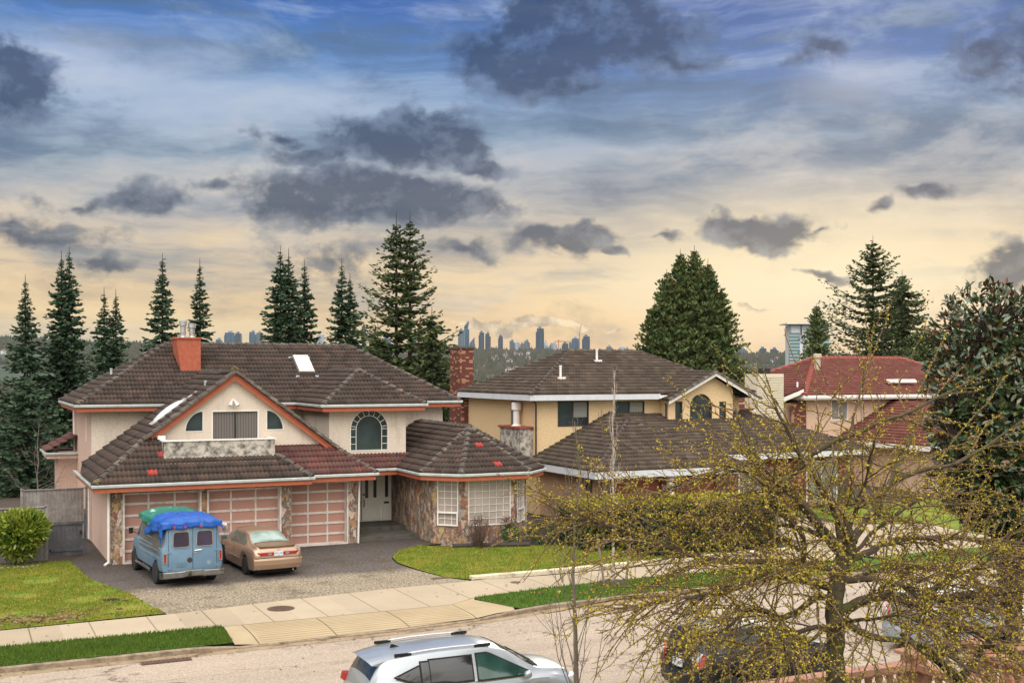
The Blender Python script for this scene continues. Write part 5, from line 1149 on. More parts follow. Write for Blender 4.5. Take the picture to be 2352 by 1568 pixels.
class Car:
    def __init__(s, top, belt, wb_, wr, bot, wheels, wrad, crown=.03, edge=.08, tuck=.05, rail=.10):
        s.top,s.belt,s.ws,s.wr,s.bot,s.wheels,s.wrad,s.crown,s.edge,s.tuck,s.rail=top,belt,wb_,wr,bot,wheels,wrad,crown,edge,tuck,rail
    def zb(s,x):
        z=interp(s.bot,x)
        for wx in s.wheels:
            d=abs(x-wx); R=s.wrad*1.2
            if d<R: z=max(z, s.wrad*.98+math.sqrt(max(0,R*R-d*d))-0.0)
        return z
    def half(s,x):
        zt=interp(s.top,x); zbel=min(interp(s.belt,x),zt-.02); w=interp(s.ws,x); wr=min(interp(s.wr,x),w-.02); zb=min(s.zb(x),zbel-.06)
        e=min(s.edge,(zt-zbel)*.6); zm=zb+(zbel-zb)*.5
        P=[(w-s.tuck,zb),(w-s.tuck*.35,zb+(zm-zb)*.35),(w,zm),(w-.005,zbel-(zbel-zm)*.35),(w-.03,zbel-.02),(w-.055,zbel+.005)]
        hgt=zt-e
        for k in (.25,.5,.75): P.append((w-.055+(wr-(w-.055))*(k+ .06*math.sin(math.pi*k)*-1), zbel+(hgt-zbel)*k))
        P+= [(wr,hgt),(wr-e*.35,zt-e*.35),(wr-e,zt-.012),(wr*.5,zt+s.crown*.7),(0,zt+s.crown)]
        return P
    def yz(s,x,z):
        "half width of the greenhouse side at height z"
        P=s.half(x)
        for (a,b) in zip(P[4:],P[5:]):
            if (a[1]-z)*(b[1]-z)<=0 and abs(b[1]-a[1])>1e-6: return a[0]+(b[0]-a[0])*(z-a[1])/(b[1]-a[1])
        P=P[:6]
        for (a,b) in zip(P,P[1:]):
            if (a[1]-z)*(b[1]-z)<=0 and abs(b[1]-a[1])>1e-6: return a[0]+(b[0]-a[0])*(z-a[1])/(b[1]-a[1])
        return P[5][0]
    def ztop(s,x,y):
        P=s.half(x)[::-1]; y=abs(y)
        for a,b in zip(P,P[1:]):
            if a[0]<=y<=b[0]: return a[1]+(b[1]-a[1])*(y-a[0])/max(1e-6,b[0]-a[0])
        return P[-1][1]
    def body(s, x0,x1, mat, root, rear_round=.12, front_round=.2, step=.045, name='body'):
        xs=[x0+(x1-x0)*i/int((x1-x0)/step) for i in range(int((x1-x0)/step)+1)]
        mb=MB(); secs=[]
        for x in xs:
            H=s.half(x); sc=1.0
            dr=x-x0; df=x1-x
            if dr<rear_round: sc=1-.07*(1-math.sqrt(max(0,1-(1-dr/rear_round)**2)))
            if df<front_round: sc=min(sc,1-.12*(1-math.sqrt(max(0,1-(1-df/front_round)**2))))
            full=[(x,a*sc,b) for a,b in H]+[(x,-a*sc,b) for a,b in H[-2::-1]]
            secs.append(full)
        k=len(secs[0]); vs=[p for q in secs for p in q]
        fs=[(i*k+j,i*k+j+1,(i+1)*k+j+1,(i+1)*k+j) for i in range(len(secs)-1) for j in range(k-1)]
        fs=[f[::-1] for f in fs]
        fs.append(tuple(range(k))[::1]); fs.append(tuple((len(secs)-1)*k+j for j in range(k))[::-1])
        mb.add(vs,fs); o=mb.build(name,mat,root,smooth=True)
        me=o.data
        try: me.set_sharp_from_angle(angle=D2R(38))
        except Exception: pass
        # inner dark floor block
        return o
    def side_glass(s, xa, xb, zlo, zhi, mat, root, side, name='side_window', off=.008, n=14, m=5):
        mb=MB(); vs=[]
        for i in range(n+1):
            x=xa+(xb-xa)*i/n; a=zlo(x); b=max(a+.01,zhi(x))
            for j in range(m+1):
                z=a+(b-a)*j/m; vs.append((x,side*(s.yz(x,z)+off),z))
        fs=[(i*(m+1)+j,(i+1)*(m+1)+j,(i+1)*(m+1)+j+1,i*(m+1)+j+1) for i in range(n) for j in range(m)]
        if side>0: fs=[f[::-1] for f in fs]
        mb.add(vs,fs); return mb.build(name,mat,root,smooth=True)
    def screen(s, xa, xb, wa, wb, mat, root, name='rear_window', off=.010, n=10, m=12):
        "glass lying on the top surface between xa and xb with half widths wa, wb"
        mb=MB(); vs=[]
        for i in range(n+1):
            x=xa+(xb-xa)*i/n; w=wa+(wb-wa)*i/n
            for j in range(m+1):
                y=-w+2*w*j/m; vs.append((x,y,s.ztop(x,y)+off))
        fs=[(i*(m+1)+j,i*(m+1)+j+1,(i+1)*(m+1)+j+1,(i+1)*(m+1)+j) for i in range(n) for j in range(m)]
        mb.add(vs,fs); return mb.build(name,mat,root,smooth=True)
def wheel(root, x, y, r, w, rimmat, tyremat, spokes=5, name='wheel'):
    sg=1 if y>0 else -1
    q=MB(); q.lathe((x,y,r),[(r*.64,-w/2),(r*.93,-w/2),(r,-w/2+.03),(r,w/2-.03),(r*.93,w/2),(r*.64,w/2)],28,axis='y'); t_=q.build('tyre',tyremat,root,smooth=False)
    q=MB(); yo=sg*(w/2-.015)
    q.lathe((x,y,r),[(r*.66,yo-sg*.06),(r*.66,yo),(r*.60,yo+sg*.005),(r*.58,yo-sg*.05),(0,yo-sg*.06)] if sg>0 else [(0,yo+.06),(r*.58,yo+.05),(r*.60,yo-.005),(r*.66,yo),(r*.66,yo+.06)],24,axis='y')
    for i in range(spokes):
        a=2*math.pi*i/spokes+.3; d=Vector((math.cos(a),0,math.sin(a))); e=Vector((-math.sin(a),0,math.cos(a)))
        q.obox(Vector((x,y+yo-sg*.008,r))+d*r*.33,d*r*.28,e*r*.075,(0,.012,0))
    q.lathe((x,y,r),[(r*.14,yo-sg*.05),(r*.14,yo+sg*.005),(0,yo+sg*.008)],12,axis='y')
    q.build('rim',rimmat,t_)
    return t_
def text_mesh(name, s, size, mat, parent, loc, rot, depth=.002):
    cu=bpy.data.curves.new(name,'FONT'); cu.body=s; cu.size=size; cu.align_x='CENTER'; cu.align_y='CENTER'; cu.extrude=depth
    o=bpy.data.objects.new(name,cu); COL.objects.link(o); dg=bpy.context.evaluated_depsgraph_get(); me=bpy.data.meshes.new_from_object(o.evaluated_get(dg)); bpy.data.objects.remove(o)
    me.name=name; me.materials.clear(); me.materials.append(mat); o=bpy.data.objects.new(name,me); COL.objects.link(o); o.parent=parent; o.location=loc; o.rotation_euler=rot; return o
TYRE=mk('tyre_rubber',(.022,.022,.022),.9,.2,20); CHROME=mk('chrome',(.62,.62,.62),.18,.05,3,metal=1.0); ALLOY=mk('alloy_rim',(.50,.50,.50),.35,.1,6,metal=.7)
DARK=mk('underbody_black',(.012,.012,.012),.9); REDL=mk('red_lens',(.30,.012,.012),.2,.1,3,spec=.7); CLEARL=mk('clear_lens',(.5,.5,.52),.15,.1,8,spec=.7); PLATE=mk('plate_white',(.62,.65,.68),.5,.05); PBLUE=mk('plate_blue',(.03,.08,.30),.5)
def paint(name,c,metal=.35,rough=.32,coat=.6,var=.06,**k): return mk(name,c,rough,var,1.2,metal=metal,coat=coat,**k)
def vroot(name,label,cat,loc,rz): 
    r=thing(name,label,cat,loc,rz); LOCALS.add(r.name); return r
def underside(root,x0,x1,w,z0,z1):
    q=MB(); q.box(x0,x1,-w,w,z0,z1); q.build('underbody',DARK,root)
# --- blue van
def van():
    # rear left tyre (5.93,39.58), front left tyre (5.70,42.65)
    a=Vector((5.93,39.58)); b=Vector((5.68,42.75)); d=(b-a).normalized(); rz=math.atan2(d.y,d.x); left=Vector((-d.y,d.x))
    c=(a+b)/2 - left*.92 - d*.15
    r=vroot('blue_van','faded blue panel van with two rear windows and a blue tarp tied over its roof','van',(c.x,c.y,0),rz)
    L0,L1=-2.45,2.25
    BL=paint('faded_blue_paint',(.125,.215,.31),.1,.5,.15,.14,c2=(.17,.25,.29),c2s=1.6,c2lo=.5,c2hi=.75); GR=paint('grey_brown_side',(.11,.105,.10),.1,.5,.2,.15)
    car=Car(top=[(-2.45,1.98),(-2.2,2.05),(0,2.07),(1.0,2.02),(1.35,1.86),(1.75,1.25),(2.0,1.16),(2.25,1.02)],belt=[(-2.45,1.28),(1.2,1.28),(1.8,1.12),(2.25,.95)],
        wb_=[(-2.45,.985),(-2.0,1.0),(1.5,1.0),(2.0,.96),(2.25,.88)],wr=[(-2.45,.84),(0,.86),(1.3,.80),(1.8,.84),(2.25,.78)],bot=[(-2.45,.52),(-1,.48),(2.25,.48)],wheels=(-1.45,1.75-.02),wrad=.36,edge=.16,tuck=.06)
    car.wheels=(-1.43,1.70)
    body=car.body(L0,L1,BL,r,rear_round=.06,front_round=.25)
    underside(r,-2.35,2.1,.80,.35,.75)
    # grey brown upper side panels
    for sd in (1,-1):
        car.side_glass(-2.2,.85,lambda x:1.02,lambda x:1.86-.0*x,GR,r,sd,name='side_panel',off=.004)
        car.side_glass(.98,1.45,lambda x:1.30,lambda x:1.80-max(0,(x-1.05))*1.0,M['glass'],r,sd,name='side_window',off=.012)
        q=MB()
        for (xa,xb,z) in ((-2.25,-.6,1.16),(-2.3,.5,.92),(-.9,.9,1.45)):
            for i in range(6):
                x0=xa+(xb-xa)*i/6; x1=xa+(xb-xa)*(i+1)/6; q.tube([(x0,sd*(car.yz(x0,z)+.012),z),(x1,sd*(car.yz(x1,z)+.012),z)],[.014]*2,5)
            q.build('chrome_strip',CHROME,r); q=MB()
        q=MB(); q.tube([(-.95,sd*1.0,.40),(1.2,sd*1.0,.40)],[.05,.05],8); q.build('side_step',CHROME,r)
        for wx in car.wheels: wheel(r,wx,sd*.86,.37,.26,mk('van_rim_%d'%len(bpy.data.materials),(.45,.43,.38),.4,.2,8,metal=.3),TYRE,8)
    car.screen(1.33,1.74,.72,.78,M['glass'],r,name='windshield')
    # rear face
    X=-2.45
    vg=mk_glass('van_rear_glass',(.012,.010,.03),.1,(.035,.025,.07))
    for y0 in (.10,-.66):
        o=MB(); lp=[(y0+.06,1.28),(y0+.50,1.28),(y0+.56,1.34),(y0+.54,1.74),(y0+.48,1.80),(y0+.08,1.80),(y0+.02,1.74),(y0,1.34)]
        O=(X,0,0); U=(0,-1,0); lp2=[(-(a),b) for a,b in lp]
        inner=o.ring(O,U,lp2,.022,-.03,.01); w=o.build('rear_window_frame',CHROME,r)
        g=MB(); g.face2d(O,U,lp2,-.012); g.build('rear_window',vg,w)
    q=MB(); q.box(X-.006,X,-.006,.006,.56,1.92); q.build('door_seam',DARK,r)
    for yy in (.78,-.78):
        q=MB(); q.box(X-.005,X,yy-.005,yy+.005,.56,1.85); q.build('door_seam',DARK,r)
        for zz in (1.14,.64):
            q=MB(); q.box(X-.03,X,yy-.06 if yy>0 else yy-.02,yy+.02 if yy>0 else yy+.06,zz-.035,zz+.035); q.build('hinge',BL,r)
        s_=1 if yy>0 else -1; ly=s_*.895
        q=MB(); lp=[(-(ly)-.055,.80),(-(ly)+.055,.80),(-(ly)+.055,1.12),(-(ly)-.055,1.12)]; q.ring((X,0,0),(0,-1,0),lp,.018,-.045,.03); f=q.build('tail_light_frame',CHROME,r)
        q=MB(); q.face2d((X,0,0),(0,-1,0),lp,-.03); q.build('tail_light',REDL,f)
    q=MB(); q.box(X-.02,X,.20,.52,.66,.80); q.build('plate_recess',mk('plate_recess_blue',(.10,.17,.22),.6,.2,10),r)
    q=MB(); q.lathe((X-.012,.10,.86),[(0,0),(.085,0),(.085,.012)],18,axis='x'); q.build('fuel_hole',mk('dark_rust_patch',(.04,.03,.028),.8,.3,18),r)
    q=MB(); q.tube([(X-.03,-.05,1.16),(X-.035,-.28,1.18)],[.014]*2,6); q.box(X-.025,X,-.12,-.02,1.08,1.12); q.build('door_handle',CHROME,r)
    q=MB(); q.lathe((X-.006,-.52,.74),[(0,0),(.07,0),(.07,.006)],20,axis='x'); q.build('round_badge',mk('faded_badge',(.2,.27,.3),.4,.2,10),r)
    # chrome bumper with raised centre
    q=MB(); ys=[-1.04,-.98,-.32,-.24,.24,.32,.98,1.04]; zt=[.50,.52,.53,.56,.56,.53,.52,.50]; xo=[X+.05,X-.13,-2.6,-2.62,-2.62,-2.6,X-.13,X+.05]
    vs=[]
    for y,z,x in zip(ys,zt,xo): vs+=[(x,y,z),(x-.02,y,z-.02),(x-.02,y,z-.17),(x,y,z-.2),(x+.06,y,z-.2),(x+.06,y,z)]
    q.add(vs,[(i*6+j,i*6+(j+1)%6,(i+1)*6+(j+1)%6,(i+1)*6+j) for i in range(7) for j in range(6)]+[tuple(range(6)),tuple(range(42,48))[::-1]]); q.build('rear_bumper',mk('worn_chrome',(.30,.31,.32),.28,.3,6,metal=.9,c2=(.08,.07,.06),c2s=3),r)
    q=MB(); q.box(-2.63,-2.62,-.30,.30,.535,.56); q.build('bumper_trim',CHROME,r)
    for y in (1.0,-1.0):
        q=MB(); s_=1 if y>0 else -1; q.tube([(1.25,s_*.98,1.35),(1.25,s_*1.12,1.42)],[.015]*2,6); q.obox((1.25,s_*1.17,1.45),(.02,0,0),(0,.07,0),(0,0,.1)); q.build('wing_mirror',DARK,r)
    # tarps: things of their own lying over the roof
    def tarp(name,label,x0,x1,y0,y1,mat,seed,drop_rear,drop_l,drop_r,h=.12,nx=46,ny=46,base=0.0):
        rr=random.Random(seed); vs=[]
        for i in range(nx+1):
            for j in range(ny+1):
                u=i/nx; v=j/ny; x=x0+(x1-x0)*u; y=y0+(y1-y0)*v
                nz=mnoise.noise(Vector((x*1.7,y*1.7,seed)))*.06+abs(mnoise.noise(Vector((x*4,y*6,seed+3))))*.06+mnoise.noise(Vector((x*11,y*9,seed+5)))*.015
                xr=max(x,L0+.03); ex=max(0.,(L0-.02)-x)        # overhang past the rear
                W=.84; ey=max(0,abs(y)-W)
                z=2.07+h*math.sqrt(max(0,1-(min(abs(y),W)/W)**2.2))*min(1,max(0,(x-L0)/.35+.25))+base+nz
                px,py=x,y
                if ex>0: z-=ex*.96; px=L0-.05-.12*ex+nz*.8+.02*math.sin(y*13)
                if ey>0:
                    dd=ey*(1+.22*math.sin(x*2.6+seed)+.1*math.sin(x*7)); z-=dd*.97; s_=1 if y>0 else -1
                    py=s_*(W+.10+.13*min(1,dd*1.6)+nz*.9+.022*math.sin(x*14+seed))
                vs.append((px,py,z))
        q=MB(); q.add(vs,[(i*(ny+1)+j,(i+1)*(ny+1)+j,(i+1)*(ny+1)+j+1,i*(ny+1)+j+1) for i in range(nx) for j in range(ny)])
        o=q.build(name,mat,None,smooth=True); o.location=r.location; o.rotation_euler=r.rotation_euler; tag(o,label,'tarp')
        md=o.modifiers.new('thick','SOLIDIFY'); md.thickness=.012; return o
    tb=mk('blue_tarp_plastic',(.002,.07,.34),.42,.18,5,spec=.5,c2=(.15,.28,.5),c2s=2.6,c2lo=.66,c2hi=.78)
    t1=tarp('blue_tarp','bright blue plastic tarp draped over the rear of the blue van','x' and -2.68,-.35,-1.12,1.30,tb,3,.2,.3,.1,h=.11,base=.03)
    t2=tarp('green_tarp','green plastic tarp on the front half of the blue van roof under the blue one',-.9,1.05,-.95,1.06,mk('green_tarp_plastic',(.015,.14,.10),.45,.2,5,c2=(.3,.42,.38),c2s=3,c2lo=.6,c2hi=.75),9,.2,.2,.2,h=.13,base=.0)
    rc=mk('red_cord',(.5,.02,.04),.5)
    for (x,y,z) in ((-2.53,.62,1.96),(-2.56,.28,1.95),(-2.56,-.22,1.95),(-2.2,.98,1.93)):
        q=MB(); q.obox((x-.03,y,z),(.02,0,0),(0,.03,.005),(0,0,.035)); o=q.build('tarp_clip',rc,t1)
    q=MB(); q.tube([(-2.5,-.95,1.98),(-2.5,-1.05,1.93),(-2.42,-1.10,1.82),(-2.30,-1.12,1.70)],[.05,.07,.06,.05],7); o=q.build('tarp_bundle',mk('grey_plastic',(.45,.45,.42),.5,.2,9),t1)
van()
# --- sedan
def sedan():
    a=Vector((8.99,40.06)); b=Vector((8.80,42.75)); d=(b-a).normalized(); rz=math.atan2(d.y,d.x); left=Vector((-d.y,d.x)); c=(a+b)/2-left*.79
    r=vroot('beige_sedan','champagne beige sedan parked nose in at the middle garage door','car',(c.x,c.y,gz(c.x,c.y)),rz)
    P=paint('champagne_paint',(.36,.24,.165),.45,.30,.7)
    car=Car(top=[(-2.38,.80),(-2.30,.98),(-2.15,1.035),(-1.75,1.06),(-1.55,1.09),(-.85,1.34),(-.45,1.405),(.1,1.415),(.55,1.37),(1.35,1.02),(1.55,.99),(2.1,.88),(2.38,.66)],
        belt=[(-2.38,.78),(-2.2,.93),(-1.6,.96),(-.8,.96),(1.2,.93),(1.6,.90),(2.38,.62)],wb_=[(-2.38,.80),(-2.2,.86),(-1.3,.89),(1.4,.89),(2.1,.83),(2.38,.70)],
        wr=[(-2.38,.68),(-2.15,.74),(-1.7,.72),(-.9,.60),(.3,.61),(1.2,.72),(2.38,.6)],bot=[(-2.38,.30),(-2.2,.25),(0,.2),(2.38,.24)],wheels=(-1.33,1.36),wrad=.31,edge=.06,crown=.025)
    car.body(-2.38,2.38,P,r,.18,.35); underside(r,-2.2,2.2,.70,.16,.5)
    gw=mk_glass('pale_reflecting_glass',(.10,.17,.16),.06,(.32,.40,.36)); gd=mk_glass('side_glass',(.05,.07,.06),.06,(.16,.15,.11))
    car.screen(-1.56,-.82,.69,.56,gw,r,name='rear_window'); car.screen(.58,1.33,.55,.68,gw,r,name='windshield')
    for sd in (1,-1):
        f_hi=lambda x: 1.325-max(0,(-x-.62))*.42-max(0,x-.35)*.46
        car.side_glass(-1.18,-.18,lambda x:.99,lambda x:min(1.32,f_hi(x)),gd,r,sd); car.side_glass(-.11,.95,lambda x:.985,lambda x:max(1.0,min(1.325,f_hi(x))),gd,r,sd)
        for wx in car.wheels: wheel(r,wx,sd*.775,.31,.20,ALLOY,TYRE,7)
        q=MB(); q.obox((.72,sd*.99,1.03),(.04,0,0),(0,.09,0),(0,0,.06)); q.build('wing_mirror',paint('mirror_dark',(.05,.09,.09),.2),r)
        for xx in (-.15,.78): 
            q=MB(); q.box(xx,xx+.14,sd*.885-.02,sd*.885+.025 if sd>0 else sd*.885,.80,.825); q.build('door_handle',P,r)
        q=MB()
        for i in range(8):
            x0=-1.0+i*.25; q.tube([(x0,sd*(car.yz(x0,.52)+.008),.52),(x0+.25,sd*(car.yz(x0+.25,.52)+.008),.52)],[.018]*2,5)
        q.build('side_moulding',P,r)
    seam=mk('panel_gap',(.05,.035,.025),.8)
    for sd in (1,-1):
        for xx in (-1.08,-.145,.98):
            q=MB(); q.tube([(xx-(.10 if xx<-1 and zz<.75 else 0),sd*(car.yz(xx,zz)+.001),zz) for zz in (.32,.5,.7,.86,.97)],[.007]*5,4); q.build('door_seam',seam,r)
        q=MB(); q.tube([(x_,sd*.60,car.ztop(x_,.60)+.002) for x_ in (-1.60,-1.8,-2.0,-2.2,-2.33)],[.007]*5,4); q.build('boot_seam',seam,r)
    q=MB(); q.tube([(-1.60,y_,car.ztop(-1.60,y_)+.002) for y_ in (-.6,-.3,0,.3,.6)],[.007]*5,4); q.build('boot_seam',seam,r)
    q=MB(); q.box(-2.415,-2.405,-.84,.84,.675,.69); q.build('bumper_seam',seam,r)
    # rear lamps, plate, spoiler
    X=-2.40
    for s_ in (1,-1):
        q=MB(); pts=[]; 
        for i in range(7):
            y=s_*(.17+(.80-.17)*i/6); x=-2.40+.02+(.13*max(0,(i-4)/2)**1.6)
            pts.append((x-.02,y))
        vs=[]
        for x,y in pts: vs+=[(x,y,.755),(x,y,.86),(x+.08,y,.86),(x+.08,y,.755)]
        q.add(vs,[(i*4+j,i*4+(j+1)%4,(i+1)*4+(j+1)%4,(i+1)*4+j) for i in range(6) for j in range(4)]+[(0,1,2,3),(24,25,26,27)]); tl=q.build('tail_light',REDL,r)
        q=MB(); q.box(-2.412,-2.40,min(s_*.24,s_*.36),max(s_*.24,s_*.36),.775,.84); q.build('reversing_lens',mk('smoky_lens',(.25,.2,.25),.2),tl)
    q=MB(); q.box(X-.012,X+.03,-.155,.155,.735,.89); pl=q.build('licence_plate',PLATE,r)
    text_mesh('plate_text','ESX 245',.085,PBLUE,pl,(X-.014,0,.82),(D2R(90),0,D2R(-90)))
    q=MB(); q.box(X-.014,X-.012,-.03,.03,.745,.765); q.build('plate_sticker',mk('teal_sticker',(.02,.25,.28),.5),pl)
    q=MB(); vs=[]
    for i in range(13):
        y=-.84+1.68*i/12; k=abs(y)/.84; x=-2.41+.10*k**4
        vs+=[(x-.03,y,.66-.0*k),(x-.05,y,.60),(x-.045,y,.45),(x-.0,y,.30),(x+.12,y,.27),(x+.14,y,.68)]
    q.add(vs,[(i*6+j,i*6+(j+1)%6,(i+1)*6+(j+1)%6,(i+1)*6+j) for i in range(12) for j in range(6)]+[tuple(range(6)),tuple(range(72,78))[::-1]]); q.build('rear_bumper',P,r,smooth=False)
    q=MB(); vs=[]
    for i in range(11):
        y=-.62+1.24*i/10; k=abs(y)/.62; vs+=[(-2.30+.05*k*k,y,1.02),(-2.36+.05*k*k,y,1.055),(-2.22+.05*k*k,y,1.065),(-2.14,y,1.03)]
    q.add(vs,[(i*4+j,i*4+(j+1)%4,(i+1)*4+(j+1)%4,(i+1)*4+j) for i in range(10) for j in range(4)]); q.build('boot_lip',P,r)
    q=MB(); q.tube([(-2.415,.05*math.cos(i*.524),.95+.03*math.sin(i*.524)) for i in range(13)],[.006]*13,5); q.build('boot_badge',CHROME,r)
    q=MB(); q.tube([(-2.2,-.5,.24),(-2.42,-.5,.24)],[.03,.03],8); q.build('exhaust',CHROME,r)
    q=MB(); q.obox((-1.0,.33,1.02),(.05,0,0),(0,.12,0),(0,0,.09)); 
    for s_ in (1,-1):
        q=MB(); q.obox((2.22,s_*.6,.68),(.1,0,0),(0,.16,0),(0,0,.06)); q.build('headlight',CLEARL,r)
sedan()
def wagon(name,label,loc,rz,col,kind='suv',plate=None,metal=.45,seats=True):
    r=vroot(name,label,'car',loc,rz); P=paint(name+'_paint',col,metal,.28,.8) if kind=='suv' else paint(name+'_paint',col,metal,.45,.25)
    if kind=='suv':
        car=Car(top=[(-2.28,.96),(-2.22,1.12),(-2.08,1.36),(-1.93,1.545),(-1.6,1.615),(-.6,1.66),(.1,1.65),(.55,1.58),(1.30,1.16),(1.45,1.12),(2.0,1.03),(2.28,.80)],
            belt=[(-2.28,.94),(-2.0,1.12),(-1.5,1.09),(0,1.02),(1.2,1.0),(1.6,.98),(2.28,.74)],wb_=[(-2.28,.80),(-2.0,.90),(-1.3,.925),(1.3,.925),(2.0,.86),(2.28,.70)],
            wr=[(-2.28,.66),(-2.05,.64),(-1.5,.66),(-.2,.665),(.4,.66),(1.2,.76),(2.28,.62)],bot=[(-2.28,.38),(-2,.3),(2.28,.28)],wheels=(-1.33,1.33),wrad=.36,edge=.07,crown=.035)
        L0,L1=-2.28,2.28; rs=(-2.17,-1.97,.60,.56); ws=(.58,1.28,.60,.72); wr_=.36
        wins=[(-1.72,-1.22,lambda x:1.13+max(0,-x-1.3)*.35,lambda x:1.42-max(0,-x-1.2)*.32),(-1.18,-1.02,lambda x:1.09,lambda x:1.475),(-1.0,-.12,lambda x:1.07,lambda x:1.50+.0*x),(.0,1.12,lambda x:1.05,lambda x:max(1.07,1.515-max(0,x-.25)*.50))]
    else:
        car=Car(top=[(-1.98,.85),(-1.93,1.05),(-1.78,1.34),(-1.66,1.46),(-1.2,1.51),(-.3,1.53),(.3,1.46),(1.25,1.06),(1.4,1.02),(1.8,.93),(2.05,.72)],
            belt=[(-1.98,.83),(-1.8,1.05),(-1.2,1.0),(0,.95),(1.2,.92),(2.05,.68)],wb_=[(-1.98,.76),(-1.7,.83),(-1.2,.845),(1.2,.845),(1.8,.8),(2.05,.66)],
            wr=[(-1.98,.62),(-1.7,.58),(-.8,.60),(.2,.60),(1.2,.70),(2.05,.58)],bot=[(-1.98,.32),(-1.7,.24),(2.05,.22)],wheels=(-1.22,1.28),wrad=.30,edge=.07,crown=.03)
        L0,L1=-1.98,2.05; rs=(-1.88,-1.70,.60,.54); ws=(.33,1.22,.55,.68); wr_=.30
        wins=[(-1.5,-1.15,lambda x:1.06,lambda x:1.30-max(0,-x-1.25)*.5),(-1.08,-.22,lambda x:1.02,lambda x:1.38),(-.14,1.0,lambda x:.99,lambda x:max(1.0,1.40-max(0,x-.1)*.46))]
    car.body(L0,L1,P,r,.2,.35); underside(r,L0+.15,L1-.15,.68,.18,.55)
    tint=mk_glass('tinted_glass_'+name,(.008,.009,.010),.05,(.02,.022,.024)); clr=mk_glass('green_glass_'+name,(.015,.04,.034),.05,(.05,.11,.09))
    gr=M['glass']
    for sd in (1,-1):
        for k,(xa,xb,lo,hi) in enumerate(wins):
            car.side_glass(xa-.03,xb+.03,lambda x:lo(x)-.035,lambda x:hi(x)+.03,DARK,r,sd,name='window_surround',off=.004)
            g=car.side_glass(xa,xb,lo,hi,clr if (k==len(wins)-1 and kind=='suv') else tint,r,sd)
        q=MB(); xa=wins[0][0]; xb=wins[-1][1]; N_=16; pts=[]
        for i in range(N_+1):
            x=xa+(xb-xa)*i/N_; w_=[w for w in wins if w[0]-.08<=x<=w[1]+.08]; z=(w_[0] if w_ else wins[1])[2](x)-.04; pts.append((x,sd*(car.yz(x,z)+.012),z))
        q.tube(pts,[.010]*len(pts),5); q.build('chrome_strip',CHROME,r)
        for wx in car.wheels: wheel(r,wx,sd*(.80 if kind=='suv' else .74),wr_,.22,ALLOY,TYRE,10)
        q=MB(); mx=wins[-1][1]-.12; q.lathe((mx,sd*1.02,1.08),[(0,-.07),(.06,-.06),(.085,0),(.06,.06),(0,.07)],10,axis='y'); q.build('wing_mirror',P,r,smooth=True)
        q=MB(); q.tube([(mx+.05,sd*(car.yz(mx,1.04)),1.03),(mx,sd*1.0,1.05)],[.02,.03],6); q.build('mirror_arm',DARK,r)
        for k,(xa,xb,lo,hi) in enumerate(wins[-2:]):
            q=MB(); x=xa+.08; z=.86; q.obox((x,sd*(car.yz(x,z)+.02),z),(.09,0,0),(0,.012,0),(0,0,.015)); q.build('door_handle',P,r)
            q=MB(); xx=xb+.06; q.tube([(xx,sd*(car.yz(xx,zz)+.002),zz) for zz in (.45,.7,.95)],[.004]*3,4); q.build('door_seam',DARK,r)
        if kind=='suv':
            q=MB(); pts=[(x,sd*.60,car.ztop(x,.60)+.045) for x in (-1.62,-1.3,-.9,-.4,.05,.32)]; pts[0]=(pts[0][0],pts[0][1],pts[0][2]-.035); pts[-1]=(pts[-1][0],pts[-1][1],pts[-1][2]-.035); q.tube(pts,[.018,.02,.02,.02,.02,.016],6); ra=q.build('roof_rail',ALLOY,r)
            for xx in (-1.50,.18): q=MB(); q.obox((xx,sd*.60,car.ztop(xx,.60)+.03),(.17,0,0),(0,.022,0),(0,0,.028)); q.build('rail_foot',DARK,ra)
    car.screen(*rs,tint,r,name='rear_window'); car.screen(*ws,clr if kind=='suv' else tint,r,name='windshield')
    if kind=='suv':
        q=MB(); vs=[]; 
        for i in range(11):
            y=-.62+1.24*i/10; z=car.ztop(-1.95,y); vs+=[(-2.20+.06*(abs(y)/.62)**2,y,z-.01),(-1.86,y,car.ztop(-1.86,y)+.012),(-1.9,y,z-.06)]
        q.add(vs,[(i*3+j,i*3+(j+1)%3,(i+1)*3+(j+1)%3,(i+1)*3+j) for i in range(10) for j in range(3)]+[(0,1,2),(30,31,32)]); q.build('roof_spoiler',P,r)
        q=MB(); z=car.ztop(-1.45,0); q.prism([(-1.55,-.02,z-.01),(-1.33,-.015,z-.01),(-1.52,-.02,z+.07)],(0,.04,0)); q.build('antenna_fin',DARK,r)
        q=MB(); q.add([(x,y,car.ztop(x,y)+.012) for x in (1.30,1.42) for y in [-.66+.12*i for i in range(12)]],[(i,i+1,i+13,i+12) for i in range(11)]); q.build('wiper_cowl',DARK,r)
        for y0 in (-.35,.2):
            q=MB(); q.tube([(1.36,y0,car.ztop(1.36,y0)+.03),(.95,y0+.35,car.ztop(.95,y0+.35)+.035)],[.01,.008],5); q.build('wiper',DARK,r)
        q=MB(); q.tube([(.62,.36,1.28),(.62,.20,1.33),(.58,.06,1.25)],[.012]*3,5); 
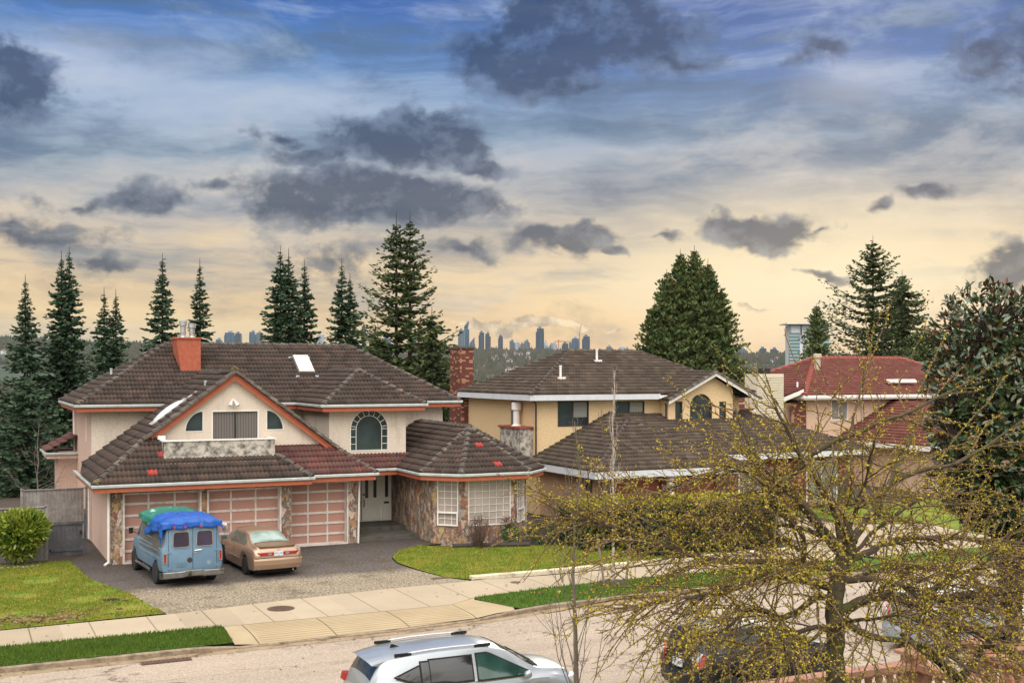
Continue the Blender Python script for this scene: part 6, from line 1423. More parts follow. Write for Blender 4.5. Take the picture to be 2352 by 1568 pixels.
    for s_ in (1,-1):
        if kind=='suv':
            q=MB(); q.obox((L0+.06,s_*.70,1.02),(.07,s_*-.03,0),(0,.12,0),(.02,0,.07)); q.build('tail_light',REDL,r)
        else:
            q=MB(); lp=[(-1.98,.52,1.00),(-1.93,.66,1.13),(-1.80,.76,1.05),(-1.76,.835,.90),(-1.92,.74,.80),(-1.97,.56,.72)]
            lp=[(x-.03,s_*y+s_*.015,z) for x,y,z in lp]; q.prism(lp if s_<0 else lp[::-1],(.07,-s_*.05,0)); tl=q.build('tail_light',REDL,r)
            q=MB(); lp=[(-1.98,.52,1.00),(-1.93,.66,1.13),(-1.84,.73,1.08),(-1.90,.68,.90),(-1.975,.55,.88)]; lp=[(x-.036,s_*y+s_*.017,z) for x,y,z in lp]; q.prism(lp if s_<0 else lp[::-1],(.05,-s_*.03,0)); q.build('clear_lens',CLEARL,tl)
        q=MB(); q.obox((L1-.12,s_*.62,.80 if kind=='suv' else .74),(.12,-s_*.05,0),(0,.12,0),(0,0,.07)); hl=q.build('headlight',CLEARL,r)
    q=MB(); vs=[]; Wd=.86 if kind=='suv' else .80
    for i in range(13):
        y=-Wd+2*Wd*i/12; k=abs(y)/Wd; x=L0-.02+.16*k**3.5; vs+=[(x-.03,y,.66),(x-.07,y,.58),(x-.06,y,.40),(x,y,.26),(x+.2,y,.24),(x+.22,y,.70)]
    q.add(vs,[(i*6+j,i*6+(j+1)%6,(i+1)*6+(j+1)%6,(i+1)*6+j) for i in range(12) for j in range(6)]+[tuple(range(6)),tuple(range(72,78))[::-1]]); q.build('rear_bumper',P,r)
    if plate:
        zc=.80; q=MB(); q.box(L0-.05,L0-.01,-.16,.16,zc-.08,zc+.08); pl=q.build('licence_plate',PLATE,r)
        text_mesh('plate_text',plate,.085,PBLUE,pl,(L0-.052,0,zc+.005),(D2R(90),0,D2R(-90)))
        q=MB(); lg=[(-.05,-.045),(-.03,.05)],[(.05,-.045),(.03,.05)],[(-.04,0),(.04,0)]
        for (a,b) in lg: q.tube([(L0-.03,-a[0],.96+a[1]),(L0-.015,-b[0],.96+b[1])],[.009]*2,5)
        q.build('rear_badge',CHROME,r)
    return r
wagon('silver_suv','silver crossover with roof rails parked at the near kerb in the foreground','x' and (9.3,21.9,-.14),0.0,(.33,.36,.39),'suv')
wagon('black_hatchback','small black hatchback with a white plate behind the budding tree','x' and (16.2,21.45,-.14),D2R(1),(.010,.011,.013),'hatch',plate='VA1 461',metal=.2)
wagon('grey_hatchback','silver grey hatchback parked beyond the corner of the stone balustrade','x' and (23.6,22.6,-.14),D2R(8),(.30,.34,.38),'hatch',metal=.4)
# ---------------------------------------------------------------- vegetation
BARK=mk('dark_conifer_bark',(.055,.04,.032),.95,.3,6); BARKB=mk('grey_brown_bark',(.15,.115,.09),.9,.3,10,c2=(.09,.10,.03),c2s=2,c2lo=.5,c2hi=.7,bump=.6,bs=25)
TWIG=mk('reddish_twig',(.11,.065,.05),.85,.3,10); TWIGP=mk('pale_twig',(.26,.22,.19),.85,.2,10)
NEEDLE=mk_leaf('spruce_needles',[(.015,.032,.020),(.028,.055,.032),(.045,.08,.042),(.075,.115,.062),(.032,.06,.036)],.8,.0,spec=.2)
FIRN=mk_leaf('fir_needles',[(.018,.030,.012),(.034,.055,.020),(.06,.085,.03),(.095,.115,.042),(.045,.07,.025)],.8,.05,spec=.2)
CEDAR=mk_leaf('cedar_sprays',[(.03,.055,.022),(.055,.09,.034),(.095,.135,.045),(.15,.16,.06),(.12,.10,.042)],.8,.08,spec=.2)
def conifer(name,label,base,H,R,kind='spruce',seed=1,z0=.04,mat=None,dens=1.0,power=1.0,tops=((0,0,1.0),),group=None,cat='tree',zvis=0,dx=1.0):
    rng=np.random.default_rng(seed); mat=mat or NEEDLE
    r=thing(name,label,cat,base,0,group); bx,by,bz=base
    V=[];F=[];n=0; tb=MB(); limbs=MB()
    for (ox,oy,hs) in tops:
        Ht=H*hs; cx=bx+ox; cy=by+oy; Rt=R*(1 if len(tops)==1 else .80 if kind!='cedar' else .58)
        tb.tube([(bx+ox*.25,by+oy*.25,bz-.3),(cx,cy,bz+Ht*.35),(cx,cy,bz+Ht*.97),(cx,cy,bz+Ht+.35)],[max(.12,H*.013),H*.009,.03,.012],7)
        z=Ht*z0
        while z<Ht*.985:
            t=z/Ht; L0=Rt*((1-t)**power)*(1 if kind!='fir' else 1)+.05
            if kind!='cedar': L0=L0*min(1,(((Ht-z)+.05)/2.6)**.55)
            nb=6 if kind=='spruce' else 5
            if kind=='cedar': nb=7
            az0=rng.random()*6.28
            for k in range(nb):
                az=az0+6.283*k/nb+rng.normal(0,.25); L=L0*(1+rng.normal(0,.13 if kind!='fir' else .22)); 
                if kind=='fir' and rng.random()<.12: L*=1.3
                L=max(L,.08)
                if kind=='spruce': droop,up=.32,.30
                elif kind=='fir': droop,up=.02,.28
                else: droop,up=-.75,-.25
                ca,sa=math.cos(az),math.sin(az); m_=max(3,int(L*(5.4 if kind!='fir' else 4.6)*dens)); zz=z+rng.normal(0,.10)
                if zz<zvis-2: continue
                pts=[]
                for i in range(m_+1):
                    u=(i+.35)/(m_+.35); rr=L*u; dz=L*(-droop*u+up*u*u*u)+ (L*.12 if kind=='fir' else 0)*u
                    pts.append((cx+ca*rr,cy+sa*rr,bz+zz+dz))
                if kind=='fir' or (L>1.2 and kind=='spruce'): limbs.tube([(cx,cy,bz+zz)]+[pts[j] for j in (len(pts)//2,len(pts)-1)],[.035+.012*L,.02+.006*L,.012],3)
                for i,p in enumerate(pts):
                    u=(i+.35)/(m_+.35)
                    ns=3 if kind=='spruce' else 4 if kind=='fir' else 3
                    for s_ in range(ns):
                        size=(.25+.15*(1-u))*(.8+.5*rng.random())*(1 if kind!='cedar' else .95)
                        size=min(size,.07+L*.5)
                        a2=az+(s_-(ns-1)/2)*(.9 if kind!='cedar' else 1.3)+rng.normal(0,.25)
                        dv=np.array([math.cos(a2),math.sin(a2),(-.25 if kind=='spruce' else -.12 if kind=='fir' else .9)+rng.normal(0,.22)+ (.35*u if kind!='cedar' else 0)]); dv/=np.linalg.norm(dv)
                        sd=np.cross(dv,[0,0,1.]); sd/= (np.linalg.norm(sd)+1e-6); up_=np.cross(sd,dv); ro=rng.random()*3.14; w=(sd*math.cos(ro)+up_*math.sin(ro))*size*(.24 if kind!='fir' else .20)
                        q=np.array(p)+rng.normal(0,.05+.03*L,3)*np.array([1,1,.6])
                        e=q+dv*size
                        V+= [q-w*.5,q+w*.5,q+dv*size*.55+w*1.1,e,q+dv*size*.55-w*1.1]; F.append((n,n+1,n+2,n+3,n+4)); n+=5
            z+=(.40 if kind=='spruce' else .62 if kind=='fir' else .36)*(1 if t<.8 else .75)/dens**.3*(1.0+(.25*(1-t) if kind=='spruce' else .5*(1-t) if kind=='fir' else 0))
    tb.build('trunk',BARK,r)
    if limbs.v: limbs.build('limbs',BARK,r)
    npobj('crown',np.array(V),np.array(F),mat,r)
    return r
def tree_at(px,ytop,Z,rad_px,base_z=-1.0):
    p=at(px,ytop,Z); return (p.x,p.y,base_z), p.z-base_z, rad_px/2680*Z
SPR='tall dark spruces beyond the stucco house'
def spruce(px,ytop,Z,Rpx_at_ground,label,seed,tops=None,power=1.05,**k):
    k.setdefault('dens',1.25)
    b,H,R=tree_at(px,ytop,Z,Rpx_at_ground)
    u=RGT
    tp=((0,0,1.0),) if not tops else tuple((u[0]*o/2680*Z,u[1]*o/2680*Z,s) for o,s in tops)
    return conifer('spruce_tree',label,b,H,R,'spruce',seed,tops=tp,power=power,group=SPR,zvis=2 if px>250 else 0,**k)
spruce(58,643,72,105,'single slim spruce at the far left, rising over the fence',11)
spruce(150,578,74,125,'tallest left spruce with twin tips beside the house corner',12,tops=((-9,.985),(9,1.0)),power=1.0)
spruce(252,672,72,120,'shorter twin topped spruce behind the left roof slope',13,tops=((-13,1.0),(14,.99)),power=1.0)
spruce(373,592,78,98,'single spruce directly left of the orange chimney',14,power=1.0)
spruce(459,604,80,78,'slim spruce directly right of the orange chimney flues',15,power=1.0)
spruce(653,575,78,125,'broad twin tipped spruce behind the middle of the roof ridge',16,tops=((-9,1.0),(10,.99)),power=.85)
spruce(699,606,80,95,'narrow spruce touching the broad twin tipped one',17,power=.95)
spruce(790,603,80,115,'spruce left of the big open fir with a lower second tip',18,tops=((-5,1.0),(14,.93)),power=.95)
b,H,R=tree_at(926,495,72,185); conifer('fir_tree','big open double trunked fir between the two houses','x' and b,H,R,'fir',21,mat=FIRN,tops=((-RGT[0]*.42,-RGT[1]*.42,.995),(RGT[0]*.42,RGT[1]*.42,1.0)),power=.72,dens=1.0,z0=.15)
b,H,R=tree_at(992,715,70,140); conifer('fir_tree','lower dense fir filling the gap behind the brick chimney',b,H,R,'spruce',22,mat=FIRN,power=.5,dens=1.0)
b,H,R=tree_at(868,752,71,120); conifer('fir_tree','lower dense fir behind the right end of the roof ridge',b,H,R,'spruce',23,mat=FIRN,power=.5,dens=1.0)
b,H,R=tree_at(1583,575,78,195); conifer('cedar_tree','huge rounded cedar with many tips behind the yellow house',b,H,R,'cedar',31,mat=CEDAR,tops=tuple((RGT[0]*o,RGT[1]*o,s) for o,s in ((-1.5,.90),(-.6,.985),(.35,1.0),(1.25,.945),(2.1,.83),(-2.3,.77))),power=.82,dens=1.3)
b,H,R=tree_at(1876,706,98,75); conifer('cedar_tree','small pointed cedar in front of the white and glass block',b,H,R,'cedar',32,mat=CEDAR,power=.75,dens=1.1)
b,H,R=tree_at(2005,550,100,180); conifer('fir_tree','tall fir with layered branches behind the maroon roof',b,H,R,'fir',33,mat=FIRN,power=.66,dens=1.25,z0=.2)
b,H,R=tree_at(2072,628,104,135); conifer('fir_tree','second fir, right of and behind the layered one',b,H,R,'spruce',34,mat=FIRN,power=.55,dens=1.1)
b,H,R=tree_at(2140,770,98,150); conifer('cedar_tree','dense low cedar between the layered fir and the magnolia',b,H,R,'cedar',35,mat=CEDAR,power=.5,dens=.8)
b,H,R=tree_at(60,860,66,130); conifer('spruce_tree','broad dense dark spruce behind the grey fence',b,H,R,'spruce',36,mat=NEEDLE,power=.5,dens=1.3)
b,H,R=tree_at(-40,790,70,110); conifer('spruce_tree','spruce cut by the left picture edge',b,H,R,'spruce',37,power=.9)
# --- leafy shrubs
def leaf_cloud(V,F,n,rng,cen,rad,N,size,shell=.55,up=.35,wid=.34,fold=.25,flat=1.0):
    for i in range(N):
        d=rng.normal(0,1,3); d/=np.linalg.norm(d); r=shell+(1-shell)*rng.random()**.6
        p=np.array(cen)+d*np.array(rad)*r
        o=d+rng.normal(0,.45,3)+np.array([0,0,up]); o/=np.linalg.norm(o); s=size*(.7+.6*rng.random())
        sd=np.cross(o,[rng.normal(),rng.normal(),rng.normal()]); sd/=np.linalg.norm(sd)+1e-9; nn=np.cross(o,sd); w=wid*s
        V+=[p,p+o*s*.35+sd*w*.5+nn*fold*w*.5,p+o*s*.72+sd*w*.42+nn*fold*w*.4,p+o*s-nn*s*.06,p+o*s*.72-sd*w*.42+nn*fold*w*.4,p+o*s*.35-sd*w*.5+nn*fold*w*.5,p+o*s*.5]
        F+=[(n,n+1,n+6),(n+1,n+2,n+6),(n+2,n+3,n+6),(n+3,n+4,n+6),(n+4,n+5,n+6),(n+5,n,n+6)]; n+=7
    return n
def shrub(name,label,base,blobs,mat,size,seed,stems=7,cat='shrub',group=None,core=True,**k):
    rng=np.random.default_rng(seed); r=thing(name,label,cat,base,0,group); V=[];F=[];n=0
    for (dx,dy,dz,rx,ry,rz,N) in blobs: n=leaf_cloud(V,F,n,rng,(base[0]+dx,base[1]+dy,base[2]+dz),(rx,ry,rz),N,size,**k)
    npobj('foliage',np.array(V),np.array(F),mat,r)
    q=MB()
    for (dx,dy,dz,rx,ry,rz,N) in blobs:
        for i in range(stems):
            a=random.random()*6.28; e=(base[0]+dx+math.cos(a)*rx*.7,base[1]+dy+math.sin(a)*ry*.7,base[2]+dz+random.uniform(-.3,.6)*rz)
            s0=(base[0]+dx*.6+math.cos(a)*.06,base[1]+dy*.6+math.sin(a)*.06,base[2]-.05); mid=tuple((s0[j]*.5+e[j]*.5)+random.uniform(-.05,.05) for j in range(3)); q.tube([s0,mid,e],[.03,.02,.008],5)
    q.build('stems',BARKB,r); return r
RHO=mk_leaf('rhododendron_leaf',[(.03,.07,.01),(.09,.16,.015),(.19,.25,.03),(.34,.36,.06),(.13,.19,.02)],.35,.2,spec=.6)
bp=ground_at(46,1290); RB=shrub('rhododendron_bush','round glossy rhododendron bush in front of the left fence',(bp.x-.05,45.3,0),[(0,0,1.27,.95,.9,.68,3600),(.25,-.1,1.55,.5,.5,.42,700),(-.4,.1,1.0,.6,.5,.5,700),(0,0,.62,.5,.5,.42,500)],RHO,.20,41)
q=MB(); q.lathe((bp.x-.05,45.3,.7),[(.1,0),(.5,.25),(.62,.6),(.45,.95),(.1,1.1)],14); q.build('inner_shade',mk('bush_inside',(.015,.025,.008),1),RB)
q=MB()
for i in range(16):
    x=.2+i*.16+random.uniform(-.04,.04); q.lathe((x,44.7+random.uniform(-.1,.1),.0),[(.02,-.05),(.09,.0),(.085,.05),(.03,.09)],7)
tag(q.build('bed_edging_stones',mk('grey_stone',(.2,.18,.16),.9,.3,6)),'row of small stones edging the bed under the round bush','stones',kind='stuff')
NAN=mk_leaf('nandina_leaf',[(.02,.07,.015),(.04,.12,.025),(.07,.17,.03),(.03,.09,.02)],.5,.25)
g0=ground_at(1172,1253); shrub('nandina_bush','small bright green bush with reddish tips at the stone bay',(g0.x,g0.y,.05),[(0,0,.42,.36,.36,.42,1100)],NAN,.09,42,wid=.26)
NR=mk_leaf('nandina_tip',[(.10,.03,.02),(.17,.05,.03),(.13,.07,.03)],.6,.2); rng_=np.random.default_rng(3); V=[];F=[]; leaf_cloud(V,F,0,rng_,(g0.x-.1,g0.y,.98),(.30,.3,.22),420,.06,shell=.1); 
nb=[o for o in bpy.data.objects if o.name.startswith('nandina_bush')][0]; npobj('crown',np.array(V),np.array(F),NR,nb)
def bare_shrub(name,label,base,H,R,n,mat,seed,cat='shrub',sub=5,r0=.012,taper=True,leaves=None,group=None):
    rr=random.Random(seed); r=thing(name,label,cat,base,0,group); q=MB(); bx,by,bz=base
    for i in range(n):
        a=rr.random()*6.28; sp=rr.random()**.6*R; h=H*(1-.35*(sp/R)**2)*rr.uniform(.75,1.08)
        e=Vector((bx+math.cos(a)*sp,by+math.sin(a)*sp,bz+h)); s0=Vector((bx+math.cos(a)*.06,by+math.sin(a)*.06,bz)); m1=s0.lerp(e,.45)+Vector((math.cos(a)*sp*.12,math.sin(a)*sp*.12,h*.06))
        q.tube([s0,m1,e],[r0,r0*.65,r0*.25],4)
        for k in range(sub):
            t=rr.uniform(.35,.95); p=m1.lerp(e,t) if t>.5 else s0.lerp(m1,t*2); d=Vector((rr.gauss(0,1),rr.gauss(0,1),rr.uniform(.4,1.6))).normalized()*rr.uniform(.12,.34)*H*.5
            q.tube([p,p+d*.6,p+d+Vector((0,0,.02))],[r0*.45,r0*.3,r0*.15],3)
    q.build('branches',mat,r); return r
g1=ground_at(1100,1262); bare_shrub('bare_shrub','leafless reddish brown shrub in front of the big grid window',(g1.x,g1.y,.03),1.35,.72,75,TWIG,51,sub=7,r0=.013)
q=MB(); q.lathe((g1.x,g1.y,.0),[(.12,0),(.10,.25),(.05,.4)],8); o=q.build('crown_base',BARKB,[x for x in bpy.data.objects if x.name=='bare_shrub'][0])
pt=mk('purple_grey_twig',(.12,.085,.085),.9,.3,12)
bare_shrub('bare_shrub','large leafless purple grey shrub between the two houses',(22.9,42.5,0),2.2,1.3,130,pt,52,sub=9,r0=.012)
bare_shrub('bare_shrub','low tangled bare shrub at the foot of the tan wall',(24.6,43.0,0),1.5,1.0,70,pt,57,sub=8,r0=.011)
# --- hedges
HED=mk_leaf('laurel_hedge_leaf',[(.010,.03,.008),(.02,.055,.012),(.035,.08,.018),(.05,.10,.02)],.5,.12,spec=.5); HEY=mk_leaf('golden_hedge_leaf',[(.14,.16,.012),(.26,.26,.02),(.38,.33,.03),(.16,.18,.02)],.7,.2)
def hedge(label,x0,x1,y0,y1,h,mat,topmat,seed,n=5200,cat='hedge',size=.085,wob=.12):
    rng=np.random.default_rng(seed); r=thing('hedge',label,cat,((x0+x1)/2,(y0+y1)/2,0)); 
    def pt(face):
        x=rng.uniform(x0,x1); y=rng.uniform(y0,y1); z=rng.uniform(0,h)
        if face==0: y=y0
        elif face==1: z=h
        elif face==2: x=x0
        else: x=x1
        return x,y,z
    for nm,fc,mt,N in (('side_foliage',(0,0,0,2,3),mat,n),('top_foliage',(1,),topmat,int(n*.45))):
        V=[];F=[];k=0
        for i in range(N):
            x,y,z=pt(fc[rng.integers(len(fc))]); w_=wob*mnoise.noise(Vector((x*.9,y*.9,z*.9+seed)))*2; p=np.array([x,y+(-w_ if fc!=(1,) else 0),z+(w_ if fc==(1,) else 0)])+rng.normal(0,.05,3)
            s=size*(.7+.7*rng.random()); o=rng.normal(0,1,3)+np.array([0,-.6 if fc!=(1,) else -.1,.9]); o/=np.linalg.norm(o); sd=np.cross(o,rng.normal(0,1,3)); sd/=np.linalg.norm(sd); w=sd*s*.35
            V+=[p,p+o*s*.5+w,p+o*s,p+o*s*.5-w]; F.append((k,k+1,k+2,k+3)); k+=4
        npobj(nm,np.array(V),np.array(F),mt,r)
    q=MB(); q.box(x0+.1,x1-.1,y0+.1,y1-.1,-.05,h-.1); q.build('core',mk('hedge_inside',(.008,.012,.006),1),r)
hedge('dark laurel hedge behind the staked birch, right of the lawn',21.9,24.6,39.3,41.8,1.75,HED,HEY,61,5000)
hedge('golden topped hedge in front of the brown garage doors',23.3,29.4,37.2,39.4,1.95,HED,HEY,62,9000)
shrub('dark_shrub','dark rounded evergreen shrub at the corner of the lawn by the tan wall',(21.2,41.6,0),[(0,0,.5,.6,.5,.5,1300)],HED,.09,63)
shrub('dark_shrub','dark rounded evergreen shrub under the window of the yellow house',(38.5,44.5,0),[(0,0,.9,1.2,.8,.9,1800)],HED,.10,64)
shrub('dark_shrub','tall dark evergreen shrub in the yard right of the brick wall',(46.5,43.5,0),[(0,0,1.2,1.6,1.2,1.3,2600)],CEDAR,.12,65)
# lawn strip and drives of the neighbours
sheet('neighbour_driveway',[(27.5,35.8),(39.5,35.85),(40,40),(36.5,41.5),(36,47),(25.8,47),(26,41.6),(31.5,41.5),(31.3,38)],lambda x,y:-.015,M['pave'],2)
sheet('neighbour_lawn',[(39.6,35.9),(60,36),(60,48),(37,46.9),(37.2,41.6),(40.1,40.2)],lambda x,y:-.012,M['lawn'],3)
# blue bags on a low bin
for i,(px,py) in enumerate(((1675,1186),(1692,1190))):
    p=ground_at(px,py,.5); q=MB(); q.lathe((p.x,p.y,0),[(.05,0),(.22,.05),(.25,.25),(.18,.45),(.07,.6),(.03,.66),(.07,.78)],9)
    vs=[(x+random.uniform(-.03,.03),y+random.uniform(-.03,.03),z) for x,y,z in q.v]; q.v=vs
    o=q.build('recycling_bag',mk('blue_plastic_bag',(.01,.03,.42) if i==0 else (.02,.12,.5),.35,.2,10,spec=.6)); tag(o,('deep blue' if i==0 else 'lighter blue')+' plastic bag standing on the driveway of the yellow house','bag')
TWIG2=mk('grey_twig',(.17,.14,.12),.85,.2,10)
# --- slim bare saplings
def sapling(label,base,H,r0,seed,mat,nbr=22,spread=.55,zlo=.35,fan=1.0,name='bare_sapling',bark=None,up=1.6,lmax=.28):
    rr=random.Random(seed); r=thing(name,label,'tree',base); q=MB(); bx,by,bz=base
    pts=[]; 
    for i in range(9): pts.append(Vector((bx+rr.uniform(-.02,.02)*i*.6,by+rr.uniform(-.02,.02)*i*.6,bz+H*i/8)))
    q.tube(pts,[r0*(1-.92*i/8)+.004 for i in range(9)],7); q.build('trunk',bark or mat,r)
    q=MB()
    for i in range(nbr):
        t=zlo+(1-zlo)*(i+rr.random())/nbr; t=min(t,.97); p=pts[int(t*8)].lerp(pts[min(8,int(t*8)+1)],t*8-int(t*8)); L=H*lmax*(1.05-t)*rr.uniform(.6,1.2)*1.5*fan+.15; a=rr.random()*6.28
        d=Vector((math.cos(a)*spread,math.sin(a)*spread,up*.5)).normalized(); e1=p+d*L*.5; e2=p+d*L*.72+Vector((0,0,L*.30)); br=max(.004,r0*.33*(1.05-t))
        q.tube([p,e1,e2],[br,br*.7,.0035],4)
        for k in range(rr.randint(3,6)):
            s_=rr.uniform(.25,1); pp=p.lerp(e1,s_*2) if s_<.5 else e1.lerp(e2,s_*2-1); dd=(d+Vector((rr.gauss(0,.5),rr.gauss(0,.5),rr.gauss(.1,.3)))).normalized()*L*rr.uniform(.15,.4); q.tube([pp,pp+dd*.6,pp+dd+Vector((0,0,.03))],[br*.5,br*.35,.0028],3)
    q.build('branches',mat,r); return r
b=at(1326,1568,17.5); sapling('leafless grey sapling standing in front of the silver crossover',(b.x,b.y,0),at(1318,975,17.5).z+.05,.042,71,BARKB,nbr=26,zlo=.22,spread=.42,up=2.2,lmax=.25)
b=ground_at(1408,1338); bt=sapling('young pale birch tied between two wooden stakes in the verge',(b.x,b.y,0),7.0,.05,72,mk('birch_bark',(.42,.36,.31),.8,.3,14,c2=(.2,.12,.1),c2s=4),nbr=34,zlo=.34,spread=.28,up=2.4,lmax=.17,bark=None)
q=MB(); q.lathe((b.x,b.y,1.55),[(.056,0),(.06,.0),(.06,.1),(.056,.1)],8); q.lathe((b.x,b.y,1.2),[(.056,0),(.06,.0),(.06,.07),(.056,.07)],8); q.build('tie_band',DARK,bt)
for px,py,tx,ty,l_ in ((1388,1342,1371,1225,'left wooden stake leaning beside the young birch'),(1438,1334,1448,1233,'right wooden stake leaning beside the young birch')):
    p=ground_at(px,py); dpt=(EYE)/((py-850)/2680.); t_=at(tx,ty,dpt); q=MB(); q.tube([p,t_],[.045,.04],6); one(q,'wooden_stake',mk('stake_wood',(.22,.16,.11),.9,.2,6),l_,'stake','stakes of the young birch')
q=MB(); q.lathe((b.x,b.y,.012),[(.5,0),(.4,.05),(0,.07)],16); tag(q.build('mulch_ring',M['soil']),'ring of mulch around the foot of the young birch','mulch',kind='stuff')
b=ground_at(95,1150); sapling('pale leafless tree in front of the dark conifers left of the house',(3.3,56.5,0),4.6,.05,73,TWIG2,nbr=26,zlo=.2,spread=1.0,up=.9,lmax=.34)
b=ground_at(1290,1240); sapling('thin bare sapling by the tan garage wall',(23.4,40.6,0),5.4,.035,74,pt,nbr=30,zlo=.15,spread=.3,up=2.2,lmax=.2)
# ---------------------------------------------------------------- near side: pavement, balustrade, magnolia, budding tree
sheet('sidewalk',[(-60,17.7),(90,17.7),(90,19.7),(-60,19.7)],lambda x,y:.0,M['pave'],6)
sheet('front_yard',[(-60,-12),(90,-12),(90,17.68),(-60,17.68)],lambda x,y:-.012,M['lawng'],6)
TC=mk('terracotta_cast_stone',(.50,.25,.17),.85,.16,8,c2=(.22,.13,.10),c2s=3,c2lo=.5,c2hi=.72,bump=.3,bs=40)
def balustrade(label,cx,cy,runs,group='terracotta balustrades'):
    r=thing('balustrade',label,'balustrade',(cx,cy,0),group=group)
    q=MB(); s_=.145; q.box(cx-s_,cx+s_,cy-s_,cy+s_,1.62,2.66); q.box(cx-s_-.03,cx+s_+.03,cy-s_-.03,cy+s_+.03,2.66,2.72); q.box(cx-s_+.01,cx+s_-.01,cy-s_+.01,cy+s_-.01,2.72,2.86); q.build('pillar',TC,r)
    q=MB(); q.box(cx-.2,cx+.2,cy-.2,cy+.2,2.86,2.91); vs=[(cx-.2,cy-.2,2.91),(cx+.2,cy-.2,2.91),(cx+.2,cy+.2,2.91),(cx-.2,cy+.2,2.91),(cx,cy,3.0)]; q.add(vs,[(0,1,4),(1,2,4),(2,3,4),(3,0,4)]); q.build('pillar_cap',TC,r)
    for dx,dy,L in runs:
        d=Vector((dx,dy,0)); n=Vector((-dy,dx,0)); c0=Vector((cx,cy,0))+d*.15; m_=c0+d*(L/2)
        q=MB(); q.obox(m_+Vector((0,0,2.715)),d*(L/2),n*.115,(0,0,.045)); q.obox(m_+Vector((0,0,2.655)),d*(L/2-.002),n*.085,(0,0,.0148)); q.build('top_rail',TC,r)
        q=MB(); q.obox(m_+Vector((0,0,1.93)),d*(L/2),n*.10,(0,0,.05)); q.build('bottom_rail',TC,r)
        q=MB(); q.obox(m_+Vector((0,0,.93)),d*(L/2+.1),n*.12,(0,0,.948)); q.build('retaining_wall',mk('retaining_wall_stucco',(.4,.3,.24),.9,.15,4),r)
        k=int(L/.2)
        for i in range(k):
            c=c0+d*(.12+i*.2); q=MB(); q.lathe((c.x,c.y,1.98),[(.055,0),(.055,.04),(.035,.06),(.062,.2),(.066,.27),(.035,.43),(.028,.5),(.05,.56),(.055,.6),(.055,.66)],10); q.build('baluster',TC,r,smooth=False)
balustrade('terracotta balustrade with corner pillar behind the trunk of the budding tree',12.62,12.85,((-1,0,4.6),(0,-1,3.0)))
balustrade('second terracotta balustrade pillar and rail under the magnolia, right of the corner pillar',14.0,12.9,((0,-1,3.2),(1,0,3.0)))
# --- magnolia
m,t,p=newmat('magnolia_leaf',.28,0,.7); g=t.new('ShaderNodeNewGeometry')
top=t.ramp(g.outputs['Random Per Island'],[(0,(.012,.035,.012)),(.4,(.025,.06,.02)),(.72,(.05,.085,.028)),(.8,(.13,.06,.025)),(.92,(.09,.10,.035)),(1,(.13,.15,.05))]); und=t.ramp(g.outputs['Random Per Island'],[(0,(.10,.04,.018)),(.6,(.17,.07,.03)),(1,(.07,.07,.03))])
t.l.new(t.mix(g.outputs['Backfacing'],top,und),p.inputs['Base Color']); MAGL=m
def magnolia():
    rng=np.random.default_rng(81); base=at(2330,1600,18.2); base.z=0; r=thing('magnolia_tree','large leaved evergreen magnolia at the right edge, brown leaf undersides','tree',base)
    V=[];F=[];n=0; tips=[]
    bl=[(2275,760,18,.86,.8),(2350,820,18.5,.95,.9),(2235,870,17.6,.72,.7),(2320,950,17.6,1.0,.9),(2190,975,17.4,.42,.42),(2260,1050,17.6,.75,.7),(2350,1100,18,1.0,.9),(2210,1110,17.8,.5,.45),(2400,950,19,1.2,1.3),(2320,1170,18.4,.8,.5)]
    q=MB()
    for (px,py,Z,R,Rz) in bl:
        c=np.array(at(px,py,Z)); N=int(2500*R*R)
        for i in range(N//6):
            d=rng.normal(0,1,3); d/=np.linalg.norm(d); p0=c+d*np.array([R,R,Rz])*(.62+.38*rng.random()**.5); tips.append(p0)
            out=d+np.array([0,0,.6]); out/=np.linalg.norm(out)
            for k in range(8):   # rosette of leaves at the twig end
                o=out+rng.normal(0,.75,3); o/=np.linalg.norm(o); s=.125*(.65+.6*rng.random()); sd=np.cross(o,out+rng.normal(0,.1,3)); sd/=np.linalg.norm(sd)+1e-9; nn=np.cross(sd,o); 
                if nn@out<0: nn=-nn; sd=-sd
                w=s*.40; P=p0+rng.normal(0,.03,3)-out*.05*rng.random()
                V+=[P,P+o*s*.35+sd*w*.5+nn*w*.12,P+o*s*.72+sd*w*.42+nn*w*.08,P+o*s-nn*s*.10,P+o*s*.72-sd*w*.42+nn*w*.08,P+o*s*.35-sd*w*.5+nn*w*.12,P+o*s*.5-nn*w*.05]
                F+=[(n,n+1,n+6),(n+1,n+2,n+6),(n+2,n+3,n+6),(n+3,n+4,n+6),(n+4,n+5,n+6),(n+5,n,n+6)]; n+=7
            if i%5==0: mid=Vector(c)*.6+Vector(p0)*.4; q.tube([Vector(c)+Vector((0,0,-.2)),mid,Vector(p0)],[.03,.018,.008],4)
        q.tube([Vector((base.x,base.y,2.5)),(Vector((base.x,base.y,4.5))+Vector(c))/2,Vector(c)],[.05,.04,.02],6)
    q.tube([base,Vector((base.x,base.y,2.6)),Vector((base.x,base.y,6.0))],[.11,.10,.07],8)
    npobj('foliage',np.array(V),np.array(F),MAGL,r); q.build('trunk',BARK,r)
magnolia()
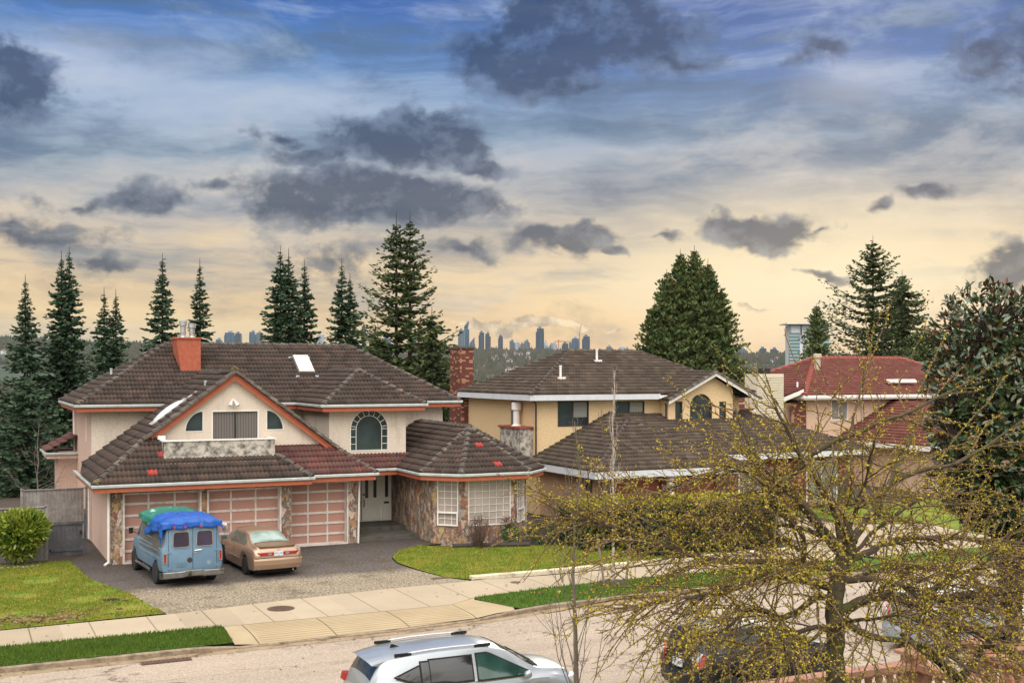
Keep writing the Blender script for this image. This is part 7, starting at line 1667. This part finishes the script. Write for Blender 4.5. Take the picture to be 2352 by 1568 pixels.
# --- budding tree (larch like spurs on arching twigs)
def budding_tree():
    rr=random.Random(91); Z0=14.5
    base=at(1921,1568,Z0); base.z=0
    r=thing('budding_tree','large spreading tree with yellow green buds on tangled arching twigs, in the foreground right','tree',base)
    q=MB(); limbs=[]
    def limb(pts,r0,r1,dz0=0,dz1=0,n=7):
        k=len(pts); W=[]
        for i,(x,y) in enumerate(pts): W.append(at(x,y,Z0+dz0+(dz1-dz0)*i/(k-1)))
        R=[r0+(r1-r0)*i/(k-1) for i in range(k)]
        # smooth resample
        out=[];ro=[]
        for i in range(k-1):
            for j in range(3):
                t_=j/3; a=W[max(i-1,0)];b=W[i];c=W[i+1];d=W[min(i+2,k-1)]
                out.append(.5*((2*b)+(c-a)*t_+(2*a-5*b+4*c-d)*t_*t_+(3*b-a-3*c+d)*t_**3)+Vector((rr.gauss(0,.008),rr.gauss(0,.008),rr.gauss(0,.008)))); ro.append(R[i]+(R[i+1]-R[i])*t_)
        out.append(W[-1]); ro.append(R[-1]); q.tube(out,ro,n); limbs.append((out,ro)); return out
    bp=at(1919,1585,Z0)
    q.tube([base,(base.x,base.y,1.5),bp],[.16,.135,.125],9)
    limb([(1919,1585),(1918,1521),(1917,1456),(1917,1392),(1923,1332),(1938,1276)],.125,.098,0,0,9)
    limb([(1938,1276),(1905,1233),(1858,1178),(1815,1126),(1760,1075),(1715,1010),(1690,940)],.082,.015,0,.5)
    limb([(1944,1276),(1953,1242),(1933,1190),(1905,1148),(1880,1109),(1850,1066),(1815,1000),(1780,930)],.085,.015,0,-.6)
    limb([(1957,1242),(1987,1195),(2017,1160),(2040,1110),(2075,1050),(2110,960)],.06,.015,0,.7)
    limb([(1920,1408),(1955,1392),(1987,1375),(2047,1370),(2098,1388),(2158,1373),(2227,1366),(2310,1358),(2400,1345)],.075,.03,0,-.4)
    limb([(1917,1345),(1850,1332),(1815,1325),(1751,1328),(1687,1349),(1620,1366),(1540,1375),(1450,1392)],.06,.012,0,-.9)
    limb([(1848,1325),(1846,1276),(1845,1233),(1811,1190),(1785,1148),(1740,1100)],.045,.012,-.2,-.9)
    limb([(1945,1290),(2000,1262),(2072,1238),(2180,1233),(2280,1240),(2400,1252)],.05,.018,0,.5)
    limb([(1925,1310),(1840,1290),(1740,1290),(1640,1285),(1560,1262),(1480,1235),(1420,1215),(1365,1198),(1322,1190),(1268,1200)],.045,.007,0,.3)
    limb([(1760,1075),(1700,1066),(1638,1085),(1585,1105),(1510,1131),(1435,1158),(1390,1180)],.032,.008,.4,.8)
    limb([(1750,1180),(1846,1061),(1908,1020),(2016,973),(2100,940),(2200,890)],.042,.012,-.2,-.6)
    limb([(1930,1400),(1880,1370),(1800,1420),(1730,1395),(1670,1440),(1600,1480)],.05,.010,0,-1.4)
    limb([(1940,1330),(2010,1330),(2090,1352),(2150,1420),(2230,1450),(2330,1500)],.045,.012,0,-.8)
    limb([(1925,1450),(1880,1440),(1800,1460),(1700,1500),(1600,1540)],.04,.01,0,-1.8)
    limb([(1930,1420),(2000,1460),(2080,1470),(2170,1500),(2260,1560)],.05,.012,0,-1.2)
    limb([(1935,1276),(1925,1180),(1950,1080),(1960,960),(1990,850)],.05,.008,0,1.0)
    limb([(2040,1110),(2120,1080),(2200,1060),(2300,1000),(2380,940)],.035,.010,.6,.2)
    limb([(1905,1233),(1820,1210),(1700,1190),(1600,1180),(1500,1160)],.035,.008,.1,1.3)
    limb([(2098,1388),(2180,1330),(2260,1290),(2350,1180)],.035,.012,-.1,-.9)
    for (x1,y1,x2,y2,x3,y3,dz) in ((1915,1400,1850,1330,1740,1300,-1.9),(1915,1440,1860,1470,1800,1500,-2.2),(1925,1440,2010,1420,2120,1430,-2.1),(1920,1330,1780,1230,1620,1210,1.2),(1940,1290,2060,1180,2180,1130,1.4),(1930,1260,1800,1120,1660,1080,-.9),(1940,1250,1990,1100,2010,1010,-.9),(1930,1340,2080,1300,2240,1330,1.3)):
        limb([(x1,y1),((x1+x2)/2,(y1+y2)/2-8),(x2,y2),((x2+x3)/2,(y2+y3)/2-12),(x3,y3)],.03,.008,0,dz)
    # bark ends: sawn stub
    q.tube([at(1730,1068,Z0-.5),at(1725,1030,Z0-.5),at(1738,1010,Z0-.5)],[.035,.03,.03],7)
    q.build('trunk',mk('mossy_brown_bark',(.085,.06,.042),.95,.35,10,c2=(.085,.09,.02),c2s=2.2,c2lo=.48,c2hi=.66,bump=.8,bs=22,dist=.03),r)
    # secondary branches and twigs
    tw=MB(); BV=[];BF=[]; nb=0
    ax=Vector((base.x,base.y,0))
    def bud(p):
        nonlocal nb
        s=rr.uniform(.008,.021)
        for k in range(3):
            d=Vector((rr.gauss(0,1),rr.gauss(0,1),rr.gauss(.5,1))).normalized(); e=d.cross(Vector((rr.gauss(0,1),rr.gauss(0,1),rr.gauss(0,1)))).normalized()*s*.55
            BV.extend([p-d*s*.2,p+d*s*.5+e,p+d*s*1.3,p+d*s*.5-e]); BF.append((nb,nb+1,nb+2,nb+3)); nb+=4
    def shoot(p,d,L,r0,lvl,grav):
        k=max(4,int(L/.13)); pts=[p]; v=d.copy()
        for i in range(k):
            v=(v+Vector((rr.gauss(0,.075),rr.gauss(0,.075),rr.gauss(0,.075)-grav*.8))).normalized(); pts.append(pts[-1]+v*(L/k))
        R=[max(.0032,r0*(1-.6*i/k)) for i in range(k+1)]; tw.tube(pts,R,4 if lvl<2 else 3,cap=False)
        if lvl==1:
            nn=int(L/.10)
            for i in range(nn):
                t_=(i+rr.random())/nn*k; a=min(int(t_),k-1); pp=pts[a].lerp(pts[a+1],t_-a); dv=(pts[a+1]-pts[a]).normalized()
                sd=Vector((rr.gauss(0,1),rr.gauss(0,1),rr.gauss(0.15,.8))).normalized(); nd=(dv*.8+sd).normalized(); shoot(pp,nd,(rr.uniform(.05,.26) if rr.random()<.8 else rr.uniform(.3,.6))*(1.1-.4*t_/k),r0*.42,2,grav*.7)
        step=.040 if lvl==2 else .034
        for i in range(int(L/step)):
            t_=(i+rr.random())*step/L*k; 
            if t_>=k: continue
            a=int(t_); 
            if rr.random()<.8: bud(pts[a].lerp(pts[a+1],t_-a)+Vector((rr.gauss(0,.004),rr.gauss(0,.004),rr.gauss(0,.004))))
    def nrep(p,i,n):
        if i<=n*.25: return 1 if (i>n*.12 and rr.random()<.7) else 0
        if p.z<3.9 and p.x<base.x+.3: return 1 if i%3==0 else 0
        if p.z<4.9: return 3
        return 2 if (p.z<5.6 or rr.random()<.3) else 1
    for (P,R) in limbs[1:]:
        n=len(P)
        for i in range(2,n):
            for rep in range(nrep(P[i],i,n)):
                if P[i].z>6.0 and rr.random()<.2: continue
                if R[i]>.075 and rr.random()<.6: continue
                p=P[i-1].lerp(P[i],rr.random()); dv=(P[i]-P[i-1]).normalized(); rad=Vector((p.x-ax.x,p.y-ax.y,0)); rad=rad.normalized() if rad.length>.2 else Vector((rr.gauss(0,1),rr.gauss(0,1),0)).normalized()
                sd=Vector((rr.gauss(0,1),rr.gauss(0,1),rr.gauss(.1,.8))).normalized(); d=(dv*.7+rad*.35+sd*.95).normalized()
                high=p.z>6.2
                if high and d.z>.35 and rr.random()<.6: d.z*=.2; d.normalize()
                L=rr.uniform(.7,2.0)*(.65 if high else 1)*(.55 if i>n*.8 else 1); shoot(p,d,L,.0105,1,rr.choice((.0,.03,.09,.12)) if not high else .03)
        # leader
        dv=(P[-1]-P[-2]).normalized(); shoot(P[-1],dv,rr.uniform(.4,.8),max(.008,R[-1]*.8),1,.04)
    # tall straight shoots standing above the crown, drooping ones at the lower left
    for (x,y,x2,y2,dz) in ((1850,900,1800,752,.2),(1900,880,1845,775,.6),(1990,860,2050,692,-.3),(2020,950,1985,700,.5),(1760,960,1640,800,0),(1790,930,1690,840,-.5),(2060,900,2130,740,.2),(1700,960,1600,910,.4),(2110,900,2175,760,.1),(1650,1010,1560,960,-.2),(1880,1000,1870,820,.3),(1930,960,1925,800,0)):
        a=at(x,y,Z0+dz); b=at(x2,y2,Z0+dz); pts=[a.lerp(b,i/7)+Vector((rr.gauss(0,.012),rr.gauss(0,.012),rr.gauss(0,.012))) for i in range(8)]; tw.tube(pts,[.011-.001*i for i in range(8)],4)
        for i in range(int((b-a).length/.028)):
            if rr.random()<.8: t_=rr.random()*7; k=min(int(t_),6); bud(pts[k].lerp(pts[k+1],t_-k)+Vector((rr.gauss(0,.008),rr.gauss(0,.008),rr.gauss(0,.008))))
    for (x,y,x2,y2) in ((1520,1380,1365,1545),(1560,1400,1420,1560),(1480,1390,1400,1480),(1500,1250,1330,1240),(1490,1200,1290,1160),(1620,1440,1500,1568),(1450,1230,1330,1310)):
        a=at(x,y,Z0-.8); b=at(x2,y2,Z0-1.0); d=(b-a); shoot(a,(d+Vector((0,0,d.length*.3))).normalized(),d.length*1.05,.010,1,.07)
    tw.build('twigs',mk('budding_twig',(.12,.07,.048),.85,.35,9),r)
    npobj('buds',np.array(BV),np.array(BF),mk_leaf('yellow_green_bud',[(.18,.13,.02),(.34,.25,.025),(.48,.37,.035),(.60,.47,.05),(.28,.29,.035)],.7,.2),r)
    print('buds',len(BF),'twigfaces',len(tw.f))
budding_tree()
# mossy dark tree at the lower right corner, in front of the second balustrade
b=at(2205,1600,14.2); r=thing('mossy_tree','dark mossy trunk forking at the lower right under the magnolia','tree',(b.x,b.y,0)); q=MB(); q.tube([(b.x,b.y,0),(b.x,b.y,2.0),at(2205,1560,14.2)],[.13,.11,.09],8)
MOS=mk('dark_mossy_bark',(.035,.03,.024),.95,.3,9,c2=(.10,.11,.05),c2s=7,c2lo=.5,c2hi=.62,bump=.5,bs=25)
for pts,r0 in (([(2205,1562),(2160,1520),(2110,1485),(2070,1455)],.075),([(2205,1562),(2235,1520),(2262,1480),(2320,1440)],.06),([(2160,1520),(2150,1470),(2120,1430)],.04),([(2262,1480),(2330,1500),(2400,1490)],.04)):
    W=[at(x,y,14.2+.15*i) for i,(x,y) in enumerate(pts)]; q.tube(W,[r0*(1-.2*i) for i in range(len(W))],7)
q.build('trunk',MOS,r)
